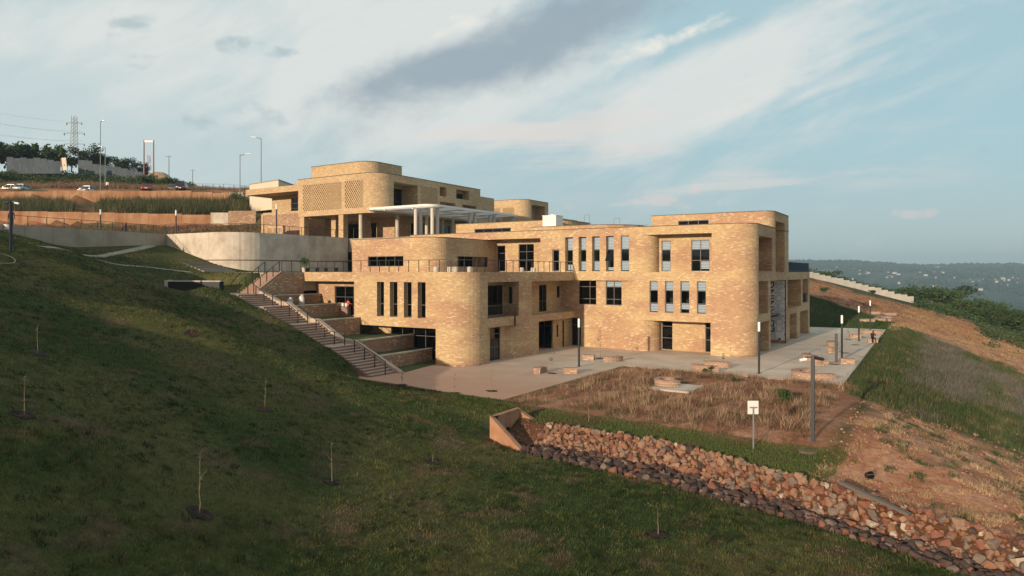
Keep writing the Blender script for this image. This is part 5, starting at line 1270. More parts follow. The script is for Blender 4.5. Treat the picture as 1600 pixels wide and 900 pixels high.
lamp((-8.07, 86.2, 0.02), 'lamp post on the plaza beside the seated person in black')
lamp((-8.37, 104.0, 0.02), 'lamp post at the far end of the plaza beside the grass slope')
t = thing('dark_post', 'thick plain dark post without a lamp head on the plaza', 'post', (-7.85, 65.0, 0.02)); mb = MB(); mb.box(-0.11, 0.11, -0.11, 0.11, 0, 2.45); mb.build('pole', M_pole, t); mb = MB(); mb.box(-0.18, 0.18, -0.18, 0.18, 0, 0.03); mb.build('base_plate', M_pole, t)
v, d = gp(1270, 690); cctv(v, 'tall square post with a white camera beside the turf strip', 4.1, (-0.85, -0.5))
v, d = gp(17, 394); cctv(v, 'tall thin post with a white camera on the upper lawn', 81*d/FPX, (0.85, 0.5))
for px, py, d, hh, lab in ((157, 361, 92, 3.85, 'lamp post on the ramp behind the railing, nearest the upper lawn'), (275, 365, 88, 3.4, 'lamp post on the ramp where the sunlit retaining wall begins'), (432, 366, 88, 4.2, 'lamp post on the upper plaza beside the brown garden walls')):
    v = at(px, py, d); lamp((v.x, v.y, 12.25), lab, hh+0.1, 0.68)

# ------------------------------------------------------------------ brick seats round the saplings
def seat(loc, r, a0, a1, label, w=0.5, h=0.45):
    t = thing('brick_bench', label, 'bench', (loc[0], loc[1], loc[2]), 0, 'brick benches on the plaza')
    n = max(3, int(abs(a1-a0)/14)); P = arc(0, 0, r, a0, a1, n)
    mb = MB(); sweep(mb, P, 0, w, 0, h-0.06, closed=False); mb.build('base', M_brick4, t)
    mb = MB(); sweep(mb, P, 0.05, w+0.05, h-0.06, h, closed=False); mb.build('seat', M_seat, t)
M_seat = noisy('seat_terracotta', [(0.3, (0.30, 0.165, 0.115)), (0.7, (0.45, 0.30, 0.22))], 3, 0.85)
def block(loc, rz, l, label, w=0.5, h=0.45):
    t = thing('brick_bench', label, 'bench', loc, rz, 'brick benches on the plaza')
    mb = MB(); mb.box(-l/2, l/2, -w/2, w/2, 0, h-0.06); mb.build('base', M_brick4, t)
    mb = MB(); mb.box(-l/2-0.04, l/2+0.04, -w/2-0.04, w/2+0.04, h-0.06, h); mb.build('seat', M_seat, t)
Zp = 0.02
seat((-25.2, 45.9, Zp), 1.5, 150, 215, 'curved brick seat beside the leafy sapling near the dusty plaza edge')
block((-24.2, 46.8, Zp), 0.5, 1.0, 'short brick seat block between the leafy sapling and the dry grass bed')
block((-26.55, 54.9, Zp), 0.2, 1.0, 'short brick seat block under the sapling by the sunlit wall')
seat((-25.2, 55.6, Zp), 1.5, -75, 10, 'curved brick seat under the sapling by the sunlit wall')
seat((-15.6, 54.9, Zp), 1.7, -150, -60, 'curved brick seat beside the dry bed under the window pair')
seat((-15.6, 54.9, Zp), 1.9, 55, 130, 'curved brick seat close to the rounded building corner')
seat((-8.0, 55.0, Zp), 1.7, 120, 330, 'large ring shaped brick seat at the corner of the dry bed')
block((-8.6, 62.2, Zp), 0.9, 1.0, 'small brick seat block beside a bare sapling past the ring seat')
seat((-9.2, 66.2, Zp), 1.6, 150, 260, 'curved brick seat left of the thick dark post')
block((-6.9, 64.3, Zp), 0.3, 1.1, 'small brick seat block at the plaza edge below the dark post')
block((-9.0, 72.5, Zp), 1.0, 0.9, 'small brick seat block behind the lamp post pair')
seat((-8.9, 79.5, Zp), 1.6, 140, 235, 'long curved brick seat between two bare saplings')
block((-8.8, 90.0, Zp), 0.3, 1.2, 'brick seat block just left of the seated person')
seat((-7.6, 98.2, Zp), 1.6, 200, 320, 'curved brick seat near the far end of the plaza')
block((-6.6, 85.0, Zp), 0.2, 1.0, 'low seat block under the seated person in black')
for k, (px, py, l, lab) in enumerate(((1354, 503, 2.2, 'pale block seat on the grass slope beside the kerbed path'), (1366, 491, 1.8, 'small block seat on the grass slope under the red bank'), (1379, 502, 2.4, 'block seat inside the kerbed grass corner'), (1388, 493, 2.4, 'block seat above the kerbed grass corner'))):
    v, d = gp(px, py); block((v.x, v.y, v.z), 0.5, l, lab)
a, b, c_, e = gp(1362, 504)[0], gp(1372, 496)[0], gp(1395, 496)[0], gp(1388, 506)[0]
strip('kerb', [a, b, c_], 0.5, M_conc, 0.08)
# concrete pad with its ring seat in the dry bed
mb = MB(); mb.prism([(-16.7, 43.6), (-13.9, 43.5), (-13.8, 46.4), (-16.6, 46.5)], -0.2, 0.06); o = mb.build('concrete_pad', M_conc); o['kind'] = 'structure'
seat((-16.0, 45.6, 0.05), 0.95, 75, 345, 'ring shaped brick seat on the concrete pad inside the dry bed', 0.3, 0.4)

# ------------------------------------------------------------------ young trees
def sapling(loc, h, label, leaves=18, lean=0.06, pit=True, lcol=(0.06, 0.09, 0.03), seed=0, stem=(0.25, 0.19, 0.12)):
    rn = random.Random(seed); t = thing('sapling', label, 'sapling', loc, 0, 'newly planted saplings')
    key = 'stem%s' % (stem,)
    m = MATS.get(key) or plain(key, stem, 0.8)
    mb = MB(); p = Vector((0, 0, -0.05)); pts = [p]
    for k in range(5): p = p+Vector((rn.uniform(-lean, lean)*h/3, rn.uniform(-lean, lean)*h/3, h/5+0.01)); pts.append(p)
    for k in range(5): mb.tube(pts[k], pts[k+1], 0.019-0.003*k, 6, 0.019-0.003*(k+1))
    br = []
    for k in range(4):
        b = pts[rn.randrange(2, 6)]; e = b+Vector((rn.uniform(-.3, .3), rn.uniform(-.3, .3), rn.uniform(0.1, 0.35)))*h/2.2; mb.tube(b, e, 0.01, 4, 0.005); br.append((b, e))
    mb.build('stem', m, t)
    if leaves:
        lb = MB()
        for k in range(leaves):
            b, e = br[rn.randrange(4)]; c = b+(e-b)*rn.uniform(0.2, 1.1) if rn.random() < .5 else pts[2]+(pts[5]-pts[2])*rn.random()
            a = rn.uniform(0, 6.28); s = rn.uniform(0.07, 0.15); d = Vector((math.cos(a), math.sin(a), rn.uniform(-.5, .4)))*s; w = Vector((-math.sin(a), math.cos(a), 0.2))*s*0.45
            lb.face([c, c+d*0.5+w, c+d, c+d*0.5-w])
        lk_key = 'lf%s' % (lcol,); lb.build('leaves', MATS.get(lk_key) or plain(lk_key, lcol, 0.7), t)
    if pit:
        pm = MB(); n = 14; R = [(0.40*(1+rn.uniform(-.3, .25))*math.cos(6.283*k/n), 0.36*(1+rn.uniform(-.3, .25))*math.sin(6.283*k/n)) for k in range(n)]
        lx, ly = loc[0], loc[1]
        zz = [hz(lx+a, ly+b)-loc[2] if pit == 'lawn' else 0.0 for a, b in R]
        c = (0, 0, 0.03 if pit == 'lawn' else 0.012)
        for k in range(n): pm.face([c, (*R[k], zz[k]+0.035 if pit == 'lawn' else 0.012), (*R[(k+1) % n], zz[(k+1) % n]+0.035 if pit == 'lawn' else 0.012)])
        pm.build('soil_ring', M_pit, t)
M_pit = noisy('pit_soil', [(0.42, (0.010, 0.007, 0.006)), (0.62, (0.07, 0.03, 0.02))], 3, 0.95)
def lawn_sap(px, py, hp, label, seed, leaves=6):
    v, d = gp(px, py); sapling((v.x, v.y, v.z), hp*d/FPX, label, leaves, 0.05, 'lawn', (0.08, 0.10, 0.04), seed, (0.20, 0.155, 0.09))
lawn_sap(38, 650, 58, 'bare sapling in a round dark soil pit on the shaded upper lawn', 1)
lawn_sap(311, 804, 96, 'tallest bare sapling with a forked top in a dark soil pit on the lawn', 2)
lawn_sap(519, 754, 58, 'short bare sapling in a reddish soil pit on the lawn', 3)
lawn_sap(60, 553, 45, 'thin bare sapling without leaves high on the lawn', 4, 0)
lawn_sap(413, 641, 52, 'thin straight sapling in the middle of the lawn', 5, 0)
lawn_sap(1028, 836, 40, 'small thin sapling on the lawn below the stone ditch', 6, 4)
lawn_sap(676, 722, 14, 'tiny leafy seedling on the lawn near the culvert', 7, 10)
lawn_sap(299, 522, 8, 'stub of a seedling in a small pit below the planting box', 8, 4)
v, d = gp(920, 660); sapling((v.x, v.y, v.z), 40*d/FPX, 'thin sapling on the turf strip in front of the dry bed', 3, 0.05, False, seed=9)
for px, py, hp, lab, lv, sd in ((862, 585, 50, 'leafy sapling on the plaza between two brick seats', 60, 11), (938, 562, 46, 'leafy sapling under the sunlit wall beside a seat block', 70, 12), (628, 603, 22, 'small leafy sapling at the lawn edge near the stair foot', 26, 13), (710, 615, 26, 'thin sapling at the lawn edge on the dusty plaza', 8, 14), (768, 613, 30, 'bare sapling in a dark pit on the dusty plaza', 8, 15),
                               (1100, 572, 44, 'sapling growing between the two curved seats by the rounded corner', 24, 16), (1130, 571, 16, 'small leafy shrub sapling near the rounded building corner', 60, 17), (1285, 594, 44, 'bare sapling in front of the large ring seat', 14, 18), (1304, 571, 38, 'bare sapling in a dark pit beside the thick dark post', 8, 19), (1321, 553, 34, 'thin sapling right of the lamp post pair', 8, 20), (1307, 545, 26, 'sapling inside the curved seat left of the dark post', 12, 21), (1325, 532, 28, 'dark leafy sapling behind the long curved seat', 50, 22), (1336, 540, 26, 'thin sapling in a pit near the seated person', 8, 23), (1347, 528, 26, 'thin sapling behind the seated person', 8, 24), (1050, 604, 20, 'thin sapling on the concrete pad', 10, 25)):
    v, d = gp(px, py); z = 0.02 if lab.find('pad') < 0 else 0.06
    sapling((v.x, v.y, z), hp*d/FPX, lab, lv, 0.06, True, (0.05, 0.085, 0.028), sd)

# ------------------------------------------------------------------ sign, manhole and small things
v, d = gp(1177, 702)
t = thing('sign', 'blank back of a white square sign on a thin steel post on the turf strip', 'sign', v, math.radians(32))
hs = 75*d/FPX
mb = MB(); mb.box(-0.03, 0.03, -0.02, 0.02, -0.2, hs-0.3); mb.build('post', M_galv, t)
mb = MB(); mb.box(-0.17, 0.17, -0.035, 0.0, hs-0.33, hs-0.27); mb.build('bracket', M_galv, t)
mb = MB(); mb.box(-0.25, 0.25, 0.022, 0.04, hs-0.62, hs); mb.build('panel', M_white, t)
v, d = gp(1262, 705); mb = MB(); mb.lathe([(0, 0.04), (0.40, 0.04), (0.43, 0.0), (0.43, -0.1)], 24); o = mb.build('manhole_cover', noisy('manhole_concrete', [(0.3, (0.11, 0.075, 0.055)), (0.7, (0.18, 0.13, 0.095))], 4)); o.location = v; tag(o, 'round concrete manhole cover sunk in the turf strip', 'manhole')
v, d = gp(597, 587); mb = MB(); mb.lathe([(0, 0.03), (0.4, 0.03), (0.42, 0.0)], 20); o = mb.build('manhole_cover', M_coping); o.location = (v.x, v.y, 0.02); tag(o, 'round dark manhole cover at the foot of the stair', 'manhole')
v, d = gp(1355, 746); t = thing('bucket', 'small black bucket lying on the straw covered soil', 'bucket', v+Vector((0, 0, 0.1)), 0.6)
mb = MB(); mb.lathe([(0, 0), (0.12, 0), (0.16, 0.28), (0.145, 0.28), (0.11, 0.02), (0, 0.02)], 14); o = mb.build('body', plain('black_plastic', (0.015, 0.015, 0.018), 0.5), t); o.rotation_euler = (1.3, 0, 0)
mb = MB(); P = [(0.16*math.cos(a), 0.16*math.sin(a)*0.2, 0.28+0.14*math.sin(a)) for a in np.linspace(0, math.pi, 9)]; mb.pipe(P, 0.006, 4); o = mb.build('handle', M_galv, t); o.rotation_euler = (1.3, 0, 0)
pts = []
for px, py in ((-30, 396), (-8, 397), (8, 400), (18, 404), (24, 409), (22, 413), (10, 414), (-20, 413)):
    v, d = gp(px, py); pts.append(v+Vector((0, 0, 0.1)))
mb = MB(); mb.pipe(pts, 0.035, 6); tag(mb.build('hose', plain('hose_tan', (0.30, 0.26, 0.17), 0.6)), 'pale garden hose curling across the upper lawn', 'hose')
v, d = gp(24, 357, 60); 
t = thing('bucket', 'white bucket standing beside the camera post on the ramp', 'bucket', tuple(at(12, 359, 66)))
mb = MB(); mb.lathe([(0, 0), (0.27, 0), (0.33, 0.5), (0.3, 0.5), (0.25, 0.03), (0, 0.03)], 16); mb.build('body', M_white, t)
mb = MB(); mb.lathe([(0.335, 0.44), (0.35, 0.44), (0.35, 0.5), (0.33, 0.5)], 16); mb.build('rim', M_white, t)
# potted shrub on the terrace
PT = thing('potted_shrub', 'round green shrub in a pot behind the terrace railing', 'shrub', (-53.4, 46.3, 7.79))
mb = MB(); mb.lathe([(0, 0), (0.2, 0), (0.27, 0.45), (0.22, 0.45), (0, 0.4)], 14); mb.build('pot', M_conc, PT, smooth=True)
mb = MB(); mb.tube((0, 0, 0.4), (0, 0, 0.8), 0.03, 6); mb.build('stem', plain('twig', (0.12, 0.08, 0.05), 0.8), PT)
# ------------------------------------------------------------------ trees and shrubs made of leaves
def leafcloud(name, blobs, n, size, c0, c1, seed=0):
    """n leaf faces spread through ellipsoids (centre, radii); paler towards each lobe's own tips"""
    rs = np.random.RandomState(seed); vol = np.array([b[1][0]*b[1][1]*b[1][2] for b in blobs])**0.75; pk = rs.choice(len(blobs), n, p=vol/vol.sum())
    C = np.array([b[0] for b in blobs])[pk]; R = np.array([b[1] for b in blobs])[pk]
    u = rs.normal(size=(n, 3)); u /= np.linalg.norm(u, axis=1, keepdims=True); rad = rs.rand(n, 1)**0.42*(0.72+0.5*rs.rand(n, 1))
    P = C+u*R*rad
    a = rs.normal(size=(n, 3)); a /= np.linalg.norm(a, axis=1, keepdims=True); b = np.cross(a, rs.normal(size=(n, 3))); b /= np.linalg.norm(b, axis=1, keepdims=True)
    s = size*(0.6+0.8*rs.rand(n, 1))
    co = np.stack([P-a*s*0.5, P+b*s*0.28, P+a*s*0.5, P-b*s*0.28], 1).reshape(-1, 3)
    me = bpy.data.meshes.new(name); me.vertices.add(4*n); me.vertices.foreach_set('co', co.astype(np.float32).ravel())
    me.loops.add(4*n); me.loops.foreach_set('vertex_index', np.arange(4*n, dtype=np.int32)); me.polygons.add(n); me.polygons.foreach_set('loop_start', np.arange(0, 4*n, 4, dtype=np.int32)); me.update(calc_edges=True)
    tone = np.clip(rs.rand(len(blobs))[pk]*0.6+rs.rand(n)*0.5, 0, 1)[:, None]
    c = np.array(c0)*(1-tone)+np.array(c1)*tone
    at_ = me.color_attributes.new('Col', 'FLOAT_COLOR', 'POINT'); at_.data.foreach_set('color', np.repeat(np.concatenate([c, np.ones((n, 1))], 1), 4, 0).astype(np.float32).ravel())
    me.materials.append(M_leaf); return me
M_bark = noisy('bark', [(0.3, (0.07, 0.05, 0.035)), (0.7, (0.15, 0.11, 0.08))], 3, 0.9)
def tree_proto(kind, seed):
    rn = random.Random(seed)
    if kind == 'round':   H_, R_, nb, n, ls, c = 5.5, 3.2, 13, 2600, 0.34, ((0.018, 0.032, 0.016), (0.05, 0.075, 0.03))
    elif kind == 'banana': H_, R_, nb, n, ls, c = 4.2, 2.6, 11, 1500, 0.62, ((0.03, 0.055, 0.02), (0.085, 0.12, 0.045))
    elif kind == 'bush':  H_, R_, nb, n, ls, c = 2.6, 2.6, 11, 1900, 0.30, ((0.028, 0.055, 0.018), (0.085, 0.125, 0.04))
    else:                 H_, R_, nb, n, ls, c = 1.6, 1.2, 7, 800, 0.2, ((0.03, 0.06, 0.02), (0.08, 0.12, 0.04))
    blobs = []
    for k in range(nb):
        a = rn.uniform(0, 6.28); r = R_*math.sqrt(rn.random())*0.8; z = H_*rn.uniform(0.30, 0.86)
        q = R_*rn.uniform(0.24, 0.46); blobs.append(((r*math.cos(a), r*math.sin(a), z), (q, q, q*rn.uniform(0.6, 1.0)*(1.5 if kind == 'banana' else 1))))
    crown = leafcloud('crown', blobs, n, ls, c[0], c[1], seed)
    mb = MB(); mb.tube((0, 0, -0.4), (0.05, 0.03, H_*0.45), 0.11*H_/4, 8, 0.06*H_/4)
    for b in blobs[:7]: mb.tube((0.03, 0.02, H_*rn.uniform(0.15, 0.42)), b[0], 0.045*H_/4, 5, 0.015)
    return crown, mb.mesh('trunk', M_bark)
def thicket(name, x, y, r0, r1, leaves, size, c0, c1, seed, flat=0.75):
    rs = np.random.RandomState(seed); z = H(x, y); r = r0+rs.rand(len(x))*(r1-r0)
    me = leafcloud(name, [((a, b, c+q*flat*0.55), (q, q, q*flat)) for a, b, c, q in zip(x, y, z, r)], leaves, size, c0, c1, seed)
    o = link(name, me); o['kind'] = 'stuff'
x, y, px = band(-80, 300, 146, 176, 1100); k = fbm(x*0.2, y*0.2, 3); m = k > 0.36; thicket('hill_thicket', x[m], y[m], 0.6, 1.6, 26000, 0.42, (0.022, 0.045, 0.018), (0.075, 0.105, 0.04), 3)
x, y, px = band(140, 460, 150, 240, 500); thicket('skyline_thicket', x, y, 0.5, 1.3, 7000, 0.45, (0.03, 0.05, 0.022), (0.10, 0.10, 0.05), 5, 0.6)
x, y = box_pts(-48, 46, 176, 245, 1700); k = fbm(x*0.07, y*0.07, 3); m = ((k > 0.42) | (y > 205)) & (y > np.where(x < -5, 211+(x+7)*0.9, 182)); thicket('shoulder_thicket', x[m], y[m], 0.7, 2.2, 42000, 0.5, (0.024, 0.05, 0.018), (0.085, 0.125, 0.042), 6)
x, y = box_pts(6, 50, 118, 180, 900); k = fbm(x*0.1, y*0.1, 3); m = (k > 0.35) & (y > 128-np.maximum(0, x-6)*0.6); thicket('lower_thicket', x[m], y[m], 0.6, 1.6, 20000, 0.42, (0.03, 0.055, 0.02), (0.10, 0.13, 0.05), 8)
PROTO = {k: [tree_proto(k, 31+i*7) for i in range(3)] for k in ('round', 'banana', 'bush', 'small')}
def plant(kind, v, sc, label, name, cat, group, i=0, rz=None):
    t = thing(name, label, cat, v, rz if rz is not None else random.uniform(0, 6.28), group); t.scale = sc if isinstance(sc, tuple) else (sc, sc, sc)
    c, tr = PROTO[kind][i % 3]; link('crown', c, t); link('trunk', tr, t)
bl = [((0, 0, 1.0), (0.42, 0.42, 0.4)), ((0.2, 0.1, 1.15), (0.25, 0.25, 0.25)), ((-0.2, 0, 1.2), (0.25, 0.25, 0.25))]
link('crown', leafcloud('crown', bl, 420, 0.14, (0.035, 0.07, 0.02), (0.09, 0.14, 0.045), 4), PT)
# skyline on the left
SK = [('banana', 12, 262, 168, 1.25), ('banana', 38, 262, 172, 1.3), ('banana', 62, 262, 176, 1.15), ('banana', 84, 262, 172, 1.0), ('round', -8, 268, 165, 1.3), ('round', 112, 266, 178, 1.05), ('round', 138, 270, 182, 1.15), ('round', 158, 272, 185, 0.95), ('round', 182, 275, 205, 1.0), ('round', 203, 277, 210, 1.0), ('round', 222, 279, 214, 0.85)]
LB = ['pale green broadleaf clump over the left end of the sheet fence', 'tall broadleaf clump rising behind the grey sheet fence', 'broadleaf clump behind the middle of the grey sheet fence', 'low broadleaf clump behind the fence beside the tilted board', 'dark tree at the left end of the sheet fence', 'dark round tree just left of the pylon foot', 'dark round tree in front of the pylon foot', 'dark round tree beside the tall mast', 'dark spreading tree behind the second sheet fence', 'dark spreading tree between the street lamp and the twin poles', 'dark low tree at the foot of the twin poles']
for k, (kd, px, py, d, sc) in enumerate(SK):
    v = at(px, py, d); v.z = min(v.z, hz(v.x, v.y)+0.3) if abs(v.z-hz(v.x, v.y)) > 4 else v.z; plant(kd, v, sc*1.15, LB[k], 'tree', 'tree', 'trees on the left skyline', k)
for k, (px, py, d, sc, lab) in enumerate(((5, 285, 150, 1.1, 'bright green bush below the left end of the fence'), (80, 280, 152, 0.7, 'small green bush under the sheet fence'), (122, 275, 156, 0.9, 'bright green bush beside the tilted white board'), (225, 288, 150, 1.0, 'green bush behind the red car'), (262, 290, 158, 0.9, 'green bush behind the dark car'), (318, 288, 200, 1.1, 'low green bush on the skyline between two poles'), (340, 287, 205, 1.0, 'second low green bush on the skyline'), (366, 287, 210, 0.9, 'low bush right of the skyline shrubs'), (379, 293, 128, 1.0, 'round bush at the foot of the street lamp beside the cream block'))):
    v = at(px, py, d); v.z = hz(v.x, v.y); plant('bush', v, sc, lab, 'bush', 'bush', 'bushes on the left hillside', k)
# bushes along the right shoulder
RS = [(1290, 437, 205), (1310, 440, 210), (1334, 443, 215), (1358, 447, 218), (1382, 453, 222), (1402, 457, 224), (1428, 462, 226), (1452, 466, 214), (1476, 472, 220), (1500, 478, 224), (1524, 484, 228), (1548, 486, 232), (1572, 489, 236), (1596, 490, 240), (1440, 482, 190), (1470, 490, 186), (1508, 500, 176), (1530, 506, 172), (1556, 512, 168), (1580, 516, 170), (1604, 520, 168), (1545, 500, 200), (1575, 503, 205), (1600, 506, 208), (1516, 492, 196)]
RL = ['bush behind the pale wall where it meets the building', 'bush behind the top of the pale panel wall', 'bush behind the second step of the pale wall', 'bush behind the middle of the pale wall', 'bush behind the lower part of the pale wall', 'bush behind the last long panel of the pale wall', 'bush at the lower end of the long pale wall', 'bush above the short pale wall piece', 'bush behind the short pale wall piece', 'bush above the lowest pale wall', 'bush behind the lowest pale wall', 'bush at the foot of the lowest pale wall', 'bush on the skyline right of the lowest wall', 'outermost bush on the right skyline', 'bush in front of the short pale wall piece', 'bush between the two lower pale walls', 'dark round bush below the lowest pale wall', 'dark bush at the upper edge of the straw slope', 'bush on the lower shoulder above the straw strip', 'bush on the lower shoulder above the grey weeds', 'outermost bush on the lower shoulder', 'bush in the thicket under the skyline', 'second bush in the thicket under the skyline', 'outer bush in the thicket under the skyline', 'bush just below the end of the lowest wall']
for k, (px, py, d) in enumerate(RS):
    v = at(px, py, d); v.z = hz(v.x, v.y)-0.2; s = (1.5+0.8*random.random())*(0.5 if k < 7 else 1.0)
    plant('bush', v, (s*1.35, s*1.35, s), RL[k], 'bush', 'bush', 'bushes on the right hillside', k)
for k, (px, py, d, sc, lab) in enumerate(((1225, 632, 0, 0.55, 'small green bush in the dry grass behind the sign'), (1148, 600, 0, 0.3, 'small green shrub at the back of the dry grass bed'), (1105, 583, 0, 0.35, 'low green shrub against the curved seat at the bed edge'), (960, 690, 0, 0.12, 'tiny weed on the ditch bank'), (1440, 455, 0, 0.0, ''))):
    if not lab: continue
    v, dd = gp(px, py); plant('small', v, sc*1.1, lab, 'bush', 'bush', 'small shrubs round the dry bed', k)
for px, py, lab in ((1362, 461, 'dark shrub on the red bank below the pale wall'), (1290, 459, 'small shrub on the red bank beside the building')):
    v, dd = gp(px, py); plant('small', v, 0.9, lab, 'bush', 'bush', 'small shrubs on the red bank', 1)

# ------------------------------------------------------------------ pale panel walls on the right shoulder
M_pale = noisy('pale_panel', [(0.3, (0.46, 0.43, 0.37)), (0.7, (0.60, 0.57, 0.50))], 0.6, 0.9)
def panelwall(name, label, pts, hgt, pl):
    t = thing(name, label, 'wall', pts[0])
    S = [0]
    for a, b in zip(pts[:-1], pts[1:]): S.append(S[-1]+(Vector(b)-Vector(a)).length)
    n = max(1, round(S[-1]/pl))
    def pt(s):
        j = 0
        while j < len(pts)-2 and s > S[j+1]: j += 1
        return Vector(pts[j]).lerp(Vector(pts[j+1]), (s-S[j])/(S[j+1]-S[j]))
    for k in range(n):
        a, b = pt(S[-1]*k/n), pt(S[-1]*(k+1)/n); d = Vector((b.x-a.x, b.y-a.y)); l = d.length; d.normalize()
        z = max(hz(a.x, a.y), hz(b.x, b.y))
        mb = MB(); mb.obox((a.x, a.y), (d.x, d.y), l-0.05, 0.25, z-2.0, z+hgt+0.12*(k % 2)); mb.build('panel', M_pale, t, world=True)
def line(*pp): return [Vector((at(px, py, d).x, at(px, py, d).y, 0)) for px, py, d in pp]
panelwall('panel_wall', 'long stepped pale concrete panel wall running down the right hillside', line((1262, 430, 172), (1300, 440, 175), (1350, 452, 178), (1428, 468, 181)), 1.3, 2.0)
panelwall('panel_wall', 'short detached piece of pale wall among the bushes', line((1444, 472, 186), (1458, 473, 187)), 1.5, 1.3)
panelwall('panel_wall', 'lowest pale wall piece half hidden by bushes', line((1472, 480, 188), (1514, 487, 192)), 1.7, 2.6)

# ------------------------------------------------------------------ stained terrace walls on the left
def terrace_wall(label, segs, d, mat, base, mats=None):
    t = thing('terrace_wall', label, 'wall', tuple(at(segs[0][0], 330, d)))
    for k, (px0, px1, yt) in enumerate(segs):
        a, b = at(px0, yt, d+segs_off(px0)), at(px1, yt, d+segs_off(px1)); dv = Vector((b.x-a.x, b.y-a.y)); l = dv.length; dv.normalize()
        mb = MB(); mb.obox((a.x, a.y), (dv.x, dv.y), l-0.04, 0.4, base, a.z); mb.build('panel', (mats or {}).get(k, mat), t, world=True)
def segs_off(px): return 0.012*(px-180)*0
terrace_wall('long lower soil stained retaining wall above the ramp', [(-60, -20, 329), (-20, 20, 329.6), (20, 74, 330.2), (74, 128, 331), (128, 180, 332), (180, 232, 333), (232, 284, 334), (284, 329, 335.5), (329, 357, 332.2), (357, 400, 329.5)], 113.8, M_orange, 13.2, {8: M_conc, 9: M_brick3})
terrace_wall('long upper soil stained retaining wall below the parked cars', [(-60, -10, 300), (-10, 35, 299.5), (35, 75, 299), (75, 125, 297.6), (125, 175, 297.8), (175, 245, 298.4), (245, 300, 298.0), (300, 332, 300), (332, 358, 301.5), (358, 380, 300.5), (380, 402, 304), (402, 428, 307)], 128.8, M_orange, 17.5, {9: M_concd, 10: M_concd, 11: M_concd})
FR = thing('guard_rail', 'thin dark wire rail above the upper terrace wall', 'railing', tuple(at(330, 295, 131)))
railing(FR, [tuple(at(300, 297.5, 131)), tuple(at(355, 298.5, 131)), tuple(at(415, 303.5, 131))], h=1.3, step=2.0, mids=(0.5,), post=0.06)
# excavated mound on the skyline
mb = MB(); c_ = at(247, 281, 192); bm = bmesh.new(); bmesh.ops.create_icosphere(bm, subdivisions=3, radius=1)
for v in bm.verts: v.co = Vector((v.co.x*3.6, v.co.y*3, v.co.z*2.2))*(1+0.15*mnoise.noise(v.co*2.2))
me = bpy.data.meshes.new('earth_mound'); bm.to_mesh(me); bm.free(); me.materials.append(noisy('mound_soil', [(0.3, (0.34, 0.22, 0.13)), (0.7, (0.46, 0.33, 0.21))], 0.8, 0.95, 0.4)); me.polygons.foreach_set('use_smooth', [True]*len(me.polygons))
o = link('earth_mound', me, None, (c_.x, c_.y, c_.z)); o['kind'] = 'structure'
# corrugated sheet fence
M_sheet = noisy('sheet_metal', [(0.3, (0.05, 0.068, 0.085)), (0.7, (0.09, 0.115, 0.135))], 0.4, 0.5, spec=0.5)
def sheet(px0, px1, y0, y1, d, hgt, t):
    a, b = at(px0, y0, d), at(px1, y1, d); dv = b-a; n = 12; nrm = Vector((-dv.y, dv.x, 0)).normalized()
    mb = MB()
    for k in range(n):
        p, q = a+dv*k/n, a+dv*(k+1)/n; p = p+nrm*(0.06 if k % 2 else 0); q = q+nrm*(0.06 if (k+1) % 2 else 0)
        dn = Vector((0, 0, 1.0)); mb.face([p-dn, q-dn, q+Vector((0, 0, hgt)), p+Vector((0, 0, hgt))]); mb.face([q+nrm*.03-dn, p+nrm*.03-dn, p+nrm*.03+Vector((0, 0, hgt)), q+nrm*.03+Vector((0, 0, hgt))])
    mb.build('sheet', M_sheet, t, world=True)
F1_ = thing('sheet_fence', 'long grey corrugated sheet fence in front of the broadleaf clumps', 'fence', tuple(at(50, 263, 160)))
for k in range(8): sheet(10+k*10.6, 10+(k+1)*10.6-0.3, 264.5, 264.5+0.1, 160, (2.9, 2.6, 2.75, 2.5, 2.7, 2.5, 2.2, 1.9)[k], F1_)
F2_ = thing('sheet_fence', 'grey sheet fence sloping down to the right behind the tall mast', 'fence', tuple(at(160, 268, 166)))
for k in range(9): sheet(122+k*11.2, 122+(k+1)*11.2-0.3, 266.5+k*0.9, 267.2+k*0.9, 166, (2.6, 2.6, 1.9, 1.8, 1.7, 1.6, 1.4, 1.2, 0.9)[k], F2_)
t = thing('tilted_board', 'tilted cream board standing on end beside the sheet fence', 'board', tuple(at(102, 266, 158)), 0.55); t.rotation_euler = (0, math.radians(-7), 0.55)
mb = MB(); mb.box(-0.5, 0.5, -0.1, 0.1, 0, 2.9); mb.build('panel', plain('cream_board', (0.66, 0.58, 0.46), 0.8), t)
mb = MB(); mb.box(-0.72, -0.52, -0.14, 0.14, -0.1, 2.8); mb.build('edge', plain('rust_edge', (0.25, 0.10, 0.06), 0.8), t)
mb = MB(); mb.box(-0.12, 0.1, -0.13, -0.101, 1.05, 1.3); mb.build('mark', M_ink, t)

# pylon and lines
PY = thing('pylon', 'steel lattice pylon with three pairs of cross arms behind the trees', 'pylon', tuple(at(116, 236, 330)))
def lattice():
    mb = MB(); Hh = 17; r = 0.09; w = lambda z: 1.15-0.35*z/Hh
    for sx_ in (-1, 1):
        for sy_ in (-1, 1): mb.bar((sx_*w(-6), sy_*w(-6), -6), (sx_*w(Hh), sy_*w(Hh), Hh), 0.16, 0.16)
    z = -6
    while z < Hh-1:
        a, b = w(z), w(z+1.7)
        for (p, q) in (((-a, -a), (b, -b)), ((a, -a), (-b, -b)), ((-a, a), (b, b)), ((a, a), (-b, b)), ((-a, -a), (-b, b)), ((a, -a), (b, b))): mb.bar((*p, z), (*q, z+1.7), 0.09, 0.09)
        z += 1.7
    return mb
M_pyl = plain('pylon_steel', (0.16, 0.19, 0.20), 0.6, 0.3)
lattice().build('mast', M_pyl, PY)
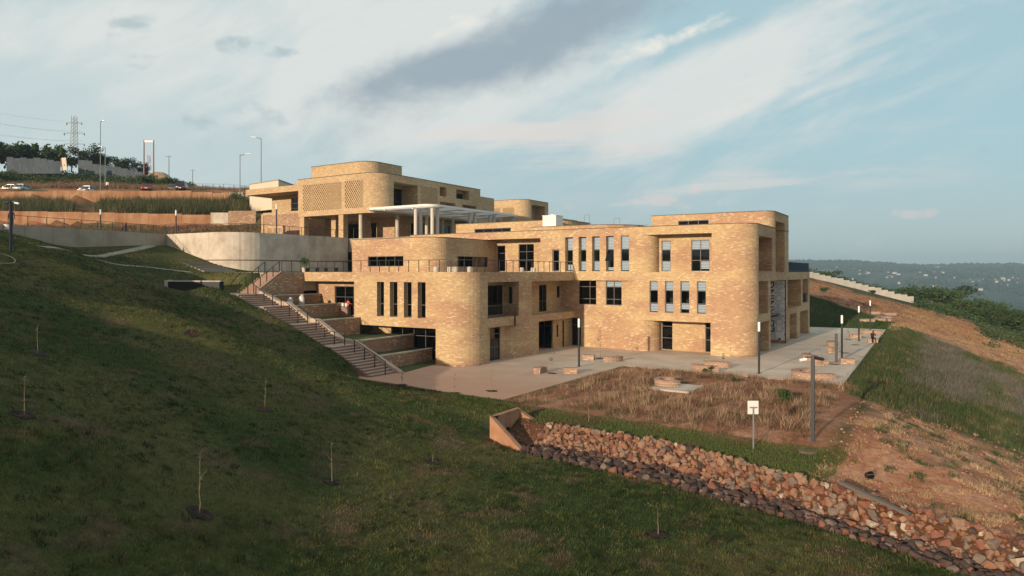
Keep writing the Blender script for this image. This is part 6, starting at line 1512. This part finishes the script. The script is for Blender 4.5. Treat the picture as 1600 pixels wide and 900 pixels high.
yaw = math.atan2(SA, CA); PY.rotation_euler = (0, 0, yaw)
for z, s in ((13.6, 3.8), (8.6, 5.0), (3.4, 5.0)):
    for e in (-1, 1):
        mb = MB(); mb.bar((0, 0, z+0.5), (e*s, 0, z), 0.14, 0.14); mb.bar((0, 0, z-0.3), (e*s, 0, z), 0.14, 0.14); mb.bar((e*s*.5, 0, z+0.25), (e*s*.5, 0, z-0.15), 0.1, 0.1); mb.build('cross_arm', M_pyl, PY)
        mb = MB(); mb.lathe([(0, 0), (0.28, -0.2), (0.28, -0.9), (0, -1.1)], 8, (e*(s-0.2), 0, z)); mb.build('insulator', M_pyl, PY)
WI = thing('power_lines', 'thin power lines running left from the pylon', 'cable', tuple(at(60, 215, 330)))
for (xo, yo, x2, y2) in ((101, 206, -120, 165), (101, 220, -120, 186), (131, 206, -120, 172), (131, 220, -120, 194), (104, 190, -120, 150), (101, 234, -120, 210)):
    a, b = at(xo, yo, 330), at(x2, y2, 250); P = []
    for k in range(13): s = k/12; P.append(a.lerp(b, s)-Vector((0, 0, 6*s*(1-s))))
    mb = MB(); mb.pipe(P, 0.022, 4); mb.build('cable', M_pyl, WI, world=True)
# masts, street lamps, line poles
def street_lamp(px, py0, py1, d, label, arm, name='street_lamp', r=0.09):
    b = at(px, py1, d); h = (py1-py0)/FPX*d; t = thing(name, label, 'street lamp', tuple(b))
    mb = MB(); mb.tube((0, 0, -1.5), (0, 0, h), r, 8, r*0.7); mb.build('pole', M_pyl, t)
    ax = Vector((CA, SA, 0))*arm
    mb = MB(); mb.tube((0, 0, h-0.1), tuple(ax*0.55+Vector((0, 0, h+0.12))), 0.06, 6); mb.build('arm', M_pyl, t)
    mb = MB(); e = ax*0.5+Vector((0, 0, h+0.12)); mb.bar(e, e+ax*0.6+Vector((0, 0, 0.12)), 0.25, 0.12); mb.build('lamp_head', M_galv, t)
street_lamp(157, 190, 298, 134, 'very tall thin mast beside the upper parking wall', 0.8, 'mast')
street_lamp(164.5, 230, 282, 140, 'street lamp with a bent arm beside the tall mast', -1.2)
street_lamp(408, 216, 305, 122, 'tallest street lamp with a left arm beside the cream block', -1.6)
street_lamp(375, 242, 300, 128, 'street lamp with a right arm over a round bush', 1.9)
TPl = thing('twin_poles', 'pair of tall red and white poles joined by a white crossbar', 'utility pole', tuple(at(232, 272, 185)))
M_redp = plain('pole_red', (0.32, 0.13, 0.11), 0.7)
for px in (225, 240):
    a, b = at(px, 272, 185), at(px, 219, 185); mb = MB(); mb.tube(a-Vector((0, 0, 3)), b, 0.2, 8, 0.16); mb.build('pole', M_redp, TPl, world=True)
mb = MB(); mb.bar(at(225, 221, 185), at(240, 221, 185), 0.2, 0.45); mb.build('crossbar', M_white, TPl, world=True)
for k, px in enumerate((230.5, 232.5, 234.5)):
    mb = MB(); P = [at(px, 243, 185), at(px+0.8, 250, 185), at(px-0.3, 256, 185)]; mb.pipe(P, 0.07, 5); mb.build('cable_tail', M_redp, TPl, world=True)
for px, y0, y1, d, lab in ((264, 243, 292, 190, 'thin wooden line pole with a short crossarm behind the dark car'), (301, 265, 296, 215, 'short far line pole with a crossarm on the skyline')):
    t = thing('line_pole', lab, 'utility pole', tuple(at(px, y1, d))); h = (y1-y0)/FPX*d
    mb = MB(); mb.tube((0, 0, -2), (0, 0, h), 0.13, 7, 0.09); mb.build('pole', M_pyl, t)
    mb = MB(); mb.bar(Vector((-CA, -SA, 0))*0.9+Vector((0, 0, h-0.3)), Vector((CA, SA, 0))*0.9+Vector((0, 0, h-0.3)), 0.12, 0.12); mb.build('crossarm', M_pyl, t)
# ------------------------------------------------------------------ parked cars
M_tyre = plain('tyre', (0.02, 0.02, 0.02), 0.8); M_rim = plain('rim', (0.4, 0.4, 0.42), 0.35, 0.8); M_carglass = plain('car_glass', (0.02, 0.025, 0.03), 0.08)
M_red_l = plain('tail_light', (0.35, 0.02, 0.02), 0.3); M_head_l = plain('head_light', (0.75, 0.75, 0.72), 0.2)
def car(v, rz, label, paint, L_=4.4, W_=1.76, suv=False, name='parked_car'):
    t = thing(name, label, 'car', v, rz, 'cars parked above the terrace wall')
    m = plain('paint_%s' % label[:12], paint, 0.3, 0.2); m.node_tree.nodes['Principled BSDF'].inputs['Coat Weight'].default_value = 0.6
    hb = 0.95 if suv else 0.82; hr = 1.72 if suv else 1.44; g = 0.24; h2 = L_/2
    # lower body: sections along the length (x), each a rounded outline half-width/height
    sec = [(-h2, 0.62, 0.42, hb-0.16), (-h2+0.12, 0.80, g+0.05, hb-0.04), (-h2+0.7, 0.88, g, hb+0.02), (0.2, 0.88, g, hb+0.02), (h2-1.15, 0.88, g, hb), (h2-0.4, 0.84, g, hb-0.12), (h2-0.06, 0.70, g+0.08, hb-0.26), (h2, 0.58, 0.42, hb-0.34)]
    def ring(x, w, z0, z1): return [(x, -w*0.92, z0), (x, -w, z0+0.12), (x, -w, (z0+z1)/2+0.05), (x, -w*0.93, z1), (x, w*0.93, z1), (x, w, (z0+z1)/2+0.05), (x, w, z0+0.12), (x, w*0.92, z0)]
    R = [ring(x, w*W_/1.76, z0, z1) for x, w, z0, z1 in sec]; mb = MB()
    for a, b in zip(R[:-1], R[1:]):
        for k in range(8): mb.face([a[k], b[k], b[(k+1) % 8], a[(k+1) % 8]])
    mb.face(R[0]); mb.face(R[-1][::-1]); mb.build('body', m, t, smooth=True)
    # cabin: roof skin and glass
    x0, x1, x2, x3 = (-h2+0.15, -h2+0.45, 0.35, 1.15) if suv else (-h2+0.45, -h2+1.15, 0.3, 1.1)
    wb, wt = 0.80*W_/1.76, 0.62*W_/1.76
    B = [(x0, -wb, hb), (x3, -wb, hb-0.03), (x3, wb, hb-0.03), (x0, wb, hb)]; T = [(x1, -wt, hr-0.04), (x2, -wt, hr), (x2, wt, hr), (x1, wt, hr-0.04)]
    mb = MB()
    for k in range(4): mb.face([B[k], B[(k+1) % 4], T[(k+1) % 4], T[k]])
    mb.build('glass', M_carglass, t)
    mb = MB(); mb.slab([(p[0]*1.01, p[1]*1.03) for p in T], [p[2]+0.05 for p in T], [p[2] for p in T]); mb.build('roof', m, t)
    for k in range(4):
        mb = MB(); mb.bar(Vector(B[k])*1.003, Vector(T[k])*1.003, 0.09, 0.07); mb.build('pillar', m, t)
    for s in (-1, 1):
        mb = MB(); xm = (x1+x2)/2-0.1; mb.bar((xm, s*(wb+0.0), hb), (xm-0.05, s*(wt+0.01), hr), 0.09, 0.05); mb.build('pillar', m, t)
        mb = MB(); mb.box(x3-0.25, x3-0.1, s*0.9-0.08, s*0.9+0.08, hb, hb+0.14); mb.build('mirror', m, t)
        mb = MB(); mb.box(h2-0.16, h2-0.02, s*0.52-0.16, s*0.52+0.16, hb-0.36, hb-0.22); mb.build('headlight', M_head_l, t)
        mb = MB(); mb.box(-h2-0.012, -h2+0.1, s*0.60-0.13, s*0.60+0.13, hb-0.28, hb-0.1); mb.build('tail_light', M_red_l, t)
        for xw in (-L_*0.30, L_*0.31):
            rw_ = 0.36 if suv else 0.31
            mb = MB(); mb.tube((xw, s*0.80*W_/1.76, rw_), (xw, s*0.90*W_/1.76, rw_), rw_, 18); w_ = mb.build('wheel', M_tyre, t)
            mb = MB(); mb.tube((xw, s*0.90*W_/1.76, rw_), (xw, s*0.915*W_/1.76, rw_), rw_*0.62, 12); mb.build('rim', M_rim, w_)
    mb = MB(); mb.box(-h2-0.02, -h2+0.02, -0.26, 0.26, 0.46, 0.58); mb.build('plate', M_white, t)
yw = math.atan2(SA, CA)
def cz_(px, py, d): v = at(px, py, d); v.z = 22.45; return v
zc_ = lambda px, py, d: Vector((at(px, py, d).x, at(px, py, d).y, at(px, py, d).z))
car(zc_(17, 300, 139), yw+math.pi, 'silver white pickup sized car parked beside a silver saloon', (0.62, 0.62, 0.60), 4.4)
car(zc_(37, 300, 136), yw+math.pi*0.52, 'silver saloon parked nose on above the stained wall', (0.42, 0.46, 0.50), 4.4)
car(zc_(137, 302.5, 134), yw-math.pi*0.5, 'pale car seen from behind with only its roof and rear window showing', (0.55, 0.56, 0.54), 4.2)
car(zc_(230, 299.5, 134), yw+math.pi*0.62, 'bright red hatchback parked at an angle above the stained wall', (0.36, 0.02, 0.025), 3.9)
car(zc_(286, 299.5, 134), yw+math.pi*0.56, 'dark blue grey off roader seen from behind', (0.03, 0.038, 0.055), 4.5, 1.86, True)
car(zc_(272, 300, 141), yw+math.pi*0.56, 'grey car half hidden behind the dark off roader', (0.12, 0.15, 0.16), 4.4)

# ------------------------------------------------------------------ people: one continuous skinned body each
def person(loc, rz, label, pose, shirt, trousers, skin=(0.10, 0.055, 0.035), hair=(0.01, 0.008, 0.007), extra=None, h=1.72):
    k = h/1.72
    J = dict(pelvis=(0, 0, 0.94), waist=(0, 0, 1.08), chest=(0, 0, 1.28), neckb=(0, 0, 1.45), neck=(0, 0.0, 1.52), head=(0, -0.02, 1.62), top=(0, -0.01, 1.71))
    for s, n in ((-1, 'l'), (1, 'r')):
        J.update({n+'hip': (s*0.10, 0, 0.90), n+'knee': (s*0.11, -0.02, 0.50), n+'ank': (s*0.11, 0.03, 0.09), n+'toe': (s*0.12, -0.15, 0.04),
                  n+'sh': (s*0.19, 0.01, 1.41), n+'elb': (s*0.25, 0.03, 1.14), n+'wri': (s*0.26, -0.05, 0.90), n+'pal': (s*0.26, -0.07, 0.83)})
    if pose == 'sit':
        for q in ('pelvis', 'waist', 'chest', 'neckb', 'neck', 'head', 'top'): J[q] = (J[q][0], J[q][1]+0.06-(J[q][2]-0.94)*0.28, J[q][2]-0.38)
        for s, n in ((-1, 'l'), (1, 'r')):
            J.update({n+'hip': (s*0.10, 0.04, 0.54), n+'knee': (s*0.17, -0.40, 0.53), n+'ank': (s*0.17, -0.38, 0.09), n+'toe': (s*0.19, -0.56, 0.04),
                      n+'sh': (s*0.19, -0.06, 1.02), n+'elb': (s*0.24, -0.22, 0.78), n+'wri': (s*0.06, -0.36, 0.92), n+'pal': (s*0.03, -0.38, 0.99)})
    if pose == 'walk':
        J.update({'lknee': (-0.10, -0.22, 0.52), 'lank': (-0.10, -0.20, 0.10), 'ltoe': (-0.10, -0.37, 0.05), 'rknee': (0.10, 0.06, 0.50), 'rank': (0.10, 0.32, 0.13), 'rtoe': (0.11, 0.17, 0.04), 'rwri': (0.26, -0.20, 0.95), 'rpal': (0.26, -0.25, 0.91)})
    if pose == 'reach':
        for n, s in (('l', -1), ('r', 1)): J.update({n+'elb': (s*0.22, -0.18, 1.16), n+'wri': (s*0.12, -0.40, 1.14), n+'pal': (s*0.10, -0.47, 1.15)})
    rad = dict(pelvis=.14, waist=.125, chest=.15, neckb=.085, neck=.06, head=.098, top=.07, hip=.095, knee=.065, ank=.045, toe=.035, sh=.07, elb=.048, wri=.034, pal=.036)
    E_ = [('pelvis', 'waist'), ('waist', 'chest'), ('chest', 'neckb'), ('neckb', 'neck'), ('neck', 'head'), ('head', 'top')]
    for n in 'lr': E_ += [('pelvis', n+'hip'), (n+'hip', n+'knee'), (n+'knee', n+'ank'), (n+'ank', n+'toe'), ('chest', n+'sh'), (n+'sh', n+'elb'), (n+'elb', n+'wri'), (n+'wri', n+'pal')]
    # five fingers a hand
    for n, s in (('l', -1), ('r', 1)):
        d = (Vector(J[n+'pal'])-Vector(J[n+'wri'])).normalized(); side = d.cross(Vector((0, 1, 0.3))).normalized()
        for q in range(5):
            b = Vector(J[n+'pal'])+side*(q-2)*0.018; ln = (0.05, 0.075, 0.085, 0.078, 0.06)[q]; dd = d if q else (d*0.6+side*-0.8).normalized()
            J['%sf%d' % (n, q)] = tuple(b+dd*ln); E_.append((n+'pal', '%sf%d' % (n, q)))
    names = list(J); me = bpy.data.meshes.new('body'); me.from_pydata([J[q] for q in names], [(names.index(a), names.index(b)) for a, b in E_], [])
    o = bpy.data.objects.new('body', me); COL.objects.link(o)
    md = o.modifiers.new('s', 'SKIN'); md.use_smooth_shade = True
    for i, q in enumerate(names):
        r = rad.get(q) or rad.get(q[1:]) or 0.009
        me.skin_vertices[0].data[i].radius = (r*(1.15 if q in ('pelvis', 'waist', 'chest') else 1), r*(0.82 if q in ('pelvis', 'waist', 'chest') else 1))
        me.skin_vertices[0].data[i].use_root = (q == 'pelvis')
    sb = o.modifiers.new('u', 'SUBSURF'); sb.levels = 1; sb.render_levels = 1
    dg = bpy.context.evaluated_depsgraph_get(); res = bpy.data.meshes.new_from_object(o.evaluated_get(dg)); bpy.data.objects.remove(o)
    key = ''.join(ch for ch in label[:18]); ms = [plain('skin '+key, skin, 0.6), plain('shirt '+key, shirt, 0.85), plain('trousers '+key, trousers, 0.85), plain('hair '+key, hair, 0.9), plain('shoe '+key, (0.03, 0.028, 0.026), 0.6)]
    res.materials.clear()
    for m in ms: res.materials.append(m)
    reg = [1, 1, 1, 0, 0, 0]+[2, 2, 2, 4, 1, 1, 1, 0]*2+[0]*10
    segs = [(Vector(J[a]), Vector(J[b]), g) for (a, b), g in zip(E_, reg)]
    hd = Vector(J['head'])
    for p in res.polygons:
        c = p.center; best = (9, 0)
        for a, b, g in segs:
            t_ = max(0, min(1, (c-a).dot(b-a)/max(1e-9, (b-a).length_squared))); dd = (a+(b-a)*t_-c).length
            if dd < best[0]: best = (dd, g)
        g = best[1]
        if (c-hd).length < 0.17 and c.z > hd.z-0.08 and (c.z > hd.z+0.045 or c.y > hd.y+0.03): g = 3
        p.material_index = g
    for p in res.polygons: p.use_smooth = True
    t = thing('person', label, 'person', loc, rz); t.scale = (k, k, k)
    link('body', res, t)
    f = MB()                              # eyes, nose, mouth, ears on the face
    y = hd.y-0.092
    for s in (-1, 1): f.lathe([(0, -0.012), (0.012, 0), (0, 0.012)], 6, (s*0.034, y+0.004, hd.z+0.012)); f.lathe([(0, -0.03), (0.016, 0), (0, 0.03)], 6, (s*0.098, hd.y+0.01, hd.z))
    f.lathe([(0, -0.03), (0.016, -0.015), (0, 0.03)], 6, (0, y-0.006, hd.z-0.012)); f.box(-0.026, 0.026, y-0.002, y+0.01, hd.z-0.052, hd.z-0.042); f.build('face', ms[0], t)
    return t
person((-6.6, 84.95, 0.02), math.radians(25), 'person in black sitting on a low block at the plaza edge', 'sit', (0.015, 0.015, 0.02), (0.012, 0.012, 0.016))
person((-47.0, 45.9, 3.66), math.radians(150), 'person in an orange vest standing at the planter beside the glazed door', 'reach', (0.80, 0.13, 0.045), (0.03, 0.03, 0.05))
v = at(191, 364, 83.5); person((v.x, v.y, 12.28), math.radians(-30), 'person in red walking on the ramp', 'walk', (0.36, 0.03, 0.04), (0.03, 0.03, 0.04), h=1.55)
v = at(196.5, 364, 83.5); person((v.x, v.y, 12.28), math.radians(-50), 'person in dark navy clothes on the ramp beside the one in red', 'stand', (0.02, 0.025, 0.05), (0.02, 0.022, 0.04), h=1.6)
v = at(18, 357, 68); person((v.x, v.y, 12.28), math.radians(-140), 'person in dark clothes standing behind the camera post on the ramp', 'stand', (0.03, 0.035, 0.06), (0.02, 0.02, 0.03), h=1.75)
v = at(167.5, 297.8, 131.5); person((v.x, v.y, v.z), math.radians(20), 'person in a white shirt standing above the terrace wall', 'stand', (0.70, 0.70, 0.64), (0.025, 0.03, 0.04), h=1.9)
# paint pots beside the person in orange
for k, x in enumerate((-48.4, -48.0, -47.55)):
    t = thing('paint_pot', 'white paint pot on the planter wall beside the person in orange', 'pot', (x, 46.25, 3.66), 0, 'paint pots on the planter')
    mb = MB(); mb.lathe([(0, 0.9), (0.14, 0.9), (0.16, 1.2), (0, 1.2)], 12); mb.build('body', M_white, t)
    mb = MB(); mb.lathe([(0, 1.24), (0.165, 1.24), (0.165, 1.19), (0, 1.19)], 12); mb.build('lid', M_conc, t)
mb = MB(); mb.box(-48.8, -47.2, 46.1, 46.45, 3.6, 4.56); tag(mb.build('work_table', M_concst), 'plain work table carrying white paint pots', 'table')

# ------------------------------------------------------------------ houses across the valley
hw = [plain('far_wall_white', (0.50, 0.47, 0.43), 0.9), plain('far_wall_tan', (0.46, 0.34, 0.26), 0.9)]; hr_ = [plain('far_roof_grey', (0.40, 0.40, 0.40), 0.7), plain('far_roof_rust', (0.34, 0.17, 0.12), 0.8)]
def house_mesh(w, l, h, a, b):
    m1 = MB(); m1.box(-w/2, w/2, -l/2, l/2, -3, h); m2 = MB(); e = 0.6
    R = [(-w/2-e, 0, h+w*0.22), (w/2+e, 0, h+w*0.22)]
    m2.face([(-w/2-e, -l/2-e, h-0.1), (w/2+e, -l/2-e, h-0.1), R[1], R[0]]); m2.face([(w/2+e, l/2+e, h-0.1), (-w/2-e, l/2+e, h-0.1), R[0], R[1]])
    m2.face([(-w/2-e, l/2+e, h-0.1), (-w/2-e, -l/2-e, h-0.1), R[0]]); m2.face([(w/2+e, -l/2-e, h-0.1), (w/2+e, l/2+e, h-0.1), R[1]])
    m2.face([(-w/2-e, -l/2-e, h-0.1), (-w/2-e, l/2+e, h-0.1), (w/2+e, l/2+e, h-0.1), (w/2+e, -l/2-e, h-0.1)])
    return m1.mesh('wall', hw[a]), m2.mesh('roof', hr_[b])
HM = [house_mesh(9, 7, 4.5, 0, 0), house_mesh(14, 8, 5, 0, 1), house_mesh(8, 7, 4, 1, 1), house_mesh(20, 10, 6, 0, 0)]
rn = random.Random(12); cl = [(1398, 434), (1420, 440), (1480, 447), (1525, 446), (1560, 438), (1580, 440), (1350, 428), (1300, 420), (1450, 428), (1500, 432), (1400, 424), (1330, 436)]
for k in range(80):
    c = rn.choice(cl); px = c[0]+rn.gauss(0, 16); py = c[1]+rn.gauss(0, 6)
    v, d = gp_far(px, py) if False else (None, None)
    D = np.arange(1300, 3600, 6.0); r = (px-800)/FPX; xs = (r*CA-SA)*D; ys = (r*SA+CA)*D; zs = CAMH+(HOR-py)/FPX*D; hh = H(xs, ys); i = int(np.argmax(zs < hh))
    if i == 0: continue
    t = thing('far_house', 'tiny house with pale walls on the hazy hillside across the valley', 'house', (xs[i], ys[i], hh[i]), rn.uniform(-0.5, 0.9), 'houses across the valley')
    w_, r_ = rn.choice(HM); link('wall', w_, t); link('roof', r_, t); s = rn.uniform(0.4, 0.75); t.scale = (s, s, s)
# tree cover on the far ridge: it reads as one mass
n = 9000; px = 1180+np.random.rand(n)*470; dd = 1350+np.random.rand(n)*2300; r = (px-800)/FPX; xs = (r*CA-SA)*dd; ys = (r*SA+CA)*dd
k = fbm(xs*0.006, ys*0.006, 4); m = k > 0.40+0.2*np.random.rand(n); xs, ys = xs[m], ys[m]; zs = H(xs, ys); n = len(xs)
sz = 5+9*np.random.rand(n)
base = np.array([(math.cos(a)*c, math.sin(a)*c, z) for z, c in ((0.0, 0.8), (0.55, 1.0)) for a in np.linspace(0, 2*math.pi, 7)[:-1]]+[(0, 0, 1.15)])
jt = 1+(np.random.rand(n, 13, 3)-0.5)*0.5
co = base[None]*jt*sz[:, None, None]*np.array([0.8, 0.8, 0.9])+np.stack([xs, ys, zs-1], 1)[:, None]
f = [(i, (i+1) % 6, 6+(i+1) % 6, 6+i) for i in range(6)]; tri = []
for a, b, c, d in f: tri += [(a, b, c), (a, c, d)]
tri += [(6+i, 6+(i+1) % 6, 12) for i in range(6)]
F_ = (np.array(tri)[None]+13*np.arange(n)[:, None, None]).reshape(-1, 3)
me = bpy.data.meshes.new('far_trees'); me.vertices.add(13*n); me.vertices.foreach_set('co', co.astype(np.float32).ravel()); me.loops.add(F_.size); me.loops.foreach_set('vertex_index', F_.ravel().astype(np.int32)); me.polygons.add(len(F_)); me.polygons.foreach_set('loop_start', np.arange(0, F_.size, 3, dtype=np.int32)); me.update(calc_edges=True)
c = np.repeat(np.random.rand(n, 1)*0.5+0.7, 13, 0)*np.array([[0.035, 0.055, 0.025]]); a_ = me.color_attributes.new('Col', 'FLOAT_COLOR', 'POINT'); a_.data.foreach_set('color', np.concatenate([c, np.ones((len(c), 1))], 1).astype(np.float32).ravel())
me.materials.append(M_leaf); o = bpy.data.objects.new('far_trees', me); COL.objects.link(o); o['kind'] = 'stuff'

# ------------------------------------------------------------------ haze in the valley air
mb = MB(); mb.box(-6400, 6400, -1490, 6400, -140, 135)
hm_ = bpy.data.materials.new('haze_air'); hm_.use_nodes = True; t = hm_.node_tree; t.nodes.clear()
ho = t.nodes.new('ShaderNodeOutputMaterial'); hv = t.nodes.new('ShaderNodeVolumePrincipled'); hv.inputs['Color'].default_value = (0.64, 0.86, 1.0, 1); hv.inputs['Density'].default_value = 0.00021; hv.inputs['Anisotropy'].default_value = 0.2
t.links.new(hv.outputs[0], ho.inputs['Volume'])
o = mb.build('haze', hm_, merge=True); o['kind'] = 'stuff'
